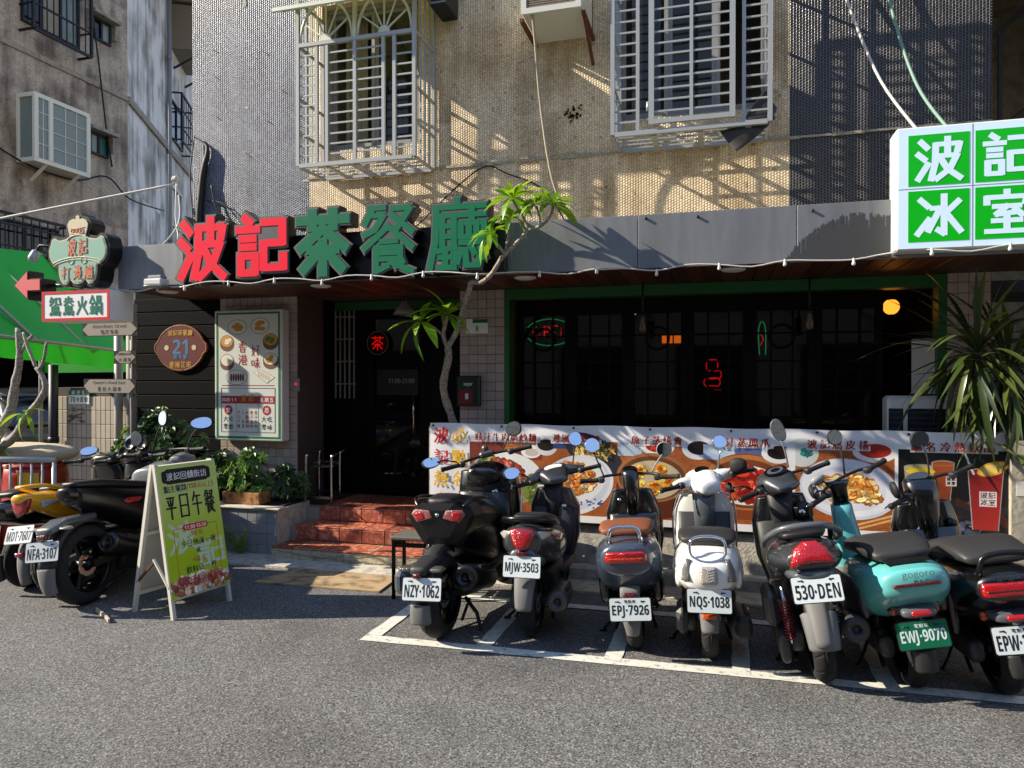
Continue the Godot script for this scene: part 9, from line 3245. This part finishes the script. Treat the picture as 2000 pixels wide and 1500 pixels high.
func electric_black() -> void:
	var t := bike("black electric scooter with wide red tail lamp and black rail, plate EPW", 1.43, -4.32, 3, 9, "parked_scooter", 0.95)
	wheel(t, 0.0, 0.235, 0.115, M.rim_black)
	drive(t, 0.235)
	fork(t, -1.26, 0.225, Vector3(0, 0.7, -1.05))
	body(t, "body_shell", [[-0.60, 0.34, 0.58, 0.12, 3], [-0.38, 0.34, 0.66, 0.185, 3], [-0.08, 0.36, 0.72, 0.215, 2.8], [0.14, 0.44, 0.745, 0.215, 2.6], [0.27, 0.53, 0.75, 0.19, 2.5], [0.325, 0.58, 0.74, 0.16, 2.5]], M.gloss_black, 0.045, 28)
	body(t, "seat", [[-0.58, 0.62, 0.70, 0.12, 3], [-0.34, 0.68, 0.785, 0.175, 3], [-0.05, 0.73, 0.85, 0.195, 3], [0.14, 0.745, 0.84, 0.175, 3], [0.20, 0.75, 0.81, 0.15, 3]], M.seat_grey, 0.025, 28)
	rail(t, [[-0.12, 0.715, 0.28], [-0.125, 0.76, 0.32], [-0.10, 0.82, 0.325], [0.0, 0.835, 0.32], [0.10, 0.82, 0.325], [0.125, 0.76, 0.32], [0.12, 0.715, 0.28]], 0.014, M.satin_black)
	word(t, "gogoro", 0.14, 0.03, M.steel, tf(0.0, 0.722, 0.374, 16), false)
	lens(t, "tail_lamp", rounded(0.29, 0.072, 0.02), tf(0, 0.662, 0.36, 8), M.red_lens, 0.022)
	lens(t, "lamp_stripe", rounded(0.25, 0.008, 0.003), tf(0, 0.66, 0.381, 8), M.dark_red_lens, 0.004)
	body(t, "lamp_pod", [[0.0, 0.45, 0.55, 0.09, 3], [0.22, 0.47, 0.55, 0.12, 3], [0.32, 0.48, 0.53, 0.095, 3]], M.mid_grey)
	lens(t, "brake_lamp", rounded(0.10, 0.03, 0.012), tf(0, 0.515, 0.355, 24), M.red_lens, 0.012)
	for s in [-1.0, 1.0]:
		lens(t, "turn_signal", disc(0.018, 0.025, 12), tf(s * 0.12, 0.50, 0.25, 0, s * 60), M.amber_lens)
	plate(t, "EPW·2135", Vector3(0.0, 0.40, 0.345), 10, false, true)
	guard(t, "mud_flap", 0.0, 0.30, 10, -12, 0.135, 0.12, M.bare_plastic, 0.25)
	for s in [-1.0, 1.0]:
		body(t, "side_panel", [[-0.48, 0.26, 0.56, 0.02, 3], [-0.15, 0.26, 0.62, 0.03, 3], [0.10, 0.36, 0.60, 0.02, 3]], M.gloss_black, 0.01, 16, s * 0.215)
	shield(t, [[0.30, -0.92, 0.07, 0.16, 3], [0.5, -0.98, 0.10, 0.21, 3], [0.72, -0.98, 0.10, 0.21, 3], [0.88, -0.94, 0.06, 0.17, 3]], M.gloss_black, M.gloss_black)
	var st := ST()
	column(st, [[0.66, -0.90, 0.07, 0.06, 2.6], [0.80, -0.90, 0.08, 0.085, 2.6], [0.95, -0.90, 0.09, 0.10, 2.6], [1.03, -0.91, 0.08, 0.105, 2.6], [1.055, -0.915, 0.06, 0.085, 2.6]], 22)
	part(t, "steering_column", st, M.gloss_black)
	st = ST()
	prism(st, disc(0.08, 0.055, 20), 0.0, 0.004, Transform3D(Basis(Vector3.RIGHT, deg_to_rad(-72.0)), Vector3(0, 1.062, -0.905)))
	part(t, "gauge", st, M.slate_blue)
	bars(t, 1.0, -0.91, 0.345, 0.10, 0.0, 0)
	st = ST()
	tube(st, [Vector3(0.14, 0.74, -0.90), Vector3(0.14, 0.74, -0.855)], 0.03, 16)
	part(t, "charging_cap", st, M.satin_black)
	mirror(t, Vector3(0.10, 1.04, -0.91), Vector3(0.16, 1.27, -0.94), 0.062, 0.055, 2, -14)
	mirror(t, Vector3(-0.20, 1.0, -0.84), Vector3(-0.29, 1.09, -0.78), 0.055, 0.055, 0, 62)
	steer(t, Vector3(0, 1.0, -0.91), 30)
	stand(t)

# the bikes parked on the left, seen from the rear right
func left_group() -> void:
	var t := bike("black street motorcycle with silver tank, plate NFA 3107, beside the lunch sign", -4.38, -4.19, 4, 6, "parked_motorcycle", 0.98)
	wheel(t, 0.0, 0.29, 0.14, M.rim_black)
	fork(t, -1.32, 0.28, Vector3(0, 0.8, -1.1), 0.11)
	drive(t, 0.29)
	muffler(t, Vector3(0.16, 0.26, -0.58), Vector3(0.20, 0.44, -0.02), 0.08, M.satin_black)
	guard(t, "hugger", 0.0, 0.335, 8, 110, 0.15, 0.13, M.bare_plastic, 0.29)
	body(t, "plate_bracket", [[-0.1, 0.60, 0.66, 0.06, 3], [0.18, 0.60, 0.66, 0.09, 3], [0.31, 0.56, 0.62, 0.07, 3]], M.mid_grey)
	for s in [-1.0, 1.0]:
		body(t, "turn_signal", [[0.23, 0.585, 0.615, 0.045, 2.4], [0.27, 0.59, 0.61, 0.04, 2.4]], M.clear_lens, 0.01, 12, s * 0.12)
	lens(t, "reflector", rounded(0.08, 0.035, 0.006), tf(0, 0.555, 0.335, 6), M.dark_red_lens)
	plate(t, "NFA·3107", Vector3(0.0, 0.46, 0.345), 12, false, false, 6)
	guard(t, "mud_flap", 0.0, 0.345, 8, -24, 0.14, 0.10, M.faded_plastic, 0.29)
	body(t, "tail_cowl", [[-0.75, 0.56, 0.74, 0.12, 2.6], [-0.45, 0.60, 0.80, 0.15, 2.4], [-0.1, 0.70, 0.86, 0.12, 2.2], [0.12, 0.78, 0.87, 0.06, 2.2]], M.satin_black)
	body(t, "side_cover", [[-0.9, 0.38, 0.70, 0.13, 2.6], [-0.55, 0.44, 0.80, 0.17, 2.6], [-0.2, 0.60, 0.85, 0.15, 2.4], [0.05, 0.72, 0.87, 0.10, 2.4]], M.satin_black)
	body(t, "seat", [[-0.80, 0.74, 0.79, 0.11, 3], [-0.5, 0.77, 0.84, 0.13, 3], [-0.15, 0.83, 0.90, 0.11, 3], [0.05, 0.86, 0.905, 0.07, 3]], M.seat_black, 0.03)
	lens(t, "emblem", PackedVector2Array([Vector2(-0.09, 0.0), Vector2(-0.05, 0.022), Vector2(0.06, 0.012), Vector2(0.10, 0.0), Vector2(0.05, -0.02), Vector2(-0.05, -0.02)]), tf(0.172, 0.70, -0.36, 8, 86), M.red_lens, 0.006)
	body(t, "fuel_tank", [[-1.18, 0.66, 0.86, 0.13, 2.6], [-0.95, 0.68, 0.95, 0.17, 2.6], [-0.72, 0.72, 0.91, 0.13, 2.6]], gloss("silver_grey", Color(0.46, 0.47, 0.48), 0.35, 0.6))
	body(t, "headlamp_cowl", [[-1.32, 0.84, 0.97, 0.07, 2.4], [-1.22, 0.82, 1.0, 0.09, 2.4], [-1.12, 0.85, 0.98, 0.07, 2.4]], M.silver_grey)
	bars(t, 1.02, -1.08, 0.38, 0.12, 0.0, 4)
	mirror(t, Vector3(-0.2, 1.04, -1.02), Vector3(-0.26, 1.16, -1.0), 0.05, 0.062, 6, 10, false)
	mirror(t, Vector3(0.2, 1.04, -1.02), Vector3(0.36, 1.24, -1.0), 0.085, 0.05, 22, 30, false)
	stand(t)

	t = bike("yellow tailed scooter with clear indicators, plate MDT 7607", -4.74, -4.34, 4, 7)
	wheel(t, 0.0, 0.27, 0.13, M.rim_black)
	fork(t, -1.30, 0.25, Vector3(0, 0.75, -1.1))
	drive(t, 0.27)
	body(t, "body_shell", [[-0.75, 0.40, 0.66, 0.11, 2.4], [-0.4, 0.50, 0.78, 0.16, 2.2], [0.0, 0.62, 0.84, 0.155, 2.0], [0.22, 0.72, 0.85, 0.11, 2.0], [0.34, 0.78, 0.85, 0.06, 2.0]], M.yellow)
	lens(t, "tail_lamp", PackedVector2Array([Vector2(-0.06, 0.05), Vector2(0.06, 0.05), Vector2(0.085, 0.03), Vector2(0.05, -0.06), Vector2(0.0, -0.09), Vector2(-0.05, -0.06), Vector2(-0.085, 0.03)]), tf(0, 0.77, 0.31, 8), M.red_lens, 0.03)
	for s in [-1.0, 1.0]:
		lens(t, "turn_signal", PackedVector2Array([Vector2(s * -0.05, 0.025), Vector2(s * 0.05, 0.02), Vector2(s * 0.09, 0.0), Vector2(s * 0.0, -0.03), Vector2(s * -0.045, -0.03)]), tf(s * 0.115, 0.755, 0.19, 8, s * 68), M.clear_lens, 0.02)
	body(t, "seat", [[-0.70, 0.72, 0.80, 0.11, 3], [-0.4, 0.77, 0.85, 0.14, 3], [-0.1, 0.81, 0.88, 0.13, 3], [0.05, 0.83, 0.875, 0.09, 3]], M.seat_black, 0.03)
	rail(t, [[-0.14, 0.82, 0.0], [-0.13, 0.89, 0.2], [0.0, 0.90, 0.30], [0.13, 0.89, 0.2], [0.14, 0.82, 0.0]], 0.015, M.yellow)
	plate(t, "MDT·7607", Vector3(0.0, 0.55, 0.36), 22)
	guard(t, "mud_flap", 0.0, 0.37, 40, -16, 0.13, 0.08, M.faded_plastic, 0.27)
	lens(t, "reflector", rounded(0.07, 0.03, 0.004), tf(0, 0.40, 0.375, -6), M.red_lens)
	muffler(t, Vector3(0.16, 0.26, -0.45), Vector3(0.19, 0.36, 0.08), 0.075, M.satin_black)
	shield(t, [[0.32, -1.0, 0.07, 0.16, 3], [0.55, -1.05, 0.10, 0.21, 3], [0.80, -1.04, 0.10, 0.20, 3], [0.94, -1.0, 0.07, 0.15, 3]], M.gloss_black, M.bare_plastic)
	body(t, "handlebar_cowl", [[-1.14, 0.96, 1.04, 0.09, 2.6], [-1.02, 0.92, 1.08, 0.14, 2.6], [-0.90, 0.94, 1.04, 0.11, 2.6]], M.gloss_black)
	for q in [[-0.08, 1.13], [0.05, 1.12], [-0.16, 1.06]]:
		var st := ST()
		lathe(st, Vector3(q[0], q[1], -0.99), Vector3(0, 0.3, 1), [[0.0, -0.05], [0.05, -0.04], [0.06, 0.0], [0.055, 0.01], [0.045, 0.0], [0.0, -0.01]], 18)
		part(t, "gauge_pod", st, M.satin_black)
	bars(t, 1.0, -0.98, 0.37, 0.10, 0.0, 0)
	mirror(t, Vector3(-0.2, 1.02, -0.93), Vector3(-0.45, 1.11, -0.92), 0.085, 0.042, 30, 10, false)
	mirror(t, Vector3(0.18, 1.03, -0.95), Vector3(0.32, 1.33, -0.95), 0.055, 0.065, 8, -16, false)
	stand(t)

	t = bike("black scooter with chrome trim at the railing end", -5.16, -4.42, 4, 6)
	wheel(t, 0.0, 0.24, 0.12, M.rim_black)
	fork(t, -1.28, 0.235, Vector3(0, 0.72, -1.08))
	drive(t, 0.24)
	body(t, "body_shell", [[-0.70, 0.36, 0.64, 0.12, 2.5], [-0.35, 0.44, 0.72, 0.19, 2.4], [0.05, 0.52, 0.75, 0.19, 2.3], [0.30, 0.58, 0.73, 0.14, 2.3]], M.gloss_black)
	body(t, "seat", [[-0.68, 0.68, 0.76, 0.11, 3], [-0.35, 0.73, 0.80, 0.15, 3], [0.0, 0.75, 0.83, 0.15, 3], [0.16, 0.76, 0.81, 0.11, 3]], M.seat_black, 0.03)
	for s in [-1.0, 1.0]:
		rail(t, [[s * 0.20, 0.64, -0.2], [s * 0.205, 0.69, 0.05], [s * 0.17, 0.71, 0.24]], 0.008, M.chrome)
		lens(t, "turn_signal", PackedVector2Array([Vector2(s * -0.06, 0.03), Vector2(s * 0.06, 0.02), Vector2(s * 0.10, -0.01), Vector2(s * -0.02, -0.04)]), tf(s * 0.16, 0.64, 0.20, 8, s * 64), M.clear_lens, 0.02)
	lens(t, "tail_lamp", rounded(0.16, 0.07, 0.02), tf(0, 0.66, 0.32, 8), M.red_lens, 0.02)
	plate(t, "NKB·2256", Vector3(0.0, 0.50, 0.36), 14)
	guard(t, "mud_flap", 0.0, 0.32, 14, -24, 0.13, 0.10, M.bare_plastic, 0.25)
	shield(t, [[0.30, -0.98, 0.07, 0.16, 3], [0.5, -1.02, 0.10, 0.21, 3], [0.74, -1.02, 0.10, 0.21, 3], [0.90, -0.97, 0.07, 0.16, 3]], M.gloss_black, M.bare_plastic)
	body(t, "handlebar_cowl", [[-1.10, 0.92, 1.0, 0.09, 2.6], [-0.98, 0.89, 1.03, 0.13, 2.6], [-0.88, 0.90, 1.0, 0.11, 2.6]], M.gloss_black)
	bars(t, 0.97, -0.95, 0.345, 0.10, 0.0, 8)
	mirror(t, Vector3(0.18, 0.99, -0.92), Vector3(0.30, 1.12, -0.92), 0.07, 0.045, 24, -12, false)
	muffler(t, Vector3(0.16, 0.22, -0.4), Vector3(0.19, 0.30, 0.1), 0.075, M.engine)
	stand(t)
